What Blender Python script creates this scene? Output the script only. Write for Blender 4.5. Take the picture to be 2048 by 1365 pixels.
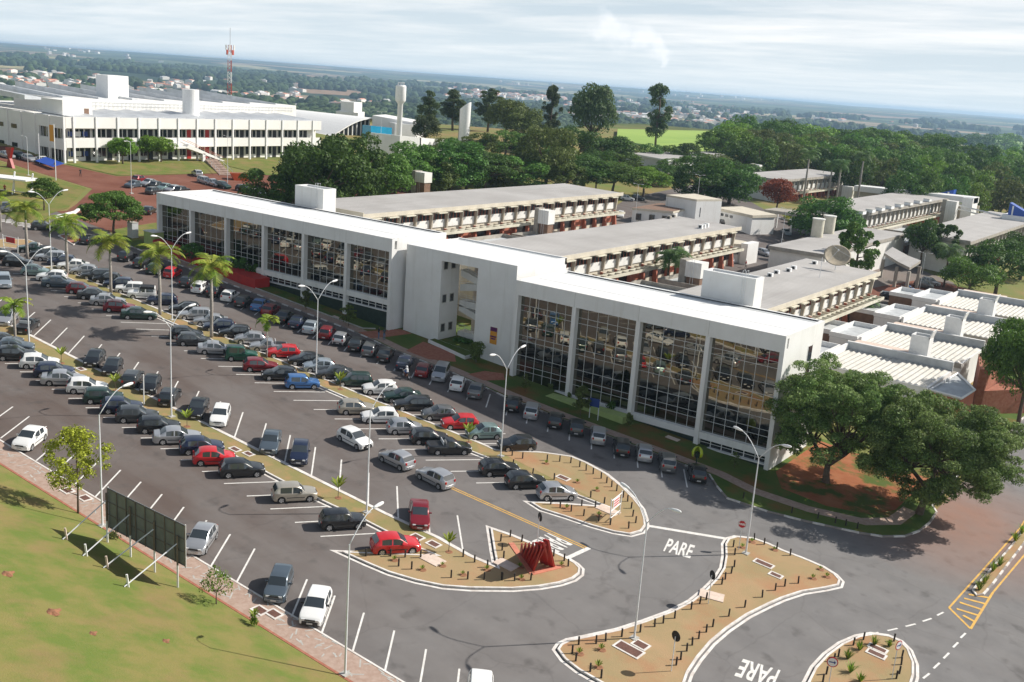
import bpy, bmesh, math, random
import numpy as np
from mathutils import Vector, Matrix, noise
from mathutils.geometry import tessellate_polygon
R = math.radians
scene = bpy.context.scene
for o in list(bpy.data.objects): bpy.data.objects.remove(o)
COL = scene.collection
random.seed(7)

# ---------------------------------------------------------------- camera
F = 2048.0; PITCH = .2484; ROLL = .0723; YAW = -.6218; HC = 35.0; CX, CY = 1024.0, 682.5
def _basis():
    cy, sy = math.cos(YAW), math.sin(YAW)
    f = Vector((sy*math.cos(PITCH), cy*math.cos(PITCH), -math.sin(PITCH)))
    r0 = Vector((cy, -sy, 0)); u0 = r0.cross(f)
    return r0*math.cos(ROLL)+u0*math.sin(ROLL), -r0*math.sin(ROLL)+u0*math.cos(ROLL), f
CR, CU, CF = _basis()
cam = bpy.data.objects.new('camera', bpy.data.cameras.new('camera')); COL.objects.link(cam)
cam.matrix_world = Matrix(((CR.x, CU.x, -CF.x, 0), (CR.y, CU.y, -CF.y, 0), (CR.z, CU.z, -CF.z, HC), (0, 0, 0, 1)))
cam.data.sensor_width = 36; cam.data.lens = F/2048*36
cam.data.clip_start = 1; cam.data.clip_end = 60000
scene.camera = cam

# ---------------------------------------------------------------- world, sun, exposure
SUN_EL, SUN_AZ = R(37.4), R(52.8)            # azimuth measured from +x towards +y
w = bpy.data.worlds.new('World'); scene.world = w; w.use_nodes = True
nt = w.node_tree; N = nt.nodes; L = nt.links; N.clear()
def nd(t, **k):
    n = N.new(t)
    for a, b in k.items(): setattr(n, a, b)
    return n
sky = nd('ShaderNodeTexSky', sky_type='NISHITA', sun_disc=False, sun_elevation=SUN_EL, sun_rotation=R(90)-SUN_AZ, air_density=1.0, dust_density=2.0, ozone_density=1.2)
tc = nd('ShaderNodeTexCoord'); sep = nd('ShaderNodeSeparateXYZ'); L.new(tc.outputs['Generated'], sep.inputs[0])
def mth(op, a, b=None, clamp=False):
    m = nd('ShaderNodeMath', operation=op, use_clamp=clamp)
    for i, v in enumerate((a, b)):
        if v is None: continue
        if isinstance(v, (int, float)): m.inputs[i].default_value = v
        else: L.new(v, m.inputs[i])
    return m.outputs[0]
zc = mth('ADD', mth('MAXIMUM', sep.outputs[2], 0.0), .055)
ux = mth('DIVIDE', sep.outputs[0], zc); uy = mth('DIVIDE', sep.outputs[1], zc)
comb = nd('ShaderNodeCombineXYZ'); L.new(ux, comb.inputs[0]); L.new(uy, comb.inputs[1])
mp = nd('ShaderNodeMapping'); mp.inputs['Rotation'].default_value = (0, 0, R(-36)); mp.inputs['Scale'].default_value = (.55, 1.0, 1)
L.new(comb.outputs[0], mp.inputs[0])
n1 = nd('ShaderNodeTexNoise'); n1.inputs['Scale'].default_value = .42; n1.inputs['Detail'].default_value = 7; n1.inputs['Roughness'].default_value = .58; n1.inputs['Distortion'].default_value = .5
L.new(mp.outputs[0], n1.inputs[0])
n2 = nd('ShaderNodeTexNoise'); n2.inputs['Scale'].default_value = 1.7; n2.inputs['Detail'].default_value = 6; n2.inputs['Roughness'].default_value = .6
L.new(mp.outputs[0], n2.inputs[0])
cl = mth('ADD', mth('MULTIPLY', n1.outputs[0], .68), mth('MULTIPLY', n2.outputs[0], .32))
rmp = nd('ShaderNodeValToRGB'); rmp.color_ramp.elements[0].position = .43; rmp.color_ramp.elements[1].position = .65
L.new(cl, rmp.inputs[0])
# thin overcast near the horizon, clearer overhead
cover = nd('ShaderNodeMapRange'); cover.inputs[1].default_value = .24; cover.inputs[2].default_value = .55; cover.inputs[3].default_value = 1; cover.inputs[4].default_value = .10
L.new(sep.outputs[2], cover.inputs[0])
veil = nd('ShaderNodeMixRGB'); veil.inputs[1].default_value = (.53, .62, .69, 1); veil.inputs[2].default_value = (.88, .885, .89, 1)
L.new(rmp.outputs[0], veil.inputs[0])
skym = nd('ShaderNodeMixRGB', blend_type='MULTIPLY'); skym.inputs[0].default_value = 1; skym.inputs[2].default_value = (.06, .06, .06, 1)
L.new(sky.outputs[0], skym.inputs[1])
mix = nd('ShaderNodeMixRGB'); L.new(mth('MULTIPLY', cover.outputs[0], .92), mix.inputs[0]); L.new(skym.outputs[0], mix.inputs[1]); L.new(veil.outputs[0], mix.inputs[2])
# low bright haze bank just above the horizon
hz = nd('ShaderNodeMapRange'); hz.inputs[1].default_value = -.01; hz.inputs[2].default_value = .075; hz.inputs[3].default_value = .75; hz.inputs[4].default_value = 0
L.new(sep.outputs[2], hz.inputs[0])
mix2 = nd('ShaderNodeMixRGB'); L.new(hz.outputs[0], mix2.inputs[0]); L.new(mix.outputs[0], mix2.inputs[1]); mix2.inputs[2].default_value = (.68, .76, .80, 1)
# rising smoke plume drifting left as a soft cloud
pn3 = nd('ShaderNodeTexNoise'); pn3.inputs['Scale'].default_value = 26; pn3.inputs['Detail'].default_value = 6; L.new(tc.outputs['Generated'], pn3.inputs[0])
pv3 = nd('ShaderNodeVectorMath', operation='MULTIPLY_ADD'); pv3.inputs[1].default_value = (.055, .055, .055); L.new(pn3.outputs['Color'], pv3.inputs[0]); L.new(tc.outputs['Generated'], pv3.inputs[2])
pl_m = None
for (qx, qy), qr in (((1335, 122), .008), ((1330, 104), .011), ((1312, 92), .015), ((1285, 82), .018), ((1252, 74), .020), ((1222, 62), .021), ((1196, 66), .018), ((1205, 42), .014)):
    dq = (CF+CR*((qx-CX)/F)+CU*((CY-qy)/F)).normalized()+Vector((.0275, .0275, .0275))
    vd = nd('ShaderNodeVectorMath', operation='DISTANCE'); L.new(pv3.outputs[0], vd.inputs[0]); vd.inputs[1].default_value = dq
    mr = nd('ShaderNodeMapRange', interpolation_type='SMOOTHSTEP'); mr.inputs[1].default_value = qr; mr.inputs[2].default_value = qr*.25; L.new(vd.outputs['Value'], mr.inputs[0])
    pl_m = mr.outputs[0] if pl_m is None else mth('MAXIMUM', pl_m, mr.outputs[0])
mix3 = nd('ShaderNodeMixRGB'); L.new(mth('MULTIPLY', pl_m, .42), mix3.inputs[0]); L.new(mix2.outputs[0], mix3.inputs[1]); mix3.inputs[2].default_value = (.95, .95, .96, 1)
bg = nd('ShaderNodeBackground'); bg.inputs[1].default_value = 1.0; L.new(mix3.outputs[0], bg.inputs[0])
# the veil colours are radiances; the Background itself runs at 0.1 with colours scaled by 10
sc10 = nd('ShaderNodeMixRGB', blend_type='MULTIPLY'); sc10.inputs[0].default_value = 1; sc10.inputs[2].default_value = (10, 10, 10, 1)
L.new(mix3.outputs[0], sc10.inputs[1]); L.new(sc10.outputs[0], bg.inputs[0]); bg.inputs[1].default_value = .1
out = nd('ShaderNodeOutputWorld'); L.new(bg.outputs[0], out.inputs[0])
sd = bpy.data.lights.new('sun', 'SUN'); sd.energy = 4.9; sd.angle = R(.53); sd.color = (1, .945, .86)
sun = bpy.data.objects.new('sun', sd); COL.objects.link(sun)
sdir = Vector((math.cos(SUN_EL)*math.cos(SUN_AZ), math.cos(SUN_EL)*math.sin(SUN_AZ), math.sin(SUN_EL)))
sun.rotation_euler = sdir.to_track_quat('Z', 'Y').to_euler(); sun.location = (0, 0, 200)
vs = scene.view_settings; vs.view_transform = 'Standard'; vs.look = 'None'; vs.exposure = 0.34; vs.gamma = 1; vs.use_curve_mapping = False
scene.render.engine = 'CYCLES'

# ---------------------------------------------------------------- terrain height and image-to-ground lookup
A0, B0 = -7.227, -.0764
def plane(x): return A0+B0*x
_valn = 0
def ky(x): return 44.75+(x+88)*.0185 if x > -88 else 44.75      # front kerb line of the lot
def gz(x, y):
    if x > 40: z = A0+B0*40
    elif x < -245: z = plane(-245)+2*(1-math.exp(.0382*(245+x)))
    else: z = plane(x)
    yb = ky(x)-2.56
    if y < yb: z += .38*(yb-max(y, 12))                      # lawn bank climbing towards the viewpoint
    d = math.hypot(x+130, y-170)
    th = math.degrees(math.atan2(-x, max(y, 1))); q = min(1, max(0, (th-29.5)/6)); q = q*q*(3-2*q); d0 = 470-230*q
    if d > d0:
        s = min(1, (d-d0)/(600+20*q)); s = s*s*(3-2*s)
        v = -44+9*noise.noise(Vector((x/900, y/900, 0)))
        rr = math.hypot(x, y)
        if rr > 2500:
            t = min(1, (rr-2500)/11000)
            v += t*(66+26*noise.noise(Vector((x/3800, y/3800, 3))))+ (22*t if x < -6000 else 0)
        z = z*(1-s)+v*s
    return z
def ray(px, py): return CF+CR*((px-CX)/F)+CU*((CY-py)/F)
def G(px, py, h=0.0):
    d = ray(px, py); o = Vector((0, 0, HC)); a = 20.0; b = a
    while b < 30000:
        p = o+d*b
        if p.z-gz(p.x, p.y)-h < 0: break
        a = b; b *= 1.04
    for _ in range(40):
        m = (a+b)/2; p = o+d*m
        if p.z-gz(p.x, p.y)-h < 0: b = m
        else: a = m
    return o+d*a
def at_x(px, py, X): d = ray(px, py); return Vector((0, 0, HC))+d*(X/d.x)
def at_y(px, py, Y): d = ray(px, py); return Vector((0, 0, HC))+d*(Y/d.y)
def at_z(px, py, Z): d = ray(px, py); return Vector((0, 0, HC))+d*((Z-HC)/d.z)
def depth(p): return (Vector(p)-Vector((0, 0, HC))).dot(CF)
def mpp(p): return depth(p)/F       # metres per photo pixel there

# ---------------------------------------------------------------- materials
def srgb(h):
    h = h.lstrip('#'); c = [int(h[i:i+2], 16)/255 for i in (0, 2, 4)]
    return tuple((x/12.92 if x <= .04045 else ((x+.055)/1.055)**2.4) for x in c)
MATS = {}
def mat(name, col=(.5, .5, .5), rough=.7, metal=0, var=0, scale=1.0, col2=None, bump=0, bscale=None, spec=.5, coat=0, obj_rand=0, island=0, trans=0, detail=5, lo=.35, hi=.65, extra=None):
    """procedural principled material: base colour broken up by noise, optional bump"""
    if name in MATS: return MATS[name]
    m = bpy.data.materials.new(name); m.use_nodes = True; MATS[name] = m
    t = m.node_tree; ns = t.nodes; lk = t.links; b = ns['Principled BSDF']
    b.inputs['Roughness'].default_value = rough; b.inputs['Metallic'].default_value = metal
    b.inputs['Specular IOR Level'].default_value = spec; b.inputs['Coat Weight'].default_value = coat
    if coat: b.inputs['Coat Roughness'].default_value = .05
    base = (*col, 1); tcn = ns.new('ShaderNodeTexCoord')
    src = None
    if col2 is not None or var:
        nz = ns.new('ShaderNodeTexNoise'); nz.inputs['Scale'].default_value = scale; nz.inputs['Detail'].default_value = detail; nz.inputs['Roughness'].default_value = .6
        lk.new(tcn.outputs['Object'], nz.inputs['Vector'])
        r = ns.new('ShaderNodeMapRange'); r.inputs[1].default_value = lo; r.inputs[2].default_value = hi; lk.new(nz.outputs[0], r.inputs[0])
        mx = ns.new('ShaderNodeMixRGB'); lk.new(r.outputs[0], mx.inputs[0])
        c2 = col2 if col2 is not None else tuple(min(1, c*(1+var)) for c in col)
        c1 = col if col2 is not None else tuple(c*(1-var) for c in col)
        mx.inputs[1].default_value = (*c1, 1); mx.inputs[2].default_value = (*c2, 1); src = mx.outputs[0]
    if extra: src = extra(ns, lk, tcn, src)
    if obj_rand or island:
        hs = ns.new('ShaderNodeHueSaturation')
        if src: lk.new(src, hs.inputs['Color'])
        else: hs.inputs['Color'].default_value = base
        if island:
            ge = ns.new('ShaderNodeNewGeometry'); r1 = ns.new('ShaderNodeMapRange'); r1.inputs[3].default_value = 1-island; r1.inputs[4].default_value = 1+island
            lk.new(ge.outputs['Random Per Island'], r1.inputs[0]); val = r1.outputs[0]
        else: val = None
        if obj_rand:
            oi = ns.new('ShaderNodeObjectInfo'); r2 = ns.new('ShaderNodeMapRange'); r2.inputs[3].default_value = 1-obj_rand; r2.inputs[4].default_value = 1+obj_rand
            lk.new(oi.outputs['Random'], r2.inputs[0])
            r3 = ns.new('ShaderNodeMapRange'); r3.inputs[3].default_value = .5-.05*obj_rand; r3.inputs[4].default_value = .5+.06*obj_rand
            lk.new(oi.outputs['Random'], r3.inputs[0]); lk.new(r3.outputs[0], hs.inputs['Hue'])
            if val:
                mm = ns.new('ShaderNodeMath'); mm.operation = 'MULTIPLY'; lk.new(val, mm.inputs[0]); lk.new(r2.outputs[0], mm.inputs[1]); val = mm.outputs[0]
            else: val = r2.outputs[0]
        lk.new(val, hs.inputs['Value']); src = hs.outputs[0]
    if src: lk.new(src, b.inputs['Base Color'])
    else: b.inputs['Base Color'].default_value = base
    if bump:
        nb = ns.new('ShaderNodeTexNoise'); nb.inputs['Scale'].default_value = bscale or scale*6; nb.inputs['Detail'].default_value = 4; lk.new(tcn.outputs['Object'], nb.inputs['Vector'])
        bp = ns.new('ShaderNodeBump'); bp.inputs['Strength'].default_value = min(1, bump); bp.inputs['Distance'].default_value = .05; lk.new(nb.outputs[0], bp.inputs['Height']); lk.new(bp.outputs[0], b.inputs['Normal'])
    if trans:
        tr = ns.new('ShaderNodeBsdfTranslucent'); ms = ns.new('ShaderNodeMixShader'); ms.inputs[0].default_value = trans
        if src: lk.new(src, tr.inputs[0])
        else: tr.inputs[0].default_value = base
        lk.new(b.outputs[0], ms.inputs[1]); lk.new(tr.outputs[0], ms.inputs[2]); lk.new(ms.outputs[0], ns['Material Output'].inputs['Surface'])
    return m
def second_noise(col3, scale, lo, hi, amt=1.0, stretch=None):
    """adds a second colour at a second scale (dirt, soil, dry patches)"""
    def f(ns, lk, tcn, src):
        nz = ns.new('ShaderNodeTexNoise'); nz.inputs['Scale'].default_value = scale; nz.inputs['Detail'].default_value = 6; nz.inputs['Roughness'].default_value = .62
        if stretch:
            m_ = ns.new('ShaderNodeMapping'); m_.inputs['Scale'].default_value = stretch; lk.new(tcn.outputs['Object'], m_.inputs[0]); lk.new(m_.outputs[0], nz.inputs['Vector'])
        else: lk.new(tcn.outputs['Object'], nz.inputs['Vector'])
        r = ns.new('ShaderNodeMapRange'); r.inputs[1].default_value = lo; r.inputs[2].default_value = hi; r.inputs[4].default_value = amt; lk.new(nz.outputs[0], r.inputs[0])
        mx = ns.new('ShaderNodeMixRGB'); lk.new(r.outputs[0], mx.inputs[0]); lk.new(src, mx.inputs[1]); mx.inputs[2].default_value = (*col3, 1)
        return mx.outputs[0]
    return f
def asphalt_extra(ns, lk, tcn, src):
    # red laterite dust, stronger towards the far left of the lot, worn lanes, small oil stains
    sx = ns.new('ShaderNodeSeparateXYZ'); lk.new(tcn.outputs['Object'], sx.inputs[0])
    r = ns.new('ShaderNodeMapRange'); r.inputs[1].default_value = -42; r.inputs[2].default_value = -72; r.inputs[3].default_value = .0; r.inputs[4].default_value = .85; lk.new(sx.outputs[0], r.inputs[0])
    r2 = ns.new('ShaderNodeMapRange'); r2.inputs[1].default_value = 75; r2.inputs[2].default_value = 46; r2.inputs[3].default_value = 0; r2.inputs[4].default_value = .35; lk.new(sx.outputs[1], r2.inputs[0])
    ad = ns.new('ShaderNodeMath'); ad.operation = 'ADD'; lk.new(r.outputs[0], ad.inputs[0]); lk.new(r2.outputs[0], ad.inputs[1])
    nz = ns.new('ShaderNodeTexNoise'); nz.inputs['Scale'].default_value = .09; nz.inputs['Detail'].default_value = 8; nz.inputs['Roughness'].default_value = .65; lk.new(tcn.outputs['Object'], nz.inputs['Vector'])
    rn = ns.new('ShaderNodeMapRange'); rn.inputs[1].default_value = .25; rn.inputs[2].default_value = .6; rn.inputs[3].default_value = .35; lk.new(nz.outputs[0], rn.inputs[0])
    mu = ns.new('ShaderNodeMath'); mu.operation = 'MULTIPLY'; mu.use_clamp = True; lk.new(ad.outputs[0], mu.inputs[0]); lk.new(rn.outputs[0], mu.inputs[1])
    mx = ns.new('ShaderNodeMixRGB'); lk.new(mu.outputs[0], mx.inputs[0]); lk.new(src, mx.inputs[1]); mx.inputs[2].default_value = (.105, .080, .070, 1)
    n4 = ns.new('ShaderNodeTexNoise'); n4.inputs['Scale'].default_value = .55; n4.inputs['Detail'].default_value = 5; lk.new(tcn.outputs['Object'], n4.inputs['Vector'])
    r4 = ns.new('ShaderNodeMapRange'); r4.inputs[1].default_value = .58; r4.inputs[2].default_value = .72; r4.inputs[4].default_value = .50; lk.new(n4.outputs[0], r4.inputs[0])
    m2 = ns.new('ShaderNodeMixRGB'); lk.new(r4.outputs[0], m2.inputs[0]); lk.new(mx.outputs[0], m2.inputs[1]); m2.inputs[2].default_value = (.06, .055, .053, 1)
    # cracks and sealed joints, and darker worn wheel lanes running along the aisles
    vo = ns.new('ShaderNodeTexVoronoi'); vo.feature = 'DISTANCE_TO_EDGE'; vo.inputs['Scale'].default_value = .11
    ds = ns.new('ShaderNodeMixRGB'); ds.blend_type = 'ADD'; ds.inputs[0].default_value = 3.5; lk.new(tcn.outputs['Object'], ds.inputs[1]); lk.new(n4.outputs['Color'], ds.inputs[2]); lk.new(ds.outputs[0], vo.inputs['Vector'])
    rc = ns.new('ShaderNodeMapRange'); rc.inputs[1].default_value = .004; rc.inputs[2].default_value = .010; rc.inputs[3].default_value = .15; rc.inputs[4].default_value = 0; lk.new(vo.outputs['Distance'], rc.inputs[0])
    m3 = ns.new('ShaderNodeMixRGB'); lk.new(rc.outputs[0], m3.inputs[0]); lk.new(m2.outputs[0], m3.inputs[1]); m3.inputs[2].default_value = (.05, .045, .043, 1)
    mpp_ = ns.new('ShaderNodeMapping'); mpp_.inputs['Scale'].default_value = (.03, .42, 1); lk.new(tcn.outputs['Object'], mpp_.inputs[0])
    n5 = ns.new('ShaderNodeTexNoise'); n5.inputs['Scale'].default_value = 1; n5.inputs['Detail'].default_value = 4; lk.new(mpp_.outputs[0], n5.inputs['Vector'])
    r5 = ns.new('ShaderNodeMapRange'); r5.inputs[1].default_value = .38; r5.inputs[2].default_value = .62; r5.inputs[3].default_value = 0; r5.inputs[4].default_value = .22; lk.new(n5.outputs[0], r5.inputs[0])
    m4 = ns.new('ShaderNodeMixRGB'); lk.new(r5.outputs[0], m4.inputs[0]); lk.new(m3.outputs[0], m4.inputs[1]); m4.inputs[2].default_value = (.23, .215, .205, 1)
    # red earth carried onto the road where it meets the soil at the corner
    vd_ = ns.new('ShaderNodeVectorMath'); vd_.operation = 'DISTANCE'; vd_.inputs[1].default_value = (-19.5, 108, -5.6); lk.new(tcn.outputs['Object'], vd_.inputs[0])
    r6 = ns.new('ShaderNodeMapRange'); r6.inputs[1].default_value = 17; r6.inputs[2].default_value = 3; r6.inputs[3].default_value = 0; r6.inputs[4].default_value = .75; lk.new(vd_.outputs['Value'], r6.inputs[0])
    mu2 = ns.new('ShaderNodeMath'); mu2.operation = 'MULTIPLY'; lk.new(r6.outputs[0], mu2.inputs[0]); lk.new(rn.outputs[0], mu2.inputs[1])
    m5 = ns.new('ShaderNodeMixRGB'); lk.new(mu2.outputs[0], m5.inputs[0]); lk.new(m4.outputs[0], m5.inputs[1]); m5.inputs[2].default_value = (.30, .15, .10, 1)
    return m5.outputs[0]
def roof_lines(period, amt, tail=None):
    def f(ns, lk, tcn, src):
        if tail: src = tail(ns, lk, tcn, src)
        wv = ns.new('ShaderNodeTexWave'); wv.wave_type = 'BANDS'; wv.bands_direction = 'Y'; wv.inputs['Scale'].default_value = .314/period*10/10; wv.inputs['Distortion'].default_value = .15; lk.new(tcn.outputs['Object'], wv.inputs['Vector'])
        r = ns.new('ShaderNodeMapRange'); r.inputs[1].default_value = .6; r.inputs[2].default_value = 1; r.inputs[4].default_value = amt; lk.new(wv.outputs['Fac'], r.inputs[0])
        mx = ns.new('ShaderNodeMixRGB'); lk.new(r.outputs[0], mx.inputs[0]); lk.new(src, mx.inputs[1]); mx.inputs[2].default_value = (.14, .13, .125, 1); return mx.outputs[0]
    return f
M_ASPH = mat('asphalt', (.155, .150, .149), .9, col2=(.19, .184, .182), scale=.35, bump=.25, bscale=30, extra=asphalt_extra, spec=.25)
M_RED = mat('red_dirt_road', (.155, .062, .042), .95, col2=(.21, .095, .068), scale=.15, bump=.2, bscale=8, spec=.1)
M_YARD = mat('courtyard_paving', (.17, .15, .135), .9, col2=(.20, .16, .14), scale=.08, bump=.1, bscale=10, spec=.2)
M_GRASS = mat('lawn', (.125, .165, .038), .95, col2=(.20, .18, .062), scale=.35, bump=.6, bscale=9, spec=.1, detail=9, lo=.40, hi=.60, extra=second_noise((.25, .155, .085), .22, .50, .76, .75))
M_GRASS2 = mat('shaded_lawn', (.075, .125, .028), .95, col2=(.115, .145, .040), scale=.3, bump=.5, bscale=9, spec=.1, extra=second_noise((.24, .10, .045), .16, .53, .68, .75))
M_ISL = mat('island_dry_grass', (.31, .245, .13), .95, col2=(.385, .265, .15), scale=.25, bump=.5, bscale=11, spec=.1, extra=second_noise((.38, .19, .105), .22, .48, .68, .8))
M_MED = mat('median_dry_grass', (.225, .215, .085), .95, col2=(.30, .225, .115), scale=.3, bump=.5, bscale=11, spec=.1, extra=second_noise((.46, .24, .13), .5, .52, .72, .7))
M_WHITE = mat('white_paint', (.78, .78, .77), .6, var=.05, scale=2)
M_LINE = mat('road_paint_white', (.74, .73, .70), .75, col2=(.60, .58, .55), scale=3)
M_YEL = mat('road_paint_yellow', (.72, .42, .07), .75, col2=(.52, .30, .08), scale=2)
M_KERBW = mat('kerb_white', (.74, .72, .69), .8, col2=(.55, .50, .46), scale=1.5)
M_KERBG = mat('kerb_grey', (.23, .205, .195), .9, col2=(.33, .28, .25), scale=2)
M_BRICKW = mat('walk_stone', (.33, .225, .175), .9, col2=(.41, .305, .25), scale=2.5, bump=.2)
M_BRICKR = mat('red_paver', (.30, .10, .06), .9, col2=(.38, .16, .10), scale=2.5, bump=.2)
M_CONC = mat('concrete', (.42, .41, .38), .85, var=.15, scale=1.2, bump=.1)
M_CONCD = mat('weathered_concrete', (.27, .25, .22), .9, col2=(.40, .37, .32), scale=.7, bump=.15)
M_BLACK = mat('black_plastic', (.018, .018, .02), .5)
M_TYRE = mat('tyre_rubber', (.016, .016, .017), .8)
M_RIM = mat('rim_silver', (.55, .56, .58), .35, metal=.6)
M_GLASSC = mat('car_glass', (.04, .05, .058), .04, spec=.9)
M_LAMP = mat('headlamp', (.72, .74, .76), .12, spec=.9)
M_TAIL = mat('tail_lamp', (.38, .012, .01), .15, spec=.8)
M_PLATE = mat('number_plate', (.5, .5, .5), .5)
M_BARK = mat('bark', (.13, .095, .07), .95, var=.3, scale=3, bump=.4)
M_STEELW = mat('galvanised_white', (.68, .70, .72), .4, var=.05, scale=3)

# ---------------------------------------------------------------- object helpers
def tag(o, label=None, cat=None, group=None, kind=None):
    if label: o['label'] = label
    if cat: o['category'] = cat
    if group: o['group'] = group
    if kind: o['kind'] = kind
    return o
def top(name, label, cat, loc=(0, 0, 0), rz=0, group=None):
    o = bpy.data.objects.new(name, None); o.empty_display_size = .3; COL.objects.link(o); o.location = loc; o.rotation_euler = (0, 0, rz)
    return tag(o, label, cat, group)
class MB:
    def __init__(s): s.v = []; s.f = []; s.m = []; s.ms = []
    def mi(s, m):
        if m not in s.ms: s.ms.append(m)
        return s.ms.index(m)
    def face(s, pts, m):
        b = len(s.v); s.v += [tuple(p) for p in pts]; s.f.append(tuple(range(b, b+len(pts)))); s.m.append(s.mi(m))
    def hexa(s, p, m):   # 8 points: bottom 4 ccw, top 4 ccw
        b = len(s.v); s.v += [tuple(q) for q in p]; k = s.mi(m)
        for f in ((3, 2, 1, 0), (4, 5, 6, 7), (0, 1, 5, 4), (1, 2, 6, 5), (2, 3, 7, 6), (3, 0, 4, 7)):
            s.f.append(tuple(b+i for i in f)); s.m.append(k)
        return s
    def box(s, x0, x1, y0, y1, z0, z1, m):
        return s.hexa([(x0, y0, z0), (x1, y0, z0), (x1, y1, z0), (x0, y1, z0), (x0, y0, z1), (x1, y0, z1), (x1, y1, z1), (x0, y1, z1)], m)
    def prism(s, pts, z0, z1, m, mside=None):      # z0/z1 number or function of (x, y)
        fz0 = z0 if callable(z0) else (lambda x, y: z0); fz1 = z1 if callable(z1) else (lambda x, y: z1)
        ar = sum(a[0]*b[1]-b[0]*a[1] for a, b in zip(pts, pts[1:]+pts[:1]))
        if ar < 0: pts = pts[::-1]
        n = len(pts); b = len(s.v)
        s.v += [(p[0], p[1], fz0(p[0], p[1])) for p in pts]+[(p[0], p[1], fz1(p[0], p[1])) for p in pts]
        k = s.mi(m); ks = s.mi(mside or m)
        for t in tessellate_polygon([[Vector((p[0], p[1], 0)) for p in pts]]):
            a_, b_, c_ = t; pa, pb, pc = pts[a_], pts[b_], pts[c_]
            if (pb[0]-pa[0])*(pc[1]-pa[1])-(pc[0]-pa[0])*(pb[1]-pa[1]) < 0: a_, c_ = c_, a_
            s.f.append((b+n+a_, b+n+b_, b+n+c_)); s.m.append(k)
        for i in range(n):
            j = (i+1) % n; s.f.append((b+i, b+j, b+n+j, b+n+i)); s.m.append(ks)
        return s
    def tube(s, pts, rad, m, n=8, cap=True):
        pts = [Vector(p) for p in pts]; rad = rad if isinstance(rad, (list, tuple)) else [rad]*len(pts); b = len(s.v); k = s.mi(m)
        for i, p in enumerate(pts):
            d = (pts[min(i+1, len(pts)-1)]-pts[max(i-1, 0)]).normalized()
            a = d.cross(Vector((0, 0, 1)) if abs(d.z) < .9 else Vector((1, 0, 0))).normalized(); c = d.cross(a)
            for j in range(n):
                t = 2*math.pi*j/n; s.v.append(tuple(p+(a*math.cos(t)+c*math.sin(t))*rad[i]))
        for i in range(len(pts)-1):
            for j in range(n):
                s.f.append((b+i*n+j, b+i*n+(j+1) % n, b+(i+1)*n+(j+1) % n, b+(i+1)*n+j)); s.m.append(k)
        if cap:
            s.f.append(tuple(b+j for j in range(n))[::-1]); s.m.append(k); e = b+(len(pts)-1)*n
            s.f.append(tuple(e+j for j in range(n))); s.m.append(k)
        return s
    def cyl(s, c, r, z0, z1, m, n=16, r2=None):
        return s.tube([(c[0], c[1], z0), (c[0], c[1], z1)], [r, r if r2 is None else r2], m, n)
    def mesh(s, name, smooth=False, sharp=None):
        me = bpy.data.meshes.new(name); me.from_pydata(s.v, [], s.f)
        for m in s.ms: me.materials.append(m)
        me.polygons.foreach_set('material_index', s.m)
        if smooth:
            me.shade_smooth()
            if sharp: me.set_sharp_from_angle(angle=R(sharp))
        me.update(); return me
    def obj(s, name, parent=None, smooth=False, sharp=None, loc=None, bevel=0):
        o = bpy.data.objects.new(name, s.mesh(name, smooth, sharp)); COL.objects.link(o)
        if parent: o.parent = parent
        if loc: o.location = loc
        if bevel:
            b = o.modifiers.new('bevel', 'BEVEL'); b.width = bevel; b.segments = 2; b.limit_method = 'ANGLE'
        return o
def weld(o): bm = bmesh.new(); bm.from_mesh(o.data); bmesh.ops.remove_doubles(bm, verts=bm.verts, dist=.002); bm.to_mesh(o.data); bm.free(); o.data.shade_smooth()
def struct(o, label=None):
    o['kind'] = 'structure'
    if label: o['label'] = label
    return o
def inst(name, me, parent=None, loc=None, mats=None):
    o = bpy.data.objects.new(name, me); COL.objects.link(o)
    if parent: o.parent = parent
    if loc: o.location = loc
    return o
def copy_tree(o, parent=None, skip=()):
    c = o.copy(); COL.objects.link(c)
    if parent: c.parent = parent
    for ch in o.children:
        if ch.name.split('.')[0] not in skip: copy_tree(ch, c, skip)
    return c
def grid_sheet(poly, off, m, name, step=8):
    """flat sheet following the terrain (fine where the ground is one plane)"""
    mb = MB(); f0 = lambda x, y: gz(x, y)+off-.03
    mb.prism(poly, f0, lambda x, y: gz(x, y)+off, m); return struct(mb.obj(name))
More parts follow.
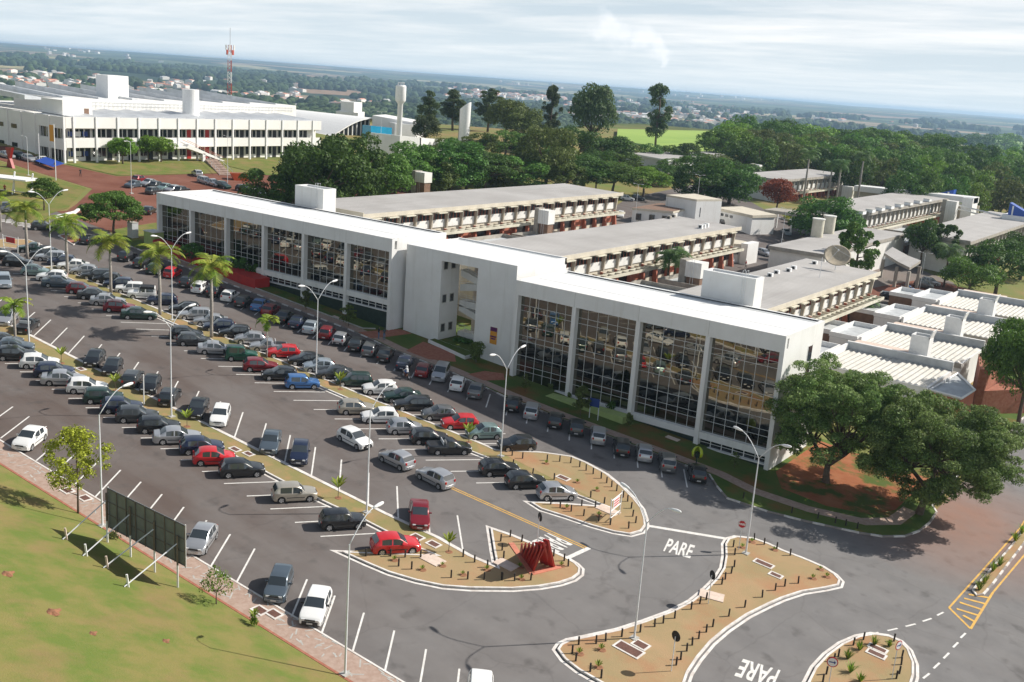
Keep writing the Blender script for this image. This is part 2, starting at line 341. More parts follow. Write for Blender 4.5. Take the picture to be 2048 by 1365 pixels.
# ---------------------------------------------------------------- terrain
def terr_extra(ns, lk, tcn, src):
    def noise_(scale, det=5):
        n_ = ns.new('ShaderNodeTexNoise'); n_.inputs['Scale'].default_value = scale; n_.inputs['Detail'].default_value = det; lk.new(tcn.outputs['Object'], n_.inputs['Vector']); return n_
    def rng(s_, a, b, c=0, d=1):
        r = ns.new('ShaderNodeMapRange'); r.inputs[1].default_value = a; r.inputs[2].default_value = b; r.inputs[3].default_value = c; r.inputs[4].default_value = d; lk.new(s_, r.inputs[0]); return r.outputs[0]
    def mixc(f_, a, b):
        mx = ns.new('ShaderNodeMixRGB')
        lk.new(f_, mx.inputs[0]) if not isinstance(f_, float) else setattr(mx.inputs[0], 'default_value', f_)
        for i, q in ((1, a), (2, b)):
            if isinstance(q, tuple): mx.inputs[i].default_value = (*q, 1)
            else: lk.new(q, mx.inputs[i])
        return mx.outputs[0]
    # patchwork of fields
    wv = noise_(.0012, 3); add = ns.new('ShaderNodeMixRGB'); add.blend_type = 'ADD'; add.inputs[0].default_value = 500
    lk.new(tcn.outputs['Object'], add.inputs[1]); lk.new(wv.outputs['Color'], add.inputs[2])
    mpn = ns.new('ShaderNodeMapping'); mpn.inputs['Scale'].default_value = (.0011, .0019, 0); mpn.inputs['Rotation'].default_value = (0, 0, .5); lk.new(add.outputs[0], mpn.inputs[0])
    vo = ns.new('ShaderNodeTexVoronoi'); vo.inputs['Scale'].default_value = 1; lk.new(mpn.outputs[0], vo.inputs['Vector'])
    sp = ns.new('ShaderNodeSeparateXYZ'); lk.new(vo.outputs['Color'], sp.inputs[0])
    cr = ns.new('ShaderNodeValToRGB'); cr.color_ramp.interpolation = 'CONSTANT'
    cols = [(0, (.030, .055, .024)), (.16, (.085, .12, .04)), (.32, (.05, .08, .03)), (.42, (.34, .22, .14)), (.54, (.46, .40, .21)), (.67, (.11, .145, .055)), (.77, (.035, .06, .026)), (.84, (.38, .28, .18)), (.94, (.15, .18, .07))]
    while len(cr.color_ramp.elements) < len(cols): cr.color_ramp.elements.new(.5)
    for e_, (p_, c_) in zip(cr.color_ramp.elements, cols): e_.position = p_; e_.color = (*c_, 1)
    lk.new(sp.outputs[0], cr.inputs[0])
    woods = rng(noise_(.0022, 9).outputs[0], .52, .55)
    far = mixc(woods, cr.outputs[0], (.026, .048, .022))
    speck = rng(noise_(.045, 2).outputs[0], .35, .65, .0, .4)
    far = mixc(speck, far, (.035, .05, .028))
    sx = ns.new('ShaderNodeVectorMath'); sx.operation = 'DISTANCE'; lk.new(tcn.outputs['Object'], sx.inputs[0]); sx.inputs[1].default_value = (-140, 190, 0)
    return mixc(rng(sx.outputs['Value'], 330, 480), src, far)
M_TERR = mat('terrain_ground', (.15, .19, .055), .95, col2=(.27, .19, .09), scale=.05, bump=.3, bscale=2, spec=.1, extra=terr_extra)
def axis(lo, hi, step, far0, far1, g=1.13):
    a = list(np.arange(lo, hi+.1, step)); s = step; v = lo
    while v > far0: s *= g; v -= s; a.insert(0, v)
    s = step; v = a[-1]
    while v < far1: s *= g; v += s; a.append(v)
    return a
xs = axis(-245, 40, 15, -17000, 9000); ys = sorted(axis(-40, 410, 15, -600, 17000)+[12, 42.15, 40.2])
tv = [(x, y, gz(x, y) if y > 48 else gz(x, 48)+(.38*(42.15-max(y, 12)) if y < 42.15 else 0)) for y in ys for x in xs]; nx = len(xs)
tf = [(j*nx+i, j*nx+i+1, (j+1)*nx+i+1, (j+1)*nx+i) for j in range(len(ys)-1) for i in range(nx-1)]
me = bpy.data.meshes.new('terrain'); me.from_pydata(tv, [], tf); me.materials.append(M_TERR); me.shade_smooth()
terrain = bpy.data.objects.new('terrain', me); COL.objects.link(terrain); struct(terrain)

# ---------------------------------------------------------------- paved sheets
P2 = lambda pts: [(p[0], p[1]) for p in pts]
GP = lambda pts: [tuple(G(*p)[:2]) for p in pts]
grid_sheet([(-176, 44.9), (40, 44.9), (40, 130), (-13, 130), (-13, 240), (-21, 240), (-21.5, 109), (-40, 98.5), (-152, 98.5), (-160, 101), (-176, 101)], .03, M_ASPH, 'parking_lot')
grid_sheet([(-13, 240), (-21, 240), (-21.5, 131), (-13, 131)], .034, M_ASPH, 'side_road')
# red driveway climbing to the white building and the upper car park
grid_sheet([(-176, 100.9), (-150, 100.9), (-150, 108), (-163, 113), (-168, 118), (-172, 121), (-170, 196), (-203, 196), (-205, 132), (-221, 128.0), (-244, 128), (-244, 117), (-214, 117.5), (-193.5, 119), (-181, 108), (-176, 103)], .030, M_RED, 'red_driveway')
# lawns round the driveway
grid_sheet([(-243, 116), (-214, 116.6), (-194, 118), (-182.5, 108.2), (-178, 104.5), (-174.5, 99), (-168.8, 95.6), (-168, 92.2), (-170.5, 90.5), (-178, 92), (-186, 95), (-196, 97), (-243, 100)], .10, M_GRASS, 'lawn_by_bus_stop')
grid_sheet([(-220, 129), (-205.6, 132.5), (-204, 162), (-209, 165), (-218, 166), (-220, 166)], .10, M_GRASS, 'lawn_bank')
grid_sheet([(-220, 168), (-217.5, 168), (-210, 168.5), (-200, 170), (-198, 205), (-220, 205)], .10, M_GRASS, 'lawn_bank_far')
grid_sheet([(-162.5, 112), (-160, 102), (-148.5, 98), (-149, 118), (-160, 125)], .10, M_GRASS, 'lawn_beside_wing')
# courtyards behind
grid_sheet([(-145, 117), (-48, 117), (-44, 225), (-55, 250), (-122, 300), (-128, 235), (-145, 222)], .016, M_YARD, 'courtyard')
grid_sheet([(-121, 206), (-106, 206), (-86, 196), (-84, 222), (-96, 275), (-115, 290), (-150, 330), (-160, 330), (-150, 262), (-140, 235), (-130, 224), (-124, 222)], .036, M_ASPH, 'service_road')
grid_sheet([(-66, 205), (-50, 225), (-46, 245), (-60, 247)], .046, M_RED, 'motorbike_yard')
# grass between kerb and main building
K = [(-152, 97.9), (-98, 97.9), (-92.5, 97.4), (-89.5, 96.9), (-78.1, 96.7), (-69, 95.6), (-60.3, 95.5), (-49, 95.8), (-41.7, 95.8), (-39.8, 93.7), (-37.8, 91.9), (-33.7, 92.5), (-30.6, 93.5), (-28.5, 94.4), (-25.5, 95.7), (-23.6, 96.9), (-22, 98.9), (-21.3, 101.5), (-21.1, 104.5), (-21.3, 107.9), (-22.2, 109.5), (-22.5, 126.3), (-21.5, 138.5), (-21, 240), (-28, 240), (-30, 118), (-150, 118)]
def gzo(o): return lambda x, y: gz(x, y)+o
def raised(poly, m, name, h=.13): mb = MB(); mb.prism(poly, gzo(-.1), gzo(h), m); return struct(mb.obj(name))
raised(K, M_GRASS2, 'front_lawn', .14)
M_UNDER = mat('soil_under_trees', (.27, .095, .045), .95, col2=(.33, .14, .07), scale=.5, bump=.4, bscale=6, spec=.1, extra=second_noise((.085, .115, .03), .28, .50, .60, 1))
raised([(-37.2, 103), (-35, 99.2), (-30, 99.0), (-26, 101), (-24.6, 104.5), (-24.4, 117), (-37.4, 117)], M_UNDER, 'soil_under_trees', .147)
def strip(pts, wd, off, m, name, th=.02, seg=None, m2=None, closed=False, mb=None, side=0):
    """band of width wd along a polyline, laid off above the terrain; seg+m2 alternates two paints"""
    own = mb is None; mb = mb or MB(); P = [Vector((p[0], p[1])) for p in pts]
    if closed: P = P+[P[0]]
    if seg:
        Q = [P[0]]
        for a, b in zip(P, P[1:]):
            n = max(1, round((b-a).length/seg)); Q += [a.lerp(b, i/n) for i in range(1, n+1)]
        P = Q
    n = len(P); nor = []
    for i in range(n):
        if closed and i in (0, n-1): d1 = (P[-1]-P[-2]).normalized(); d2 = (P[1]-P[0]).normalized()
        else: d1 = (P[i]-P[max(i-1, 0)]); d2 = (P[min(i+1, n-1)]-P[i]); d1 = d1.normalized() if d1.length else d2.normalized(); d2 = d2.normalized() if d2.length else d1
        t = (d1+d2).normalized(); c = max(.35, t.dot(d1)); nor.append(Vector((-t.y, t.x))/c)
    for i in range(n-1):
        mm = m if (not m2 or (i//1) % 2 == 0) else m2
        q = [P[i]-nor[i]*(wd/2-side), P[i+1]-nor[i+1]*(wd/2-side), P[i+1]+nor[i+1]*(wd/2+side), P[i]+nor[i]*(wd/2+side)]
        mb.hexa([(a.x, a.y, gz(a.x, a.y)+off-th) for a in q]+[(a.x, a.y, gz(a.x, a.y)+off) for a in q], mm)
    return struct(mb.obj(name)) if own else mb
def kerb(pts, closed=True, seg=None, m2=None, name='kerb', h=.17, wd=.17, gutter=True):
    strip(pts, wd, h, M_KERBW, name, th=.27, seg=seg, m2=m2, closed=closed)
    if gutter:
        P = [Vector(p) for p in pts]; ar = sum(a.x*b.y-b.x*a.y for a, b in zip(P, P[1:]+P[:1])) if closed else gutter
        strip(pts, .22, .045, M_KERBW, 'gutter_line', th=.03, closed=closed, side=(-.36 if ar > 0 else .36))
# sidewalk in front of the building
strip([(-146, 98.8), (-97, 98.8)], 1.6, .155, M_BRICKW, 'sidewalk', th=.03)
strip([(-96.9, 98.8), (-91.5, 98.4), (-88.5, 97.9), (-78, 97.7), (-69, 96.9), (-60, 96.7), (-49, 97.0), (-41, 97.0), (-36.5, 96.0), (-31, 96.6), (-26, 98.6), (-23.8, 101.5), (-23.5, 106)], 1.5, .155, M_BRICKW, 'sidewalk', th=.03)
strip([(-152, 97.9), (-98, 97.9), (-92.5, 97.4), (-89.5, 96.9), (-78.1, 96.7), (-69, 95.6), (-60.3, 95.5), (-49, 95.8), (-41.7, 95.8), (-39.8, 93.7), (-37.8, 91.9), (-33.7, 92.5), (-30.6, 93.5), (-28.5, 94.4), (-25.5, 95.7), (-23.6, 96.9), (-22, 98.9), (-21.3, 101.5), (-21.1, 104.5), (-21.3, 107.9), (-22.2, 109.5), (-22.5, 126.3), (-21.5, 138.5), (-21, 235)], .18, .18, M_KERBW, 'kerb', th=.25, seg=1.35, m2=M_KERBG)
strip([(-146, 99.75), (-97.0, 99.75), (-96.0, 101.2)], .14, .28, M_CONC, 'lawn_edging', th=.2)
# entrance paving
raised([(-96.2, 98.0), (-93.3, 97.6), (-92.6, 100.4), (-92.0, 104.3), (-94.2, 104.3)], M_BRICKR, 'entrance_paving', .168)
raised([(-87.2, 97.9), (-83.2, 97.9), (-80.6, 100.3), (-83.0, 102.9), (-88.6, 102.9)], M_BRICKR, 'entrance_paving', .168)
raised([(-76.6, 97.9), (-74.0, 97.8), (-72.6, 100.4), (-74.2, 102.2), (-76.2, 100.8)], M_BRICKR, 'entrance_paving', .168)
# foreground slope: kerb, stone footpath, lawn
kx0, kx1 = -150, -20
kl = [(x, ky(x)) for x in range(kx0, kx1+1, 5)]
struct(strip(kl, .16, .17, M_KERBW, 'kerb', th=.3))
mb = MB(); mb.prism(kl+[(x, y-2.35) for x, y in kl[::-1]], gzo(-.1), gzo(.145), M_BRICKW); struct(mb.obj('footpath'))
strip([(x, y-2.45) for x, y in kl], .2, .15, M_BRICKR, 'lawn_border', th=.2)
mb = MB()
for (xa, ya_), (xb, yb_) in zip(kl, kl[1:]): mb.face([(x, y, gz(x, y)+.13) for x, y in ((xa, 12.05), (xb, 12.05), (xb, yb_-2.56), (xa, ya_-2.56))], M_GRASS)
struct(mb.obj('foreground_lawn'))
# irregular light joints in the stone footpath
mb = MB(); rj = random.Random(3)
for i in range(260):
    x = rj.uniform(-118, -30); y0 = ky(x)-.15-rj.random()*1.9; a = rj.uniform(0, 3.14); ln = rj.uniform(.35, .9)
    q = [(x, y0), (x+ln*math.cos(a), min(ky(x)-.1, max(ky(x)-2.25, y0+ln*math.sin(a))))]
    d = Vector((q[1][0]-q[0][0], q[1][1]-q[0][1]))
    if d.length < .15: continue
    nn = Vector((-d.y, d.x)).normalized()*.055
    mb.face([(q[0][0]-nn.x, q[0][1]-nn.y, gz(q[0][0], 46)+.1502+i*.00002), (q[1][0]-nn.x, q[1][1]-nn.y, gz(q[1][0], 46)+.1502+i*.00002), (q[1][0]+nn.x, q[1][1]+nn.y, gz(q[1][0], 46)+.1502+i*.00002), (q[0][0]+nn.x, q[0][1]+nn.y, gz(q[0][0], 46)+.1502+i*.00002)], M_CONC)
struct(mb.obj('footpath_joints'))

# ---------------------------------------------------------------- medians and islands
A_tip = GP([(943, 905), (974, 917), (1000, 928), (1090, 964), (1154, 992), (1221, 1018), (1140, 1012), (1064, 1008), (1083, 1020), (1131, 1035), (1184, 1053), (1227, 1065), (1259, 1070), (1281, 1064), (1289, 1053), (1287, 1037), (1281, 1019), (1266, 1000), (1241, 975), (1210, 950), (1170, 928), (1141, 916), (1085, 908), (1024, 905), (990, 903)])
medA = [(-142, 79.1)]+A_tip[:]+[(-62, 81.7), (-80, 81.3), (-142, 80.9)]
B_tip = GP([(690, 1108), (734, 1128), (779, 1147), (833, 1163), (886, 1174), (940, 1178), (1024, 1179), (1077, 1175), (1117, 1168), (1144, 1159), (1157, 1149), (1158, 1139), (1149, 1130), (1131, 1119), (1104, 1107), (1064, 1092), (1024, 1075), (983, 1061), (986, 1080), (990, 1105), (997, 1140), (937, 1115), (870, 1077)])
medB = [(-145, 59.7), (-64, 59.5)]+GP([(734, 1045), (843, 1101), (878, 1115), (800, 1112)])+B_tip+[(-57, 62.1), (-85, 61.9), (-118, 61.9), (-145, 61.9)]
islF = GP([(1131, 1321), (1117, 1302), (1123, 1293), (1139, 1285), (1174, 1278), (1238, 1264), (1291, 1247), (1345, 1227), (1385, 1206), (1412, 1184), (1436, 1160), (1449, 1139), (1453, 1115), (1452, 1091), (1458, 1081), (1473, 1077), (1505, 1080), (1536, 1091), (1563, 1104), (1603, 1119), (1643, 1136), (1667, 1151), (1678, 1163), (1675, 1172), (1648, 1178), (1603, 1185), (1563, 1198), (1536, 1210), (1492, 1232), (1452, 1259), (1420, 1286), (1393, 1318), (1374, 1347), (1364, 1375), (1360, 1410), (1330, 1430), (1270, 1405), (1198, 1365), (1158, 1342)])
islG = GP([(1600, 1400), (1619, 1365), (1632, 1339), (1656, 1313), (1686, 1291), (1718, 1277), (1747, 1272), (1777, 1276), (1798, 1285), (1814, 1301), (1825, 1328), (1825, 1353), (1812, 1395), (1780, 1430), (1700, 1450), (1625, 1440)])
medH = GP([(1945, 1183), (1953, 1193), (1966, 1191), (1985, 1170), (2048, 1088)])+[(-11.6, 128), (-13.2, 128)]+GP([(2023, 1094)])
triL = GP([(117, 473), (147, 491), (163, 481), (152, 474), (130, 470)])
topL = GP([(-60, 483), (12, 480), (55, 481), (75, 488), (88, 494), (60, 500), (0, 497), (-60, 497)])
for nm, poly, m, seg, g_ in (('palm_median', medA, M_MED, None, 1), ('lower_median', medB, M_MED, None, 1), ('central_island', islF, M_ISL, None, 1), ('round_island', islG, M_ISL, None, 1), ('planted_median', medH, M_ISL, 1.2, 0), ('triangle_island', triL, M_BRICKR, None, 0), ('corner_island', topL, M_ISL, None, 0)):
    raised(poly, m, nm, .14 if nm != 'triangle_island' else .06); kerb(poly, seg=seg, m2=M_KERBG if seg else None, gutter=bool(g_))
# end islands are drier and redder than the long medians
for nm, poly in (('island_soil', A_tip[5:]), ('island_soil', B_tip)):
    c = Vector((sum(p[0] for p in poly)/len(poly), sum(p[1] for p in poly)/len(poly)))
    raised([tuple(Vector(p)+(c-Vector(p)).normalized()*.12) for p in poly], M_ISL, nm, .146)
# ---------------------------------------------------------------- painted lines
def line(mb, a, b, wd, m, off=.038):
    a = Vector(a[:2]); b = Vector(b[:2]); n = (b-a).normalized(); n = Vector((-n.y, n.x))*wd/2
    mb.face([(p.x, p.y, gz(p.x, p.y)+off) for p in (a-n, b-n, b+n, a+n)], m)
mb = MB()
def bays(x0, dx, n, y0, y1, ang, wd=.145):
    for k in range(n):
        x = x0-dx*k; t = (y1-y0)/math.sin(R(ang)); line(mb, (x, y0), (x+t*math.cos(R(ang)), y1), wd, M_LINE)
bays(-44.3, 2.93, 34, 94.9, 90.9, -58)
bays(-58.5, 3.25, 26, 81.95, 86.4, 55)
bays(-56.0, 3.26, 27, 73.9, 78.6, 55)
bays(-52.8, 3.70, 26, 67.2, 62.25, -46)
bays(-57.6, 3.13, 29, 55.1, 59.3, 57.5)
bays(-35.0, 3.05, 37, 49.7, 45.1, -54.3)
# stop lines, centre lines
for a, b, wd in (((1292, 1052), (1455, 1079), .45), ((1131, 1119), (1178, 1097), .45)): line(mb, G(*a), G(*b), wd, M_LINE)
dash = [((1733, 1271), (1757, 1266)), ((1775, 1262.5), (1795, 1258)), ((1811, 1254), (1831, 1249)), ((1845, 1244), (1863, 1238)), ((1874, 1232), (1887, 1225.5)), ((1921, 1277), (1931, 1267.5)), ((1906, 1296), (1916, 1286)), ((1887, 1318), (1898, 1307)), ((1867, 1338), (1879, 1327)), ((1846, 1358), (1859, 1348))]
for a, b in dash: line(mb, G(*a), G(*b), .16, M_LINE)
# zebra crossing and far-left kerb paint
for k in range(8):
    a = G(-12+k*11.5, 441+k*2.6); line(mb, a, a+Vector((.9, 3.2, 0))*.9, .42, M_LINE)
for k in range(4):
    a = G(8+k*11, 398+k*3); line(mb, a, a+Vector((1.4, 2.2, 0)), .4, M_LINE)
struct(mb.obj('road_markings'))
mb = MB()
ya, yb = G(893, 972), G(1172, 1097); dn = Vector((0, .16, 0))
for s_ in (-1, 1): line(mb, ya+dn*s_, yb+dn*s_, .13, M_YEL)
yo = GP([(1898, 1216.5), (1941, 1259), (1985, 1187), (2048, 1112)])
ends = [(-12.3, 131)]; l_out = [(-14.2, 131)]+GP([(2041, 1056), (1964, 1143)])+[yo[0]]
for a, b in zip(l_out, l_out[1:]): line(mb, a, b, .16, M_YEL, .040)
line(mb, yo[0], yo[1], .22, M_YEL, .042); line(mb, yo[1], yo[2], .20, M_YEL, .044); line(mb, yo[2], yo[3], .16, M_YEL, .046); line(mb, yo[3], (-10.9, 131), .16, M_YEL, .048)
for a, b in (((1937, 1190), (1978, 1197)), ((1928, 1198), (1970, 1209)), ((1919, 1206), (1962, 1220)), ((1913, 1219), (1956, 1232)), ((1926, 1232), (1948, 1244))): line(mb, G(*a), G(*b), .30, M_YEL, .050)
struct(mb.obj('yellow_markings'))
def text_mesh(body, name, size=1, m=None, ext=0, bold=.0):
    cu = bpy.data.curves.new('t', 'FONT'); cu.body = body; cu.size = size; cu.extrude = ext; cu.offset = bold; cu.align_x = 'CENTER'; cu.align_y = 'CENTER'
    o = bpy.data.objects.new('t', cu); COL.objects.link(o); dg = bpy.context.evaluated_depsgraph_get(); me = bpy.data.meshes.new_from_object(o.evaluated_get(dg)); me.name = name
    bpy.data.objects.remove(o); bpy.data.curves.remove(cu); me.materials.clear(); me.materials.append(m); return me
def road_text(body, bl, br, tl, name):
    """paint body on the road: bottom-left, bottom-right, top-left corners in world"""
    me = text_mesh(body, name, 1, M_LINE, bold=.022); xs_ = [v.co.x for v in me.vertices]; ys_ = [v.co.y for v in me.vertices]
    x0, x1, y0, y1 = min(xs_), max(xs_), min(ys_), max(ys_); e1 = br-bl; e2 = tl-bl
    for v in me.vertices:
        p = bl+e1*((v.co.x-x0)/(x1-x0))+e2*((v.co.y-y0)/(y1-y0)); v.co = (p.x, p.y, gz(p.x, p.y)+.040)
    o = bpy.data.objects.new(name, me); COL.objects.link(o); return struct(o)
road_text('PARE', G(1326, 1103), G(1380, 1118), G(1338, 1078), 'road_lettering')
road_text('PARE', G(1096, 1067), G(1063, 1084), G(1146, 1090), 'road_lettering')
road_text('PARE', G(1561, 1342), G(1486, 1319), G(1545, 1377), 'road_lettering')
# ---------------------------------------------------------------- main building
M_WALLW = mat('white_render', (.76, .76, .75), .75, col2=(.70, .695, .68), scale=.35, bump=.03, extra=second_noise((.52, .50, .455), .9, .55, .82, .65, (1, 1, .07)))
M_ROOFW = mat('white_roof_membrane', (.80, .80, .79), .6, col2=(.74, .74, .73), scale=.25)
M_GUT = mat('roof_gutter', (.46, .48, .49), .6, var=.15, scale=.6)
M_BASE = mat('green_basement_tile', (.030, .048, .040), .35, var=.2, scale=1.5)
M_MUL = mat('mullion', (.72, .74, .75), .4, metal=.1)
M_DARKW = mat('dark_window', (.02, .024, .027), .08, spec=.9)
M_REDW = mat('red_planter', (.42, .02, .015), .6, var=.1, scale=1)
M_LIME = mat('lime_planter', (.36, .45, .16), .7, var=.08, scale=1)
M_PINK = mat('inner_pink_wall', (.55, .47, .42), .8, var=.05, scale=1)
def mirror_glass():
    m = bpy.data.materials.new('reflective_glazing'); m.use_nodes = True; t = m.node_tree; ns = t.nodes; lk = t.links; ns.clear()
    o = ns.new('ShaderNodeOutputMaterial'); g = ns.new('ShaderNodeBsdfGlossy'); g.inputs['Color'].default_value = (.235, .22, .18, 1); g.inputs['Roughness'].default_value = .015
    d = ns.new('ShaderNodeBsdfDiffuse'); d.inputs['Color'].default_value = (.018, .020, .021, 1); mx = ns.new('ShaderNodeMixShader'); mx.inputs[0].default_value = .88
    ge = ns.new('ShaderNodeNewGeometry'); tc_ = ns.new('ShaderNodeTexCoord'); nz = ns.new('ShaderNodeTexNoise'); nz.inputs['Scale'].default_value = .7; nz.inputs['Detail'].default_value = 1
    lk.new(tc_.outputs['Object'], nz.inputs['Vector']); bp = ns.new('ShaderNodeBump'); bp.inputs['Strength'].default_value = .03; bp.inputs['Distance'].default_value = .08; lk.new(nz.outputs[0], bp.inputs['Height'])
    lk.new(bp.outputs[0], g.inputs['Normal']); lk.new(d.outputs[0], mx.inputs[1]); lk.new(g.outputs[0], mx.inputs[2]); lk.new(mx.outputs[0], o.inputs[0]); return m
M_MIRR = mirror_glass()
YF = 102.4; DEP = 11.4
def wing(name, label, x0, x1, ztop, zg, nb, rows, zglow):
    """glass-fronted wing; rows = pane heights from the top"""
    t = top(name, label, 'building', (x0, YF, 0)); bw = (x1-x0)/nb; rw = random.Random(5)
    W = lambda: MB()
    def ob(mb, nm, par=t, **k): o = mb.obj(nm, par, **k); o.location = (-x0, -YF, 0); return o
    zf = ztop-1.85                                  # underside of the fascia
    mb = W(); g0 = lambda x: gz(x, YF)-.6
    # end walls, back wall
    mb.prism([(x1-.45, YF+.97), (x1, YF+.97), (x1, YF+DEP), (x1-.45, YF+DEP)], lambda x, y: g0(x), ztop-.02, M_WALLW)
    mb.prism([(x0, YF+.97), (x0+.45, YF+.97), (x0+.45, YF+DEP), (x0, YF+DEP)], lambda x, y: g0(x), ztop-.02, M_WALLW)
    mb.prism([(x0+.45, YF+DEP-.4), (x1-.45, YF+DEP-.4), (x1-.45, YF+DEP-.003), (x0+.45, YF+DEP-.003)], lambda x, y: g0(x), ztop-.02, M_WALLW)
    ob(mb, 'wall')
    mb = W(); mb.box(x0-.004, x1+.004, YF-.02, YF+.5, zf, ztop, M_WALLW)
    for i in range(1, nb): mb.box(x0+i*bw-.02, x0+i*bw+.02, YF-.026, YF-.019, zf, ztop-.05, M_CONC)
    ob(mb, 'fascia')
    mb = W(); mb.box(x0+.003, x1-.003, YF+.5, YF+DEP-2.0, ztop-.35, ztop-.03, M_ROOFW); mb.box(x0+.45, x1-.45, YF+DEP-2.0, YF+DEP-.4, ztop-.9, ztop-.13, M_GUT)
    mb.box(x0+.3, x1-.3, YF+3.6, YF+3.63, ztop-.03, ztop-.012, M_GUT)
    r_ = ob(mb, 'roof')
    mb = W(); mb.box(x0-.002, x1+.002, YF+DEP-.4, YF+DEP, ztop-.3, ztop+.03, M_WALLW)
    for xx in (x0-.002, x1-.4): mb.box(xx, xx+.402, YF+.5, YF+DEP-.4, ztop-.1, ztop+.02, M_WALLW)
    o_ = ob(mb, 'parapet')
    for i in range(nb+1):                           # columns
        xc = x0+i*bw; a, b = (xc-.006, xc+.5) if i == 0 else ((xc-.5, xc+.006) if i == nb else (xc-.27, xc+.27))
        mb = W(); mb.prism([(a, YF-.012), (b, YF-.012), (b, YF+1.0), (a, YF+1.0)], lambda x, y: g0(x), zf+.35, M_WALLW); ob(mb, 'column')
    zb = zglow
    for i in range(nb):
        a = x0+i*bw+(.5 if i == 0 else .27); b = x0+(i+1)*bw-(.5 if i == nb-1 else .27)
        gl = top('glazing', None, None, (0, 0, 0)); gl.parent = t; gl.location = (-x0, -YF, 0)
        mb = W(); z = zf; rr = []
        for h in rows: rr.append((z-h, z)); z -= h
        for c in range(6):                          # separate panes, each set very slightly out of true
            xa = a+(b-a)*c/6; xb = a+(b-a)*(c+1)/6
            for (za, zc_) in rr:
                e = [rw.uniform(-.004, .004) for _ in range(3)]; y = YF+.72
                mb.face([(xa, y+e[0], za), (xb, y+e[1], za), (xb, y+e[1]+e[2], zc_), (xa, y+e[0]+e[2], zc_)], M_MIRR)
        mb.obj('pane', gl)
        mb = W()
        for c in range(7): xx = a+(b-a)*c/6; mb.box(xx-.02, xx+.02, YF+.675, YF+.716, zb, zf+.1, M_MUL)
        for (za, zc_) in rr: mb.box(a, b, YF+.68, YF+.714, za-.019, za+.019, M_MUL)
        mb.box(a, b, YF+.8, YF+.9, zb-1.9, zf+.2, M_BLACK)
        mb.obj('mullion_grid', gl)
        mb = W(); mb.box(a, b, YF+.15, YF+.78, zb-.78, zb, M_WALLW); ob(mb, 'spandrel')
        gm = gz((a+b)/2, YF)
        if zb-.9-gm > .9:                           # ribbon of low windows under the spandrel where the ground falls away
            wn = W(); wn.box(a, b, YF+.60, YF+.66, zb-1.62, zb-.78, M_DARKW); wo = ob(wn, 'window')
            fr = W()
            for c in range(7): xx = a+(b-a)*c/6; fr.box(xx-.04, xx+.04, YF+.50, YF+.60, zb-1.62, zb-.78, M_WALLW)
            fr.box(a, b, YF+.51, YF+.59, zb-1.23, zb-1.18, M_WALLW); fo = fr.obj('frame', wo)
            mb = W(); mb.box(a, b, YF+.1, YF+.7, zb-1.74, zb-1.62, M_WALLW); ob(mb, 'sill'); ztb = zb-1.74
        else: ztb = zb-.78
        if ztb > min(gz(a, YF), gz(b, YF)):
            mb = W(); mb.prism([(a, YF+.45), (b, YF+.45), (b, YF+.9), (a, YF+.9)], lambda x, y: g0(x), ztb, M_BASE); ob(mb, 'basement_wall')
    return t
wL = wing('glass_fronted_building', 'long white left wing with six glazed bays and flat white roof', -147.8, -94.6, 13.0, 0, 6, [1.25, .68, 1.85, 1.25, .68, 1.05], 4.39)
wR = wing('glass_fronted_building', 'tall white right wing with four glazed bays nearest the big trees', -73.4, -37.9, 10.95, -4, 4, [1.3, .7, 1.9, 1.3, .7, 1.9, 1.3, .7, 1.3], -2.0)
# slot window and door on the sunny gable of the right wing
mb = MB(); mb.box(-37.93, -37.885, 109.6, 110.9, 5.0, 8.6, M_DARKW); o = mb.obj('gable_window', wR); o.location = (73.4, -YF, 0)
mb = MB(); mb.box(-37.93, -37.87, 109.5, 109.6, 4.9, 8.7, M_WALLW); mb.box(-37.93, -37.87, 110.9, 111.0, 4.9, 8.7, M_WALLW); mb.box(-37.93, -37.875, 109.6, 110.9, 6.7, 6.85, M_WALLW); mb.obj('frame', o)
# stair block in the middle
X0, X1, YC, ZC, DC = -93.85, -74.9, 104.55, 12.25, 11.35; OX0, OX1 = -87.45, -81.2
blk = top('stair_block', 'plain white middle block with tall opening showing the stairs', 'building', (X0, YC, 0))
def bo(mb, nm, par=blk, **k): o = mb.obj(nm, par, **k); o.location = (-X0, -YC, 0) if par is blk else (0, 0, 0); return o
g0 = lambda x, y: gz(x, y)-.6
mb = MB()
mb.prism([(X0, YC), (OX0, YC), (OX0, YC+3.9), (OX0-.3, YC+3.9), (OX0-.3, YC+.4), (X0+.4, YC+.4), (X0+.4, YC+DC), (X0, YC+DC)], g0, ZC-.03, M_WALLW)
mb.prism([(OX1, YC), (X1, YC), (X1, YC+DC), (X1-.4, YC+DC), (X1-.4, YC+.4), (OX1+.3, YC+.4), (OX1+.3, YC+5), (OX1, YC+5)], g0, ZC-.03, M_WALLW)
mb.box(OX0, OX1, YC, YC+.4, 10.93, ZC-.03, M_WALLW); mb.box(OX0-.3, OX1+.3, YC+.4, YC+6, 10.93, 11.2, M_WALLW)
bo(mb, 'wall')
mb = MB(); mb.prism([(OX0-.3, YC+7.6), (OX1+.3, YC+7.6), (OX1+.3, YC+7.9), (OX0-.3, YC+7.9)], g0, 11.2, M_PINK); bo(mb, 'inner_wall')
mb = MB(); mb.box(X0+.01, X1-.01, YC+.01, YC+DC-2, ZC-.35, ZC, M_ROOFW); mb.box(X0+.4, X1-.4, YC+DC-2, YC+DC-.4, ZC-.9, ZC-.13, M_GUT); mb.box(X0, X1, YC+DC-.4, YC+DC, ZC-.9, ZC+.04, M_WALLW); bo(mb, 'roof')
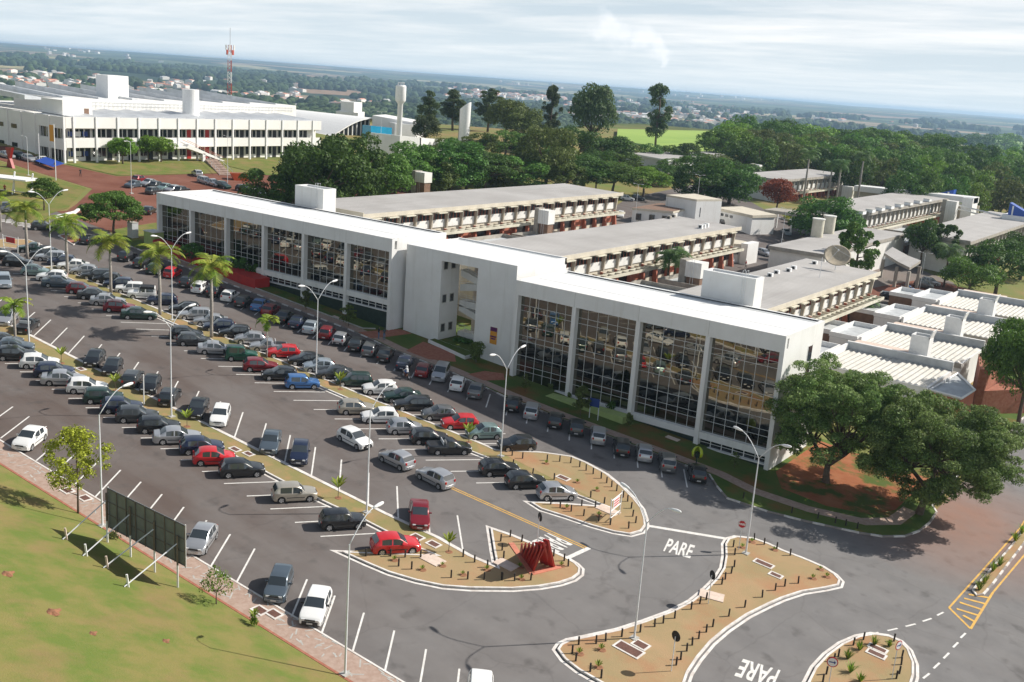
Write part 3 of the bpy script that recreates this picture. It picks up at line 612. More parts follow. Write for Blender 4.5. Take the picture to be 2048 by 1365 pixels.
for zz in (10.2, 5.6, 1.55):
    for yy in (YC+.9, YC+2.5):
        w_ = MB(); w_.box(OX0-.02, OX0+.02, yy-.36, yy+.36, zz-.5, zz+.5, M_DARKW); wo = bo(w_, 'window'); f_ = MB()
        for q in ((yy-.45, yy-.36, zz-.6, zz+.6), (yy+.36, yy+.45, zz-.6, zz+.6), (yy-.36, yy+.36, zz+.5, zz+.6), (yy-.36, yy+.36, zz-.6, zz-.5)): f_.box(OX0-.01, OX0+.05, *q, M_CONC)
        f_.obj('frame', wo)
for k, (za, zb_) in enumerate(((9.3, 7.7), (7.2, 8.2), (5.0, 5.0), (4.4, 2.6), (.6, .6))):   # ramps and landings
    mb = MB(); a, b = OX0+.02, OX1-.02; y = YC+4.2
    mb.hexa([(a, y, za-.9), (b, y, zb_-.9), (b, y+1.6, zb_-.9), (a, y+1.6, za-.9), (a, y, za), (b, y, zb_), (b, y+1.6, zb_), (a, y+1.6, za)], M_WALLW); bo(mb, 'stair_flight')
    mb = MB()
    for j in range(3): mb.tube([(a, y+.05, za+.3+.3*j), (b, y+.05, zb_+.3+.3*j)], .025, M_STEELW, 5)
    for j in range(6): f = j/5; mb.tube([(a+(b-a)*f, y+.05, za+(zb_-za)*f), (a+(b-a)*f, y+.05, za+(zb_-za)*f+.95)], .022, M_STEELW, 5)
    bo(mb, 'handrail')
M_BAN = mat('banner_orange', (.62, .27, .02), .7); M_BANP = mat('banner_purple', (.10, .01, .10), .7)
ban = MB(); ban.box(-78.5, -77.4, YC-.06, YC-.012, 1.35, 3.6, M_BAN); bn = ban.obj('banner'); tag(bn, 'orange and purple vertical banner on the middle block front wall', 'banner')
mb = MB(); mb.box(-78.5, -77.4, YC-.066, YC-.06, 3.05, 3.6, M_BANP); mb.box(-78.45, -77.45, YC-.066, YC-.06, 2.25, 2.45, M_BANP); mb.box(-78.35, -77.6, YC-.066, YC-.06, 1.95, 2.15, M_BANP); mb.obj('banner_print', bn)
# planter wall inside the opening
mb = MB(); mb.prism([(OX0-.6, YC-1.3), (OX1+.6, YC-2.4), (OX1+.6, YC-.02), (OX0-.6, YC-.02)], gzo(-.2), gzo(.55), M_WALLW); pl = mb.obj('low_planter'); tag(pl, 'low white walled planter with grass at foot of the stair opening', 'planter')
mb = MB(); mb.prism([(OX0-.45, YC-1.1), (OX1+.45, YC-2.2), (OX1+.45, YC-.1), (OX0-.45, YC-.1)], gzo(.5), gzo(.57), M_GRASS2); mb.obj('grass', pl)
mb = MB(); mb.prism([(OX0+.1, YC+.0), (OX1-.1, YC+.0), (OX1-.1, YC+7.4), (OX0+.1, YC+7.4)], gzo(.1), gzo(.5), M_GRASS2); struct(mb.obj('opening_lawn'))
# roof-top boxes (lift and tank rooms) with ladders: parts of their wings
for par, x0, x1, y0, y1, z0, z1, off in ((wL, -127.8, -121.2, 114.6, 117.4, 3, 16.1, (147.8, -YF, 0)), (wR, -53.9, -47.0, 114.4, 116.9, -4, 14.2, (73.4, -YF, 0))):
    mb = MB(); mb.box(x0, x1, y0, y1, z0, z1-.25, M_WALLW); mb.box(x0+.35, x1-.35, y0+.35, y1-.35, z1-.3, z1-.22, M_GUT)
    for q in ((x0-.003, x1+.003, y0-.003, y0+.3), (x0-.003, x1+.003, y1-.3, y1+.003), (x0-.003, x0+.3, y0+.3, y1-.3), (x1-.3, x1+.003, y0+.3, y1-.3)): mb.box(*q, z1-.3, z1, M_WALLW)
    o = mb.obj('tank_room', par); o.location = off
    mb = MB(); xl = x1-1.7
    for s_ in (0, .45): mb.tube([(xl+s_, y0-.15, z1-3.6), (xl+s_, y0-.15, z1+.8), (xl+s_, y0+.5, z1+.8), (xl+s_, y0+.5, z1)], .03, M_STEELW, 5)
    for k in range(12): mb.tube([(xl, y0-.15, z1-3.5+.35*k), (xl+.45, y0-.15, z1-3.5+.35*k)], .02, M_STEELW, 4)
    mb.obj('ladder', o)
# planters along the front
mb = MB(); cs = [(-146.5, 101.8), (-146.0, 100.3), (-139, 99.9), (-133.5, 99.7), (-131.5, 101.0), (-130, 99.9), (-122.5, 99.3), (-119.6, 99.6), (-119.4, 102.3)]
mb.prism(cs+[(-146.5, 102.3)], gzo(-.3), gzo(1.55), M_REDW); rp = mb.obj('red_planter'); tag(rp, 'long curved red planter wall in front of the left wing', 'planter')
mb = MB(); mb.prism([(-72.4, 101.9), (-72.2, 100.0), (-55.2, 100.3), (-55.2, 101.9)], gzo(-.3), -2.03, M_LIME); lp = mb.obj('green_planter'); tag(lp, 'long pale lime green planter wall below the right wing glazing', 'planter')
# ---------------------------------------------------------------- cars
def itp(x, tab): return float(np.interp(x, [a for a, _ in tab], [b for _, b in tab]))
CARS = {
 # L, W, roof profile (x from the nose), belt line, windscreen x0 x1, rear window x0 x1, side windows, wheels, options
 'hatch': dict(L=3.85, W=1.66, p=[(0, .60), (.12, .72), (.5, .82), (1.05, .93), (1.12, .95), (1.75, 1.36), (2.1, 1.42), (2.7, 1.43), (3.3, 1.37), (3.42, 1.33), (3.74, .98), (3.8, .80), (3.85, .62)], ws=(1.12, 1.75), rw=(3.42, 3.74), sw=[(1.5, 2.32), (2.42, 3.2)], wh=(.72, 3.15)),
 'compact': dict(L=3.65, W=1.64, p=[(0, .58), (.1, .70), (.45, .84), (.9, .97), (1.0, 1.0), (1.65, 1.38), (2.05, 1.43), (2.6, 1.42), (3.0, 1.35), (3.15, 1.28), (3.5, .98), (3.6, .80), (3.65, .58)], ws=(1.0, 1.65), rw=(3.15, 3.5), sw=[(1.4, 2.15), (2.25, 2.9)], wh=(.68, 3.02)),
 'boxy': dict(L=3.68, W=1.58, p=[(0, .62), (.06, .76), (.5, .84), (1.0, .92), (1.05, .93), (1.5, 1.39), (1.9, 1.45), (3.0, 1.45), (3.3, 1.41), (3.38, 1.37), (3.6, .98), (3.65, .80), (3.68, .60)], ws=(1.05, 1.5), rw=(3.38, 3.6), sw=[(1.32, 2.1), (2.2, 3.15)], wh=(.66, 3.02)),
 'sedan': dict(L=4.25, W=1.68, p=[(0, .58), (.12, .70), (.55, .80), (1.15, .92), (1.22, .94), (1.85, 1.35), (2.2, 1.41), (2.7, 1.41), (3.1, 1.34), (3.15, 1.32), (3.65, 1.02), (3.72, 1.0), (4.15, .95), (4.22, .84), (4.25, .62)], ws=(1.22, 1.85), rw=(3.15, 3.65), sw=[(1.6, 2.4), (2.5, 3.15)], wh=(.78, 3.42)),
 'wagon': dict(L=4.15, W=1.66, p=[(0, .58), (.12, .72), (.55, .82), (1.1, .93), (1.16, .95), (1.75, 1.38), (2.1, 1.44), (3.4, 1.45), (3.75, 1.40), (3.82, 1.36), (4.06, .98), (4.12, .80), (4.15, .60)], ws=(1.16, 1.75), rw=(3.82, 4.06), sw=[(1.55, 2.3), (2.38, 2.95), (3.03, 3.62)], wh=(.74, 3.3)),
 'van': dict(L=4.0, W=1.70, p=[(0, .62), (.12, .80), (.4, .93), (.8, 1.05), (.86, 1.08), (1.55, 1.58), (2.0, 1.66), (3.3, 1.67), (3.66, 1.60), (3.72, 1.55), (3.9, 1.05), (3.97, .85), (4.0, .62)], ws=(.86, 1.55), rw=(3.72, 3.9), sw=[(1.3, 2.15), (2.25, 2.9), (2.98, 3.55)], wh=(.70, 3.2)),
 'pickup': dict(L=4.4, W=1.68, p=[(0, .60), (.1, .74), (.6, .84), (1.15, .95), (1.2, .97), (1.8, 1.38), (2.1, 1.44), (2.5, 1.43), (2.62, 1.38), (2.78, .98), (2.84, .96), (4.3, .96), (4.38, .90), (4.4, .60)], ws=(1.2, 1.8), rw=(2.62, 2.78), sw=[(1.55, 2.4)], wh=(.80, 3.5), bed=(2.95, 4.22)),
 'jeep': dict(L=3.6, W=1.62, p=[(0, .70), (.05, .88), (.6, .96), (1.2, 1.03), (1.25, 1.06), (1.5, 1.58), (1.7, 1.68), (3.3, 1.68), (3.42, 1.62), (3.45, 1.58), (3.54, 1.08), (3.57, .9), (3.6, .62)], ws=(1.25, 1.5), rw=(3.45, 3.54), sw=[(1.45, 2.15), (2.3, 3.2)], wh=(.68, 2.95)),
}
M_BODY = mat('car_paint', (.3, .3, .3), .28, coat=.6)
def paint(name, rgb, metal=0.0, rough=.3): return mat('paint_'+name, rgb, rough, metal=metal, coat=.7)
PAINT = {'white': paint('white', (.76, .76, .75)), 'silver': paint('silver', (.46, .47, .49), .55), 'black': paint('black', (.012, .013, .015)), 'navy': paint('navy', (.014, .022, .055), .2),
 'charcoal': paint('charcoal', (.055, .06, .065), .4), 'grey': paint('grey', (.17, .175, .18), .5), 'red': paint('red', (.52, .012, .016)), 'dark red': paint('dark_red', (.20, .008, .015), .2), 'green': paint('green', (.012, .09, .055), .2),
 'dark green': paint('dark_green', (.012, .04, .03), .2), 'blue': paint('blue', (.05, .16, .40), .3), 'teal': paint('teal', (.24, .34, .33), .5), 'beige': paint('beige', (.47, .43, .36), .5), 'slate': paint('slate', (.10, .13, .16), .4), 'sky': paint('sky', (.42, .48, .53), .5)}
WR = .29
def wheel_mesh():
    t = MB(); r = MB(); n = 20
    prof = [(-.085, WR*.68), (-.09, WR*.93), (-.07, WR), (.07, WR), (.09, WR*.93), (.085, WR*.68)]
    for j in range(n):
        a0, a1 = 2*math.pi*j/n, 2*math.pi*(j+1)/n
        for (y0, r0), (y1, r1) in zip(prof, prof[1:]):
            t.face([(r0*math.cos(a0), y0, r0*math.sin(a0)), (r1*math.cos(a0), y1, r1*math.sin(a0)), (r1*math.cos(a1), y1, r1*math.sin(a1)), (r0*math.cos(a1), y0, r0*math.sin(a1))], M_TYRE)
    for s_ in (-1, 1):
        for j in range(n):
            a0, a1 = 2*math.pi*j/n, 2*math.pi*(j+1)/n; m_ = M_RIM if j % 4 else M_BLACK
            r.face([(0, s_*.075, 0), (WR*.70*math.cos(a0), s_*.088, WR*.70*math.sin(a0)), (WR*.70*math.cos(a1), s_*.088, WR*.70*math.sin(a1))], m_)
    r.tube([(0, -.08, 0), (0, .08, 0)], .05, M_RIM, 6); return t.mesh('wheel', True, 40), r.mesh('rim')
ME_WHEEL, ME_RIM = wheel_mesh()
def car_meshes(kind):
    T = CARS[kind]; Lc, W = T['L'], T['W']; hw0 = W/2; tall = max(z for _, z in T['p'])
    belt = lambda x: (.80 if tall < 1.5 else .90)+.10*x/Lc
    xs_ = {x for x, _ in T['p']} | set(T['ws']) | set(T['rw']) | {a for s_ in T['sw'] for a in s_} | {.04, .25, Lc-.04, Lc-.25}
    for xw in T['wh']: xs_ |= {xw+d for d in (-.36, -.33, -.25, -.13, 0, .13, .25, .33, .36)}
    if 'bed' in T: xs_ |= set(T['bed'])
    xs_ = sorted(x for x in xs_ if 0 <= x <= Lc); q = [xs_[0]]
    for x in xs_[1:]:
        if x-q[-1] > .018: q.append(x)
    xs_ = q; rows = []; gh = []
    for x in xs_:
        zt = itp(x, T['p']); zb = .20+(.10 if x < .05 or x > Lc-.05 else 0)
        arch = 0
        for xw in T['wh']:
            d = abs(x-xw)
            if d < .345: arch = max(arch, WR+math.sqrt(.345**2-d*d))
        zl = max(zb, arch); e = min(x, Lc-x); hw = hw0*(1-.15*(1-min(1, e/.5))**2)
        if x < .05 or x > Lc-.05: hw -= .02
        zm = max(.50, zl+.03); bz = min(belt(x), zt-.05); bz = max(bz, zm+.03)
        c = [(0, .24), (hw-.24, .24), (hw-.24, max(.24, zl-.01)), (hw-.02, zl), (hw, zm), (hw-.005, (zm+bz)/2), (hw-.025, bz)]
        g_ = zt-bz
        if zt-belt(x) > .12:
            t_ = min(1, (zt-belt(x))/.42); wt = (hw-.06)*(1-t_)+(hw0-.17)*t_
            c += [(hw-.045, bz+.02), (wt+.01, zt-.075), (wt-.05, zt-.02), (wt*.5, zt), (0, zt+.005)]; gh.append(True)
        else:
            c += [(hw-.06, bz+g_*.6), (hw*.86, zt-.012), (hw*.74, zt), (hw*.4, zt+.008), (0, zt+.01)]; gh.append(False)
        rows.append([(x, y, z) for y, z in c])
    nc = len(rows[0]); parts = {}; V = []
    half = [r for r in rows]; idx = {}
    def vid(i, j, s_):
        if j in (0, nc-1): s_ = 1
        k = (i, j, s_)
        if k not in idx: idx[k] = len(V); p = half[i][j]; V.append((Lc/2-p[0], p[1]*s_, p[2]))
        return idx[k]
    for i in range(len(xs_)-1):
        xa, xb = xs_[i], xs_[i+1]; xm = (xa+xb)/2
        for j in range(nc-1):
            p = 'body'
            if j <= 1: p = 'underbody'
            if j == 7 and any(a-.01 <= xm <= b for a, b in T['sw']): p = 'side_window'
            if j >= 9 and T['ws'][0] <= xm <= T['ws'][1]: p = 'windscreen'
            if j >= 9 and T['rw'][0] <= xm <= T['rw'][1]: p = 'rear_window'
            if 'bed' in T and j >= 9 and T['bed'][0] <= xm <= T['bed'][1]: p = 'cargo_bed'
            for s_ in (1, -1):
                f = [vid(i, j, s_), vid(i, j+1, s_), vid(i+1, j+1, s_), vid(i+1, j, s_)]
                if s_ < 0: f = f[::-1]
                f = list(dict.fromkeys(f))
                if len(f) >= 3: parts.setdefault(p+('_r' if p == 'side_window' and s_ < 0 else ''), []).append(f)
    for i, rev in ((0, False), (len(xs_)-1, True)):
        ring = [vid(i, j, 1) for j in range(nc)]+[vid(i, j, -1) for j in range(nc-2, 0, -1)]
        parts['body'].append(ring if rev else ring[::-1])
    out = {}
    for p, fs in parts.items():
        used = sorted({v for f in fs for v in f}); mp_ = {v: k for k, v in enumerate(used)}
        me = bpy.data.meshes.new(p); me.from_pydata([V[v] for v in used], [], [[mp_[v] for v in f] for f in fs])
        me.materials.append({'body': M_BODY, 'underbody': M_BLACK, 'cargo_bed': M_BLACK}.get(p, M_GLASSC)); me.shade_smooth(); me.set_sharp_from_angle(angle=R(32)); out[p] = me
    # trim
    def bx(nm, x0, x1, y0, y1, z0, z1, m): return MB().box(Lc/2-x1, Lc/2-x0, y0, y1, z0, z1, m).mesh(nm)
    hz = itp(.12, T['p'])
    out['headlight'] = [bx('headlight', .0, .16, s_*(hw0-.36)-.13, s_*(hw0-.36)+.13, hz-.17, hz-.05, M_LAMP) for s_ in (1, -1)]
    ty = .62 if kind in ('boxy', 'jeep', 'pickup', 'sedan') else .70
    out['tail_light'] = [bx('tail_light', Lc-.16, Lc+.0, s_*(hw0-.26)-.09, s_*(hw0-.26)+.09, ty, ty+(.16 if ty < .65 else .22), M_TAIL) for s_ in (1, -1)]
    out['bumper'] = []
    for e in (0, 1):
        mb = MB(); pts = [(.17, hw0-.045), (.02, hw0-.21), (-.045, hw0-.42), (-.055, 0), (-.045, -hw0+.42), (.02, -hw0+.21), (.17, -hw0+.045)]
        for a, b in zip(pts, pts[1:]):
            xa, xb = (a[0], b[0]) if e == 0 else (Lc-a[0], Lc-b[0]); ia = .06 if e == 0 else -.06
            mb.hexa([(Lc/2-xa, a[1], .24), (Lc/2-xb, b[1], .24), (Lc/2-xb-ia, b[1]*.93, .24), (Lc/2-xa-ia, a[1]*.93, .24), (Lc/2-xa, a[1], .50), (Lc/2-xb, b[1], .50), (Lc/2-xb-ia, b[1]*.93, .52), (Lc/2-xa-ia, a[1]*.93, .52)], M_BODY)
        out['bumper'].append(mb.mesh('bumper'))
    out['number_plate'] = [bx('number_plate', -.075, -.055, -.2, .2, .34, .46, M_PLATE), bx('number_plate', Lc+.055, Lc+.075, -.2, .2, .36, .48, M_PLATE)]
    out['grille'] = [bx('grille', -.03, .05, -.36, .36, hz-.16, hz-.07, M_BLACK)]
    xm = T['ws'][0]+.38
    out['wing_mirror'] = [bx('wing_mirror', xm, xm+.1, min(s_*(hw0-.06), s_*(hw0+.14)), max(s_*(hw0-.06), s_*(hw0+.14)), belt(xm)+.05, belt(xm)+.17, M_BODY) for s_ in (1, -1)]
    out['side_moulding'] = [bx('side_moulding', T['wh'][0]+.42, T['wh'][1]-.42, min(s_*(hw0-.01), s_*(hw0+.012)), max(s_*(hw0-.01), s_*(hw0+.012)), .47, .53, M_BLACK) for s_ in (1, -1)]
    out['door_gap'] = None
    out['wheelpos'] = [(Lc/2-xw, s_*(hw0-.085), WR) for xw in T['wh'] for s_ in (1, -1)]
    if kind == 'jeep': sp = MB(); sp.tube([(-Lc/2-.02, 0, .85), (-Lc/2-.2, 0, .85)], .31, M_TYRE, 18); out['spare_wheel'] = [sp.mesh('spare_wheel')]
    if 'bed' in T: rl = MB(); rl.box(Lc/2-T['bed'][0]-.0, Lc/2-T['bed'][0]+.05, -.6, .6, 1.0, 1.35, M_STEELW); out['roll_bar'] = [rl.mesh('roll_bar')]
    return out
CM = {k: car_meshes(k) for k in CARS}
def slope_rot(heading):
    n = Vector((-B0, 0, 1)).normalized(); f = Vector((math.cos(heading), math.sin(heading), 0)); f = (f-n*f.dot(n)).normalized(); l = n.cross(f)
    return Matrix(((f.x, l.x, n.x), (f.y, l.y, n.y), (f.z, l.z, n.z))).to_euler()
KIND = {'hatch': 'hatchback', 'compact': 'hatchback', 'boxy': 'hatchback', 'sedan': 'sedan', 'wagon': 'estate car', 'van': 'minivan', 'pickup': 'pickup truck', 'jeep': 'off-road car'}
def put_car(kind, colour, p, heading, label, group, detail=True, dark_trim=False, flat=False):
    t = top('parked_car' if kind != 'pickup' else 'pickup_truck', label, 'car' if kind != 'pickup' else 'pickup', p, 0, group)
    t.rotation_euler = slope_rot(heading) if not flat else (0, 0, heading); t.scale = (1.05, 1.05, 1.05)
    M = CM[kind]; pm = PAINT[colour]
    def add(nm, me, m=None):
        o = inst(nm, me, t)
        if m: o.material_slots[0].link = 'OBJECT'; o.material_slots[0].material = m
        return o
    add('body', M['body'], pm); add('underbody', M['underbody']); add('windscreen', M['windscreen']); add('rear_window', M['rear_window'])
    add('side_window', M['side_window']); add('side_window', M['side_window_r'])
    if 'cargo_bed' in M: add('cargo_bed', M['cargo_bed'])
    for q in M['wheelpos']:
        wq = inst('wheel', ME_WHEEL, t, q); inst('rim', ME_RIM, wq)
    if detail:
        for k in ('headlight', 'tail_light', 'number_plate', 'grille', 'side_moulding'):
            for me in M[k]: add(k, me)
        for k in ('bumper', 'wing_mirror'):
            for me in M[k]: add(k, me, M_BLACK if dark_trim else pm)
        for k in ('spare_wheel', 'roll_bar'):
            for me in M.get(k, []): add(k, me)
    if label and 'roof rack' in label:
        mb = MB()
        for s_ in (-.5, .5): mb.tube([(.4, s_, 1.43), (.3, s_, 1.52), (-1.2, s_, 1.52), (-1.3, s_, 1.42)], .02, M_BLACK, 5)
        for x in (.1, -.9): mb.tube([(x, -.62, 1.54), (x, .62, 1.54)], .025, M_BLACK, 5)
        mb.obj('roof_rack', t)
    if label and 'soft top' in label:
        mb = MB(); mb.hexa([(.42, -.72, 1.02), (-1.62, -.72, 1.02), (-1.62, .72, 1.02), (.42, .72, 1.02), (.22, -.66, 1.72), (-1.5, -.66, 1.72), (-1.5, .66, 1.72), (.22, .66, 1.72)], M_BLACK); mb.obj('soft_top', t, bevel=.05)
    return t
DT = {'wd': 1}
# rows: (pixel x, pixel y of the body centre, type, colour, n = nose reversed, d = dark trim, custom label)
ROWS = {
'building': (122, 'at the building kerb', [
 (254, 512, 'hatch', 'black'), (285, 525, 'hatch', 'black'), (311, 537, 'hatch', 'dark green'), (345, 545, 'boxy', 'red', 'bright red hatchback behind the fourth palm, parked along the red planter'), (377, 563, 'hatch', 'black'), (402, 574, 'wagon', 'white'), (432, 582, 'hatch', 'black'), (460, 591, 'hatch', 'white'), (487, 602, 'hatch', 'black'),
 (520, 609, 'sedan', 'blue', 'blue sedan at the building kerb, right of the fifth palm'), (541, 619, 'hatch', 'dark red'), (569, 633, 'sedan', 'black'), (596, 643, 'sedan', 'navy'), (623, 653, 'sedan', 'sky', 'pale blue sedan at the building kerb behind the double lamp'), (654, 665, 'boxy', 'dark red'), (683, 676, 'hatch', 'silver'), (713, 687, 'sedan', 'black'), (740, 697, 'wagon', 'grey'), (771, 708, 'sedan', 'black'),
 (809, 724, 'sedan', 'navy', 'navy blue sedan parked just behind the motorcycle rider'), (847, 739, 'hatch', 'dark red', 'dark red hatchback between the motorcycle rider and a silver minivan'), (881, 747, 'van', 'silver', 'silver minivan facing the camera at the building kerb'), (915, 766, 'compact', 'white'), (952, 779, 'sedan', 'grey'),
 (1026, 806, 'hatch', 'black'), (1063, 820, 'wagon', 'silver'), (1111, 839, 'hatch', 'black'), (1153, 852, 'hatch', 'charcoal'), (1196, 869, 'wagon', 'silver'), (1243, 892, 'wagon', 'black'), (1288, 904, 'compact', 'silver'), (1334, 922, 'wagon', 'grey'), (1394, 944, 'hatch', 'black', 'black hatchback last in the building row, beside the kerb corner')]),
'palm_upper': (235, 'above the palm median', [
 (67, 497, 'pickup', 'dark green', 'dark green pickup above the palm median near the first palm'), (92, 506, 'sedan', 'charcoal'), (102, 514, 'wagon', 'silver'), (124, 522, 'hatch', 'navy'), (147, 531, 'sedan', 'white'), (169, 541, 'compact', 'silver'), (194, 550, 'wagon', 'charcoal'), (214, 557, 'compact', 'black'), (237, 567, 'hatch', 'navy'), (260, 577, 'boxy', 'white'), (284, 588, 'jeep', 'white', 'white open jeep with black soft top above the palm median'),
 (324, 600, 'hatch', 'navy'), (369, 617, 'hatch', 'black'), (390, 629, 'wagon', 'silver'), (422, 641, 'sedan', 'silver'), (438, 652, 'hatch', 'navy'), (470, 664, 'hatch', 'black'), (500, 677, 'compact', 'silver'), (537, 692, 'pickup', 'silver', 'silver pickup with black cargo bed above the palm median'), (566, 704, 'hatch', 'red'), (612, 719, 'sedan', 'black'), (638, 732, 'compact', 'sky'), (669, 746, 'sedan', 'charcoal'), (707, 760, 'wagon', 'dark green'),
 (759, 776, 'hatch', 'white'), (804, 792, 'sedan', 'dark green'), (826, 808, 'wagon', 'black'), (877, 827, 'compact', 'grey'), (919, 845, 'hatch', 'red'), (967, 864, 'compact', 'teal'), (1033, 888, 'hatch', 'black')]),
'palm_lower': (55, 'below the palm median', [
 (8, 511, 'hatch', 'black'), (35, 524, 'hatch', 'black'), (71, 542, 'compact', 'teal'), (104, 553, 'hatch', 'white', 'n'), (118, 565, 'sedan', 'slate'), (164, 578, 'hatch', 'dark red'), (189, 589, 'sedan', 'charcoal'), (215, 601, 'sedan', 'silver'), (239, 614, 'hatch', 'dark red'), (277, 628, 'sedan', 'dark green'),
 (372, 667, 'hatch', 'black'), (387, 680, 'hatch', 'charcoal'), (432, 697, 'sedan', 'silver'), (482, 710, 'jeep', 'green', 'small green jeep with spare wheel below the palm median'), (521, 731, 'hatch', 'dark red'), (559, 748, 'hatch', 'black', 'n'), (604, 765, 'boxy', 'blue', 'bright blue old hatchback below the palm median'),
 (712, 815, 'hatch', 'beige', 'beige hatchback below the palm median beside the double lamp'), (759, 832, 'hatch', 'white', 'n'), (809, 854, 'compact', 'silver'), (858, 874, 'hatch', 'black'), (897, 894, 'pickup', 'black', 'black pickup with open cargo bed below the palm median'), (998, 936, 'hatch', 'black', 'black hatchback with roof rack below the palm median end'), (1051, 961, 'hatch', 'black'), (1113, 984, 'compact', 'silver')]),
'lower_upper': (-46, 'above the lower median', [
 (14, 635, 'sedan', 'silver'), (54, 651, 'pickup', 'black', 'n', 'black pickup above the lower median behind the short palm'), (189, 717, 'compact', 'black'), (225, 734, 'compact', 'black'), (265, 756, 'wagon', 'charcoal', 'n'), (301, 769, 'compact', 'black'), (339, 792, 'wagon', 'black', 'n'), (395, 816, 'sedan', 'black'), (440, 831, 'hatch', 'white'),
 (541, 883, 'sedan', 'slate'), (599, 905, 'hatch', 'navy'), (838, 1028, 'sedan', 'dark red', 'dark red sedan alone above the lower median')]),
'lower_lower': (57, 'below the lower median', [
 (8, 682, 'hatch', 'charcoal'), (25, 692, 'sedan', 'slate'), (32, 708, 'hatch', 'black'), (79, 724, 'hatch', 'white'), (108, 741, 'hatch', 'navy'), (127, 757, 'sedan', 'silver'), (174, 773, 'hatch', 'white'), (206, 793, 'boxy', 'dark green'), (243, 812, 'hatch', 'navy'), (274, 830, 'hatch', 'charcoal'), (317, 851, 'hatch', 'black'), (354, 872, 'sedan', 'silver'), (403, 892, 'hatch', 'navy'), (428, 914, 'compact', 'red'), (483, 937, 'hatch', 'black'),
 (588, 986, 'boxy', 'beige', 'beige boxy hatchback alone below the lower median'), (684, 1040, 'boxy', 'black', 'black boxy hatchback next to the red hatchback at the island'), (790, 1088, 'hatch', 'red', 'bright red hatchback parked against the tip of the lower island')]),
'footpath': (-54, 'at the footpath kerb', [
 (59, 877, 'compact', 'white', 'white hatchback alone at the footpath kerb near the left edge'), (402, 1077, 'compact', 'silver', 'silver hatchback just right of the billboard'), (557, 1169, 'boxy', 'slate', 'dark blue boxy hatchback at the footpath kerb next to a white car'), (631, 1212, 'hatch', 'white', 'white hatchback at the footpath kerb left of the single lamp'), (958, 1388, 'hatch', 'white', 'white car cut off by the bottom edge of the photo')]),
}
jr = random.Random(11)
for rn, (ang, where, cars) in ROWS.items():
    seen = {}
    for i, c in enumerate(cars):
        px, py, kind, colour = c[:4]; ex = c[4:]; rev = 'n' in ex; cust = [e for e in ex if len(e) > 2]
        p = G(px, py, .62); p.z = gz(p.x, p.y)+.035
        a = ang+(180 if rev else 0)+jr.uniform(-2, 2)
        if rn == 'building' and kind == 'van': a += 180
        nb = lambda k: f"{cars[k][3]} {KIND[cars[k][2]].replace(' truck', '')}" if 0 <= k < len(cars) else None
        if cust: lab = cust[0]
        else:
            l, r_ = nb(i-1), nb(i+1); d = f"{colour} {KIND[kind]}"
            if l and r_: lab = f"{d} {where}, between {l} and {r_}"
            else: lab = f"{d} {where}, {'left end next to '+(r_ or '') if r_ else 'right end next to '+l}"
            if lab in seen: lab = f"{d} {where}, {['', 'second', 'third', 'fourth', 'fifth'][seen[lab]]} from left of its colour, by {l}" if False else f"{d} {where}, number {i+1} from left, next to {l}"
            seen[lab] = 1
        rest = kind in ('hatch', 'boxy') and colour in ('white', 'silver', 'blue') and (i % 3 == 0)
        put_car(kind, colour, p, R(a), lab, 'cars parked '+where, True, rest)
for px, py, kind, colour, a, lab in ((709, 877, 'hatch', 'white', -4, 'white hatchback driving through the aisle toward the exit'), (793, 918, 'compact', 'silver', 178, 'silver rounded hatchback driving up the aisle toward the white hatchback'), (870, 954, 'hatch', 'silver', 176, 'silver hatchback driving over the start of the yellow line'), (8, 562, 'wagon', 'sky', -25, 'pale silver car driving in the aisle at the left edge'),
   (178, 479, 'hatch', 'black', 122, 'black hatchback beside the red triangle island'), (88, 453, 'hatch', 'charcoal', 60, 'dark hatchback half hidden by the second palm near the crossing'), (13, 415, 'sedan', 'grey', -30, 'grey sedan on the road near the bus stop'), (298, 421, 'hatch', 'black', 125, 'black hatchback on the red drive under the round tree')):
    p = G(px, py, .62); p.z = gz(p.x, p.y)+.035
    put_car(kind, colour, p, R(a), lab, None, True, colour == 'white')
# cars far behind: too small to show more than body, glass and wheels
far = [(267, 369, 'sedan', 'slate', -70), (280, 358, 'hatch', 'dark red', 110), (297, 366, 'sedan', 'silver', -70), (315, 370, 'hatch', 'charcoal', 110), (329, 375, 'sedan', 'teal', -70), (308, 382, 'wagon', 'charcoal', 110), (345, 379, 'hatch', 'silver', -70), (364, 380, 'hatch', 'black', 110), (394, 347, 'hatch', 'silver', 160), (410, 362, 'wagon', 'silver', 0), (426, 366, 'sedan', 'silver', 0), (446, 371, 'hatch', 'dark green', 0), (489, 378, 'hatch', 'black', 20), (518, 387, 'hatch', 'white', 20), (529, 395, 'sedan', 'slate', 20), (584, 374, 'hatch', 'charcoal', 30),
       (13, 310, 'sedan', 'silver', 5), (38, 311, 'wagon', 'dark green', 5), (58, 317, 'hatch', 'silver', 0), (86, 321, 'sedan', 'white', 0)]
for k, (px, py, kind, colour, a) in enumerate(far):
    p = G(px, py, .62); p.z = gz(p.x, p.y)+.035
    where = 'in the upper red car park' if k < 16 else 'by the shaded gable of the white building'
    nb = [f for j, f in enumerate(far) if abs(j-k) == 1 and (j < 16) == (k < 16)][0]
    put_car(kind, colour, p, R(a), f"{colour} {KIND[kind]} {where}, beside a {nb[3]} {KIND[nb[2]]}"+(', nearer side' if k in (2, 10) else ''), 'cars parked '+where, False)
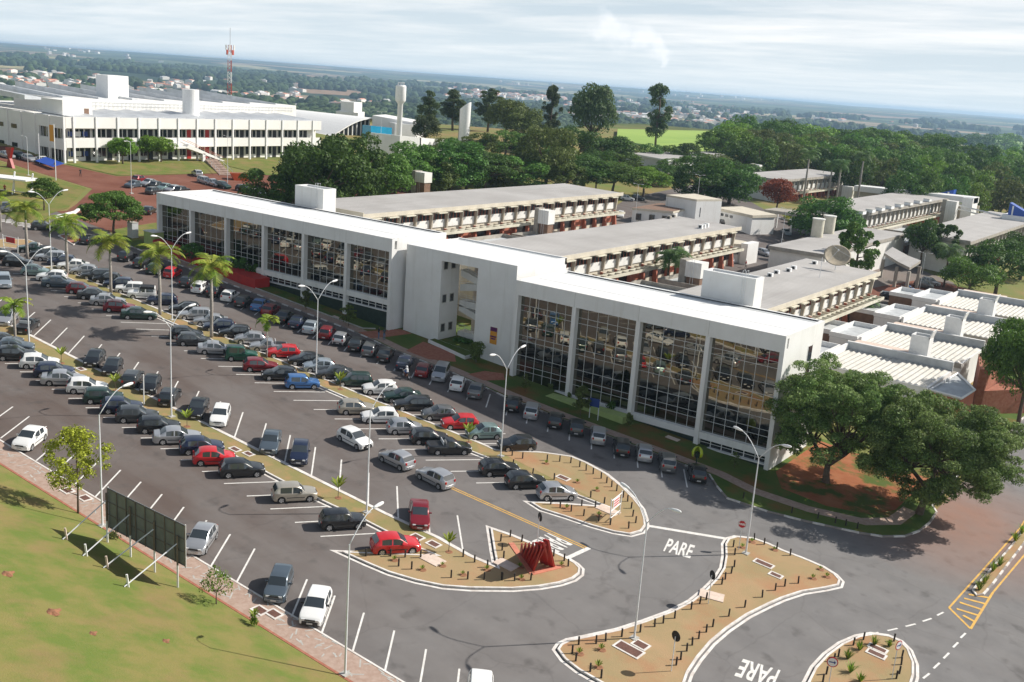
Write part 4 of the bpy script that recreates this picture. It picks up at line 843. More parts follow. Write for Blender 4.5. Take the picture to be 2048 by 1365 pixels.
far2 = [(1255, 397, 'hatch', 'white', 30, 'white hatchback by the tree trunks behind the small white office'), (1276, 396, 'hatch', 'charcoal', 30, 'dark hatchback parked behind a tree trunk near the office'), (1241, 430, 'wagon', 'white', -60, 'white estate car at the right end of the far classroom block'), (1390, 392, 'hatch', 'white', 70, 'white hatchback on the road beyond the small white office'), (1413, 422, 'hatch', 'black', 10, 'black hatchback in tree shade left of the gatehouse'), (1452, 447, 'hatch', 'black', 0, 'black hatchback close to the front wall of the gatehouse'),
 (1459, 521, 'compact', 'silver', 120, 'silver hatchback at the end of the second classroom block'), (1470, 514, 'hatch', 'slate', 120, 'blue grey hatchback behind the silver one near the round white store'), (1489, 515, 'sedan', 'dark green', -20, 'dark green sedan in front of the round white store'), (1529, 506, 'hatch', 'silver', -20, 'silver hatchback between the dark green sedan and a navy car'), (1548, 499, 'hatch', 'navy', -20, 'navy hatchback nearest the grey hall corner'), (1572, 465, 'sedan', 'sky', -50, 'pale blue sedan right of the gatehouse canopy'), (1537, 455, 'van', 'white', -50, 'white minivan under the gatehouse canopy'),
 (1847, 570, 'van', 'grey', 10, 'grey minivan beside the lamp post on the red yard'), (1861, 564, 'wagon', 'silver', 10, 'silver estate car behind the grey minivan on the red yard'), (1779, 593, 'hatch', 'black', 20, 'black hatchback in shade at the end of the dish building')]
for px, py, kind, colour, a, lab in far2:
    p = G(px, py, .62); p.z = gz(p.x, p.y)+.05
    put_car(kind, colour, p, R(a), lab, 'cars around the classroom blocks', False)
# ---------------------------------------------------------------- street lamps
def lamp(px, py, h, arms, reach, label, group='tall white parking lot lamps', small=False):
    """arms: list of world directions (degrees)"""
    b = G(px, py); t = top('street_lamp', label, 'street lamp', b, 0, group)
    mb = MB(); r0 = .085 if not small else .06; mb.tube([(0, 0, 0), (0, 0, h*.5), (0, 0, h)], [r0, r0*.75, r0*.55], M_STEELW, 10); mb.obj('pole', t, True, 40)
    mb = MB(); mb.box(-.3, .3, -.3, .3, -.1, .2, M_CONC); mb.obj('base', t)
    for a in arms:
        c, s_ = math.cos(R(a)), math.sin(R(a))
        if small: pts = [(0, 0, h-.1), (c*reach*.5, s_*reach*.5, h+.12), (c*reach, s_*reach, h+.12)]
        else: pts = [(c*reach*f, s_*reach*f, h-.05+1.95*math.sin(f*math.pi/2*.96)) for f in (0, .12, .28, .46, .66, .85, 1)]
        mb = MB(); mb.tube(pts, .036 if not small else .03, M_STEELW, 6); ar = mb.obj('arm', t, True)
        e = Vector(pts[-1]); d = Vector((c, s_, .12)); n = Vector((-s_, c, 0)); sc = 1 if not small else .6
        mb = MB(); mb.tube([e-d*.15*sc, e+d*.05*sc, e+d*.45*sc, e+d*.75*sc, e+d*.85*sc], [.05*sc, .10*sc, .135*sc, .10*sc, .03*sc], M_WHITE, 10); mb.obj('lamp_head', ar, True)
    return t
for x, y, h, arms, lab in ((103, 539, 9.5, (90, 270), 'double lamp on the palm median between first and second palm'), (344.5, 642, 9.5, (90, 270), 'double lamp on the palm median between fourth and fifth palm'), (632, 757, 9.5, (90, 270), 'double lamp on the palm median in front of the dark red and silver cars'), (1001, 915, 9.5, (90, 270), 'double lamp at the start of the bollard lined island end'),
    (59, 695, 9.5, (90, 270), 'double lamp on the lower median beside the short palm'), (343, 836, 9.5, (90, 270), 'double lamp on the lower median behind the black estate car'), (733, 1028, 9.5, (90,), 'single arm lamp near the end of the lower median'),
    (205, 1055, 9.5, (90,), 'single arm lamp on the footpath behind the billboard'), (690, 1352, 9.5, (90,), 'single arm lamp on the footpath nearest the camera'), (1268, 1280, 9.5, (165, -15), 'double lamp on the central island with white base'), (1491, 1110, 9.3, (168, -12), 'double lamp beside the red stop sign')):
    lamp(x, y, h, arms, 2.2, lab)
for x, y, h, arms, lab in ((263, 388, 10.5, (0, 90, 180, 270), 'slim lamp with four heads beside the upper red car park'), (57, 352, 8, (200,), 'curved lamp behind the bus stop'), (455, 372, 11, (0, 180), 'slim lamp at the right side of the upper red car park'), (565, 412, 9, (0, 90, 180), 'lamp with three heads behind the left wing roof'), (1269, 450, 10, (0, 180), 'slim lamp in front of the small white office'), (1390, 441, 12, (0, 180), 'tall lamp between the office and the gatehouse'), (1555, 545, 11.5, (0, 180), 'tall lamp beside the grey hall'), (1838, 585, 8.5, (0, 180), 'lamp at the red yard with parked motorbikes'), (760, 320, 14, (30, 210), 'lamp in front of the curved white wall'), (1033, 290, 12, (30, 210), 'lamp above the trees behind the far classroom block'), (1564, 480, 8, (0, 180), 'small lamp beside the gatehouse canopy')):
    lamp(x, y, h, arms, 1.0, lab, 'slim lamps behind the main building', True)

# ---------------------------------------------------------------- foliage
def leafmat(name, c, c2=None, orand=.25, isl=.42, tr=.34):
    return mat(name, c, .6, col2=c2 or tuple(x*1.35 for x in c), scale=.35, island=isl, obj_rand=orand, trans=tr, spec=.25, lo=.4, hi=.6)
LM_DARK = leafmat('foliage_dark', (.068, .135, .026)); LM_MID = leafmat('foliage_mid', (.095, .175, .030)); LM_BR = leafmat('foliage_bright', (.14, .235, .03)); LM_OL = leafmat('foliage_olive', (.11, .14, .036)); LM_EUC = leafmat('foliage_eucalyptus', (.075, .11, .04)); LM_RED = leafmat('foliage_red', (.20, .045, .025)); LM_YEL = leafmat('foliage_yellow_green', (.30, .33, .035)); LM_FINE = leafmat('foliage_fine', (.13, .215, .055), (.22, .30, .095), .1, .55)
LM_PALM = leafmat('palm_frond', (.16, .27, .03), (.32, .34, .05), .1, .35, .35); LM_PALMD = leafmat('palm_frond_dark', (.085, .15, .045), None, .15, .35)
def crown_mesh(name, blobs, n, size, m, seed, flat=0.0, aspect=.55, fuzz=1.16):
    """n leaf-clump faces spread over the shells of many overlapping blobs; blobs = (centre, (rx, ry, rz))"""
    g = np.random.default_rng(seed); C = np.array([b[0] for b in blobs]); S = np.array([b[1] for b in blobs]); wgt = (S.prod(axis=1))**(2/3); wgt /= wgt.sum()
    k = g.choice(len(blobs), size=n, p=wgt); d = g.normal(size=(n, 3)); d /= np.linalg.norm(d, axis=1)[:, None]; d[:, 2] = np.where((d[:, 2] < 0) & (g.random(n) < .55), -d[:, 2], d[:, 2])
    rad = g.uniform(.72, fuzz, n)[:, None]; P = C[k]+d*S[k]*rad
    # drop leaves buried deep inside other blobs
    ins = np.zeros(n, int)
    for c, s_ in zip(C, S): ins += (((P-c)/(s_*.80))**2).sum(axis=1) < 1
    P = P[ins < 2]; d = d[ins < 2]; n = len(P)
    nr = d*(1-flat)+np.array([0, 0, 1])*flat+g.normal(scale=.55, size=(n, 3)); nr /= np.linalg.norm(nr, axis=1)[:, None]
    a = np.cross(nr, g.normal(size=(n, 3))); a /= np.linalg.norm(a, axis=1)[:, None]; b = np.cross(nr, a)
    s1 = (size*g.uniform(.55, 1.45, n))[:, None]; s2 = s1*aspect*g.uniform(.7, 1.3, n)[:, None]
    V = np.stack([P-a*s1, P-b*s2+nr*s1*.15, P+a*s1, P+b*s2+nr*s1*.15], axis=1).reshape(-1, 3)
    me = bpy.data.meshes.new(name); me.vertices.add(4*n); me.vertices.foreach_set('co', V.ravel()); me.loops.add(4*n); me.loops.foreach_set('vertex_index', np.arange(4*n)); me.polygons.add(n); me.polygons.foreach_set('loop_start', np.arange(0, 4*n, 4)); me.polygons.foreach_set('loop_total', np.full(n, 4)); me.update(calc_edges=True); me.materials.append(m); return me
def blobs_for(kind, g):
    """unit tree: height 1, crown half-width ~0.5"""
    B = []
    if kind == 'round':
        for _ in range(34):
            a = g.uniform(0, 6.28); e = g.uniform(-.35, 1.0); r_ = g.uniform(.75, 1.05); c = (math.cos(a)*math.sqrt(max(0, 1-e*e*.8))*.38*r_, math.sin(a)*math.sqrt(max(0, 1-e*e*.8))*.38*r_, .58+e*.30*r_); s_ = g.uniform(.10, .19); B.append((c, (s_, s_, s_*.78)))
        B.append(((0, 0, .60), (.28, .28, .24)))
    elif kind == 'umbrella':
        for _ in range(46):
            a = g.uniform(0, 6.28); q = math.sqrt(g.uniform(0, 1)); z = .90-.42*q*q-g.uniform(0, .14); s_ = g.uniform(.09, .18); B.append(((math.cos(a)*q*.62, math.sin(a)*q*.62, z), (s_*1.25, s_*1.25, s_*.42)))
    elif kind == 'broad':
        for _ in range(52):
            a = g.uniform(0, 6.28); e = g.uniform(-.25, 1.0); r_ = g.uniform(.7, 1.1); q = math.sqrt(max(0, 1-e*e*.85)); c = (math.cos(a)*q*.56*r_, math.sin(a)*q*.56*r_, .56+e*.34*r_); s_ = g.uniform(.085, .17); B.append((c, (s_*1.1, s_*1.1, s_*.7)))
        B.append(((0, 0, .55), (.40, .40, .26)))
    elif kind == 'forest':
        for _ in range(48):
            a = g.uniform(0, 6.28); e = g.uniform(-.9, 1.0); r_ = g.uniform(.75, 1.08); q = math.sqrt(max(0, 1-e*e*.8)); c = (math.cos(a)*q*.46*r_, math.sin(a)*q*.46*r_, .52+e*.40*r_); s_ = g.uniform(.09, .16); B.append((c, (s_*1.1, s_*1.1, s_*.8)))
    elif kind == 'euc':
        for _ in range(44):
            z = g.uniform(.25, 1.0); wd = .20*(1.25-abs(z-.6)*1.5); a = g.uniform(0, 6.28); q = g.uniform(.2, 1); s_ = g.uniform(.03, .075); B.append(((math.cos(a)*q*wd+.03*math.sin(9*z), math.sin(a)*q*wd, z), (s_, s_, s_*.85)))
    elif kind == 'pine':
        for k_ in range(34):
            a = g.uniform(0, 6.28); z = g.uniform(.35, .98); wd = .40*math.sqrt(max(.05, 1-((z-.62)/.42)**2)); q = g.uniform(.65, 1); s_ = g.uniform(.06, .10); B.append(((math.cos(a)*q*wd, math.sin(a)*q*wd, z), (s_, s_, s_*.8)))
    elif kind == 'shrub':
        for _ in range(12):
            a = g.uniform(0, 6.28); q = g.uniform(0, .35); s_ = g.uniform(.16, .28); B.append(((math.cos(a)*q, math.sin(a)*q, .35+g.uniform(0, .45)), (s_, s_, s_)))
    elif kind == 'sapling':
        for _ in range(46):
            a = g.uniform(0, 6.28); z = g.uniform(.30, 1.0); q = g.uniform(.03, .30)*(1.25-.75*abs(z-.6)*2); s_ = g.uniform(.022, .052); B.append(((math.cos(a)*q, math.sin(a)*q, z), (s_, s_, s_*.8)))
    return B
def trunk_mesh(kind, B, g, name='trunk'):
    mb = MB(); r0 = {'euc': .018, 'pine': .022, 'sapling': .010, 'shrub': .02}.get(kind, .028); zt = .95 if kind in ('euc', 'pine', 'sapling') else .42
    if kind == 'shrub': zt = .4
    bend = [(0, 0, -.05), (.01, .008, zt*.4), (-.008, .012, zt*.75), (.01, 0, zt)]
    mb.tube(bend, [r0*1.3, r0, r0*.8, r0*.55 if zt < .5 else r0*.3], M_BARK, 7)
    for c, s_ in g.sample(B, min(len(B), 11)):
        z0 = zt*.8 if zt < .5 else max(.15, c[2]-.12); s0 = Vector((0, 0, min(z0, zt))); e = Vector(c); m_ = s0.lerp(e, .5)+Vector((0, 0, -.02))
        mb.tube([s0, m_, e], [r0*.55, r0*.35, r0*.12], M_BARK, 5)
    return mb.mesh(name, True)
TREE_ME = {}
def tree_kit(kind, m, n, leaf, seed):
    """leaf size in unit-tree heights"""
    key = (kind, m.name, n, seed)
    if key not in TREE_ME:
        g = random.Random(seed); B = blobs_for(kind, g); TREE_ME[key] = (crown_mesh('crown', B, n, leaf, m, seed, flat={'umbrella': .6, 'broad': .15}.get(kind, 0), fuzz={'sapling': 2.3, 'euc': 1.4, 'round': 1.22, 'pine': 1.1}.get(kind, 1.16)), trunk_mesh(kind, B, g))
    return TREE_ME[key]
def put_tree(kind, m, n, leaf, seed, loc, h, wd, label, cat='tree', name='tree', group=None, rz=None, lean=(0, 0)):
    cm, tm = tree_kit(kind, m, n, leaf, seed); rz = random.uniform(0, 6.28) if rz is None else rz
    t = top(name, label, cat, loc, rz, group); ws = {'forest': .56, 'round': .52, 'umbrella': .72, 'broad': .64, 'euc': .27, 'pine': .46, 'shrub': .55, 'sapling': .33}[kind]
    t.scale = (wd/2/ws, wd/2/ws, h); t.rotation_euler = (lean[0], lean[1], rz)
    inst('crown', cm, t); inst('trunk', tm, t); return t
def tree_px(kind, m, bx, by, topy, wpx, label, n=3200, leaf=.028, seed=1, h_extra=0, **k):
    """trunk foot at a photo pixel, crown top row and crown width in photo pixels"""
    p = G(bx, by); q = mpp(p); up = (by-topy)*q/math.cos(PITCH)
    return put_tree(kind, m, n, leaf, seed, p, up, wpx*q, label, **k)
# the two big trees at the right
def big_tree(px, py, cx_, cy_, rx, rz_, label, seed, n, m, limbs):
    p = G(px, py); t = top('broadleaf_tree', label, 'tree', p); g = random.Random(seed); B = []
    for _ in range(190):
        a = g.uniform(0, 6.28); e = g.uniform(-.85, 1); r_ = g.uniform(.66, 1.06); q = math.sqrt(max(0, 1-e*e*.9)); s_ = g.uniform(.45, 1.15)
        B.append(((cx_+math.cos(a)*q*rx*r_, cy_+math.sin(a)*q*rx*r_, rz_[0]+e*rz_[1]*r_), (s_, s_, s_*.62)))
    for _ in range(22):
        a = g.uniform(0, 6.28); q = g.uniform(.2, .6); s_ = g.uniform(1.0, 1.6); B.append(((cx_+math.cos(a)*q*rx, cy_+math.sin(a)*q*rx, rz_[0]+g.uniform(-.1, .55)*rz_[1]), (s_, s_, s_*.8)))
    o = inst('crown', crown_mesh('crown', B, n, .125, m, seed, .25, .42, 1.25), t)
    mb = MB(); mb.tube(limbs[0], [.46, .36, .3], M_BARK, 9)
    for lp in limbs[1:]: mb.tube([limbs[0][-1]]+lp, [.26, .18, .07][:len(lp)+1], M_BARK, 7)
    for c, s_ in g.sample(B, 30): st = Vector(limbs[g.randrange(1, len(limbs))][0]); mb.tube([st, st.lerp(Vector(c), .55)+Vector((0, 0, .2)), Vector(c)], [.10, .06, .025], M_BARK, 5)
    mb.obj('trunk', t, True); return t
big_tree(1652, 968, -.2, .8, 7.0, (7.6, 5.4), 'big feathery tree at the right wing corner, left of the pair', 21, 120000, LM_FINE, [[(0, 0, -.3), (-.15, .1, 1.0), (-.2, .2, 2.0)], [(-2.2, .6, 4.0), (-4.6, 1.5, 7)], [(1.4, .4, 3.6), (3.6, 1, 6.5)], [(.2, 1.5, 4.5), (.3, 2.6, 8)]])
big_tree(1836, 1030, .9, .8, 7.4, (7.3, 5.4), 'big feathery tree at the kerb corner, right of the pair', 22, 130000, LM_FINE, [[(0, 0, -.3), (.25, .1, 1.3), (.5, .2, 2.8)], [(-1.6, .4, 4.6), (-3.6, .8, 7)], [(2.2, .6, 4.6), (4.8, 1, 7)], [(.6, 1.6, 5.0), (.8, 2.8, 8)]])
# dark tree cut by the right edge
tree_px('broad', LM_MID, 2035, 858, 632, 175, 'dark tree cut by the right edge beside the brick red wall', 30000, .015, 31)
tree_px('broad', LM_OL, 2056, 800, 640, 150, 'second dark tree behind the one at the right edge', 14000, .018, 32)
# trees near the left
tree_px('umbrella', LM_MID, 228, 472, 377, 126, 'round flat topped dark green tree left of the left wing', 15000, .022, 41)
tree_px('umbrella', LM_MID, 88, 422, 354, 76, 'small flat topped tree in the lawn near the bus stop', 8000, .026, 42)
for bx_, by_, ty, wp, lab, sd_ in ((246, 329, 277, 58, 'round green tree before the white building, leftmost of three', 43), (297, 324, 271, 50, 'round green tree before the white building, middle of three', 44), (322, 325, 276, 62, 'round green tree before the white building, right of three by the stairs', 45)): tree_px('round', LM_BR, bx_, by_, ty, wp, lab, 6000, .030, sd_)
U = [(640, 425, 283, 180, 'dark spreading tree directly behind the left roof box, left of the row', LM_DARK, 51), (700, 415, 276, 150, 'dark spreading tree touching the end of the white building', LM_DARK, 52), (760, 400, 300, 130, 'spreading tree with lighter leaves left of the metal tank tower', LM_MID, 53), (820, 372, 292, 150, 'spreading tree behind the metal tank tower', LM_MID, 54), (900, 375, 286, 150, 'spreading tree in front of the leaning silo', LM_DARK, 55), (970, 378, 300, 130, 'spreading tree with open branches behind the middle of the far roof', LM_DARK, 56), (1040, 372, 312, 130, 'low spreading tree behind the right half of the far roof', LM_MID, 57),
     (1090, 372, 262, 130, 'tall round olive tree behind the far classroom block', LM_OL, 58), (1165, 385, 308, 140, 'flat layered tree at the right end of the far roof', LM_DARK, 59), (1225, 392, 318, 140, 'flat layered tree left of the small white office', LM_MID, 60), (1285, 398, 330, 120, 'flat layered bright tree behind the small white office', LM_BR, 61), (1400, 398, 318, 130, 'flat layered tree behind the gatehouse, left one', LM_DARK, 62), (1458, 404, 325, 130, 'flat layered tree behind the gatehouse, right one', LM_DARK, 63), (1215, 330, 276, 120, 'dark tree below the eucalyptus group', LM_DARK, 64), (1145, 332, 262, 110, 'dark leafy tree left of the cane field', LM_DARK, 65),
     (1375, 330, 285, 70, 'small umbrella tree on the edge of the cane field', LM_DARK, 66), (1580, 345, 298, 110, 'green tree above the roof with the row of tall palms', LM_MID, 67), (1645, 484, 394, 138, 'wide dark umbrella tree left of the white classroom block', LM_DARK, 68), (1780, 380, 332, 90, 'round bright green tree behind the white beam', LM_BR, 69), (520, 418, 340, 95, 'dark low tree over parked cars behind the left wing', LM_DARK, 70), (590, 420, 322, 80, 'dark tree beside the lamp behind the left wing', LM_DARK, 71)]
for bx_, by_, ty, wp, lab, m_, sd_ in U:
    kd = 'umbrella' if sd_ in (56, 59, 60, 61, 66) else 'forest'; by_ += 6 if kd == 'forest' else 0
    tree_px(kd, m_, bx_, by_, ty, wp, lab, 10000, .022, sd_)
for bx_, by_, ty, wp, lab, m_, sd_, kd in ((1180, 320, 176, 100, 'tall wide eucalyptus in the middle of the skyline', LM_EUC, 81, 'round'), (1310, 300, 181, 58, 'tall narrow eucalyptus standing alone before the cane field', LM_EUC, 82, 'euc'), (1097, 300, 185, 46, 'tall thin eucalyptus left of the wide one', LM_EUC, 83, 'euc'), (857, 268, 190, 48, 'dark eucalyptus right of the water tower', LM_EUC, 84, 'euc'), (905, 262, 187, 60, 'dark eucalyptus just left of the leaning silo', LM_EUC, 85, 'euc'), (975, 264, 187, 60, 'dark eucalyptus just right of the leaning silo', LM_EUC, 86, 'euc'), (1010, 290, 200, 90, 'broad dull tree right of the leaning silo', LM_OL, 87, 'round'), (1050, 300, 222, 90, 'broad dull green tree before the distant town', LM_OL, 88, 'round'), (850, 300, 232, 60, 'low dark tree right of the water tower foot', LM_EUC, 89, 'round')):
    tree_px(kd, m_, bx_, by_, ty, wp, lab, 9000, .016 if kd == 'euc' else .022, sd_)
fr = random.Random(44)
for k, (x, y, ty, wp) in enumerate([(610, 408, 300, 100), (672, 404, 296, 100), (728, 396, 306, 90), (790, 388, 312, 90), (850, 372, 306, 100), (872, 386, 322, 90), (932, 380, 312, 90), (940, 362, 302, 90), (1008, 378, 322, 90), (1060, 352, 300, 90), (1110, 350, 298, 90), (1130, 388, 326, 80), (1195, 362, 304, 90), (1245, 348, 306, 80), (1200, 330, 280, 80), (1060, 322, 268, 90), (1010, 318, 262, 90), (960, 314, 268, 80), (1320, 372, 330, 70), (1350, 350, 318, 70), (1430, 352, 312, 80), (1480, 372, 326, 90), (1510, 352, 308, 80), (1250, 318, 284, 60), (1300, 322, 290, 60), (1340, 326, 294, 60), (890, 318, 276, 60), (1390, 344, 312, 70)]):
    q_ = ['dense dark green tree', 'mid green leafy tree', 'olive green tree'][k % 3]; tree_px('forest', [LM_DARK, LM_MID, LM_OL][k % 3], x, y, ty, wp, q_+' filling the belt behind the classroom blocks', 6000, .026, 260+k % 5, name='belt_tree', group='trees filling the belt behind the blocks')
# mixed trees near the classroom blocks
for bx_, by_, ty, wp, lab, m_, sd_, kd in ((1552, 432, 358, 75, 'tree with dark red leaves beside the gatehouse', LM_RED, 91, 'round'), (1705, 572, 455, 95, 'dark araucaria pine beside the satellite dish', LM_MID, 92, 'pine'), (1838, 538, 437, 78, 'dark round tree in front of the classroom block corner', LM_DARK, 93, 'round'), (1882, 545, 454, 66, 'small dark pine right of the round tree', LM_DARK, 94, 'pine'), (1600, 470, 440, 55, 'low round shrub tree left of the two cylinder tanks', LM_MID, 95, 'round'), (1935, 600, 520, 120, 'loose light green tree above the serrated white roofs', LM_MID, 96, 'broad'), (1990, 590, 485, 150, 'dark green spreading tree at the right, above the serrated roofs', LM_DARK, 97, 'broad'), (2040, 560, 470, 120, 'dark green tree at the right edge below the large grey roof', LM_DARK, 98, 'broad')):
    tree_px(kd, m_, bx_, by_, ty, wp, lab, 9000, .022, sd_)
# the wood at the right: each crown a tree of its own
wr = random.Random(99); wl = ['dense dark green tree', 'mid green tree', 'lighter green tree', 'olive tree', 'bright green tree']; wm = [LM_DARK, LM_MID, LM_MID, LM_OL, LM_BR]; cnt = 0
for row, (y0, px0, px1, ty0, ty1, st) in enumerate([(322, 1430, 2100, 262, 300, 42), (352, 1480, 2100, 285, 318, 46), (385, 1700, 2100, 312, 350, 50), (300, 1462, 2100, 243, 285, 40), (415, 1800, 2100, 345, 385, 56)]):
    x = px0
    while x < px1:
        f = (x-px0)/(px1-px0); sl = .0725*(x-1450)
        k = wr.choice([0, 0, 1, 2, 3, 1, 4]); by_ = y0+sl*.75; ty = ty0+(ty1-ty0)*f*.9+wr.uniform(-9, 8)
        rowt = ['the second', 'the third', 'the fourth', 'the back', 'the front'][row]
        tree_px('forest', wm[k], x, by_, ty, wr.uniform(62, 96), f"{wl[k]} standing in {rowt} row of the wood at right", 5000, .027, 200+k*10+wr.randrange(3), name='forest_tree', group='trees of the wood at the right')
        x += st*wr.uniform(.75, 1.2)
for x, y, ty, wp in ((1625, 300, 262, 70), (1480, 290, 232, 70), (1560, 295, 240, 80)): tree_px('round', LM_DARK, x, y, ty, wp, 'dark crown rising at the left end of the wood', 2600, .03, 231, name='forest_tree', group='trees of the wood at the right')

# ---------------------------------------------------------------- palms
def palm(loc, h, fr, label, m, nf=13, droop=1.0, tr=.17, shaft=1.3, seed=0, group=None, leafl=.62, name='palm_tree', thin=False, stem=None):
    g = random.Random(seed); t = top(name, label, 'palm tree', loc, g.uniform(0, 6.28), group)
    mb = MB(); hs = h-shaft; mb.tube([(0, 0, -.2), (0, 0, hs*.2), (.02, 0, hs*.55), (0, 0, hs)], [tr*1.25, tr*1.05, tr*1.15, tr*.8], stem or M_PTRUNK, 10); mb.obj('trunk', t, True)
    if shaft > .2: mb = MB(); mb.tube([(0, 0, hs-.02), (0, 0, hs+shaft*.5), (0, 0, h)], [tr*.78, tr*.8, tr*.35], M_SHAFT, 10); mb.obj('crownshaft', t, True)
    mb = MB()
    for k in range(nf):
        a = 2*math.pi*k/nf*1.0+g.uniform(-.2, .2)+(.4 if k % 2 else 0); el = [1.15, .75, .4, .95, .1][k % 5]+g.uniform(-.12, .12); ln = fr*g.uniform(.88, 1.08); pts = []; p = Vector((0, 0, h-.15)); e = el; ns = 9
        for i in range(ns+1):
            pts.append(p.copy()); p = p+Vector((math.cos(a)*math.cos(e), math.sin(a)*math.cos(e), math.sin(e)))*(ln/ns); e -= (.19+.10*i/ns)*droop
        mb.tube(pts, [.035]*4+[.02]*(ns-3), m, 4, False)
        side = Vector((-math.sin(a), math.cos(a), 0))
        for i in range(1, ns+1):
            for sub in (0, .5):
                if i == ns and sub: continue
                q = pts[i].lerp(pts[min(i+1, ns)], sub); d = (pts[min(i+1, ns)]-pts[i-1]).normalized(); f = (i+sub)/ns; ll = 1.15*leafl*math.sin(math.pi*min(1, f*.88+.14))*g.uniform(.85, 1.15)*(fr/2.6)
                for s_ in (-1, 1):
                    tip = q+side*s_*ll*.88+d*ll*.45+Vector((0, 0, -ll*.38+g.uniform(-.05, .12))); wv = d*(.10 if not thin else .045)
                    mb.face([q-wv, q+wv, tip+wv*.3, tip-wv*.3], m)
    mb.obj('fronds', t); return t
M_PTRUNK = mat('palm_trunk', (.24, .215, .19), .9, col2=(.36, .33, .30), scale=4, bump=.3, bscale=8); M_SHAFT = mat('palm_crownshaft', (.14, .22, .035), .5, var=.15, scale=4)
pn = ['first', 'second', 'third', 'fourth', 'fifth']
for k, (x, y, ty) in enumerate(((55, 519, 408), (135, 552, 437), (222, 587, 473), (320, 632, 493), (423, 677, 516))):
    p = G(x, y); h = (y-ty)*mpp(p)/math.cos(PITCH)*.88
    palm(p, h, 3.9, f'{pn[k]} tall royal palm from the left on the median', LM_PALM, 17, 1.0, .19, 1.6, 300+k, 'royal palms on the median')
p = G(534, 719); palm(p, 5.0, 2.0, 'sixth thin young palm on the median beside the silver pickup', LM_PALM, 9, 1.15, .06, .6, 306, 'royal palms on the median')
p = G(31, 683); palm(p, 4.4, 2.5, 'short palm on the lower median at the left edge', LM_PALM, 11, 1.0, .14, .9, 307)
p = G(2, 465); palm(p, 6.0, 2.6, 'palm cut by the left edge above the corner island', LM_PALM, 10, 1.0, .15, .9, 308)
for x, y, ty, lab in ((1605, 412, 300, 'tall dark royal palm over the far roof, leftmost of four'), (1654, 408, 325, 'dark palm over the far roof, second of four'), (1671, 410, 322, 'slim dark palm over the far roof, third of four'), (1712, 418, 305, 'tall dark royal palm beside the tank, rightmost of four')):
    p = G(x, y); h = (y-ty)*mpp(p)*.93; palm(p, h, 4.6, lab, LM_PALMD, 13, 1.05, .3, 1.8, int(x), 'dark royal palms over the far roofs', .9)
for x, y, ty, fr, lab in ((1345, 588, 500, 4.2, 'bushy twin stem palm behind the right wing roof'), (1332, 586, 508, 3.6, 'second stem of the bushy palm behind the right wing roof'), (1848, 442, 398, 3.8, 'palm in front of the white classroom block'), (1732, 640, 603, 2.8, 'small palm among the concrete pergolas'), (1887, 575, 492, 4.6, 'feathery palm beside the lamp and parked minivans'), (925, 490, 457, 3.2, 'low palm top between the left wing and the middle block'), (1905, 535, 508, 2.6, 'small palm below the white end wall'), (1190, 395, 350, 3.5, 'greyish palm under the flat trees at the far roof end')):
    p = G(x, y); h = max(2.2, (y-ty)*mpp(p)*.9); palm(p, h, fr, lab, LM_PALMD, 16, 1.1, .2, .1, int(x)+1, None, .8, stem=M_BARK)
# seedlings, shrubs, tufts
M_SOIL = mat('bare_soil', (.25, .115, .06), .95, var=.25, scale=3)
def seedling(x, y, h, label, kind=0):
    p = G(x, y); t = top('seedling', label, 'seedling', p+Vector((0, 0, .14))); g = random.Random(int(x*7+y)); mb = MB()
    if h > .8: mb.tube([(0, 0, 0), (.03, 0, h*.6)], .03, M_BARK, 5)
    for k in range(9):
        a = k*2.4; z0 = h*.5 if h > .8 else .05; l_ = h*.6; e = Vector((math.cos(a)*l_*.7, math.sin(a)*l_*.7, z0+l_*(.9-.1*(k % 3)))); s0 = Vector((0, 0, z0)); n = Vector((-math.sin(a), math.cos(a), 0))*.09*h; mm = s0.lerp(e, .55)+Vector((0, 0, .15*l_))
        mb.face([s0, mm-n, e, mm+n], LM_PALM)
    mb.obj('leaves', t); mb = MB(); mb.cyl((0, 0), .42, -.05, .025, M_SOIL, 12, .3); mb.obj('planting_hole', t)
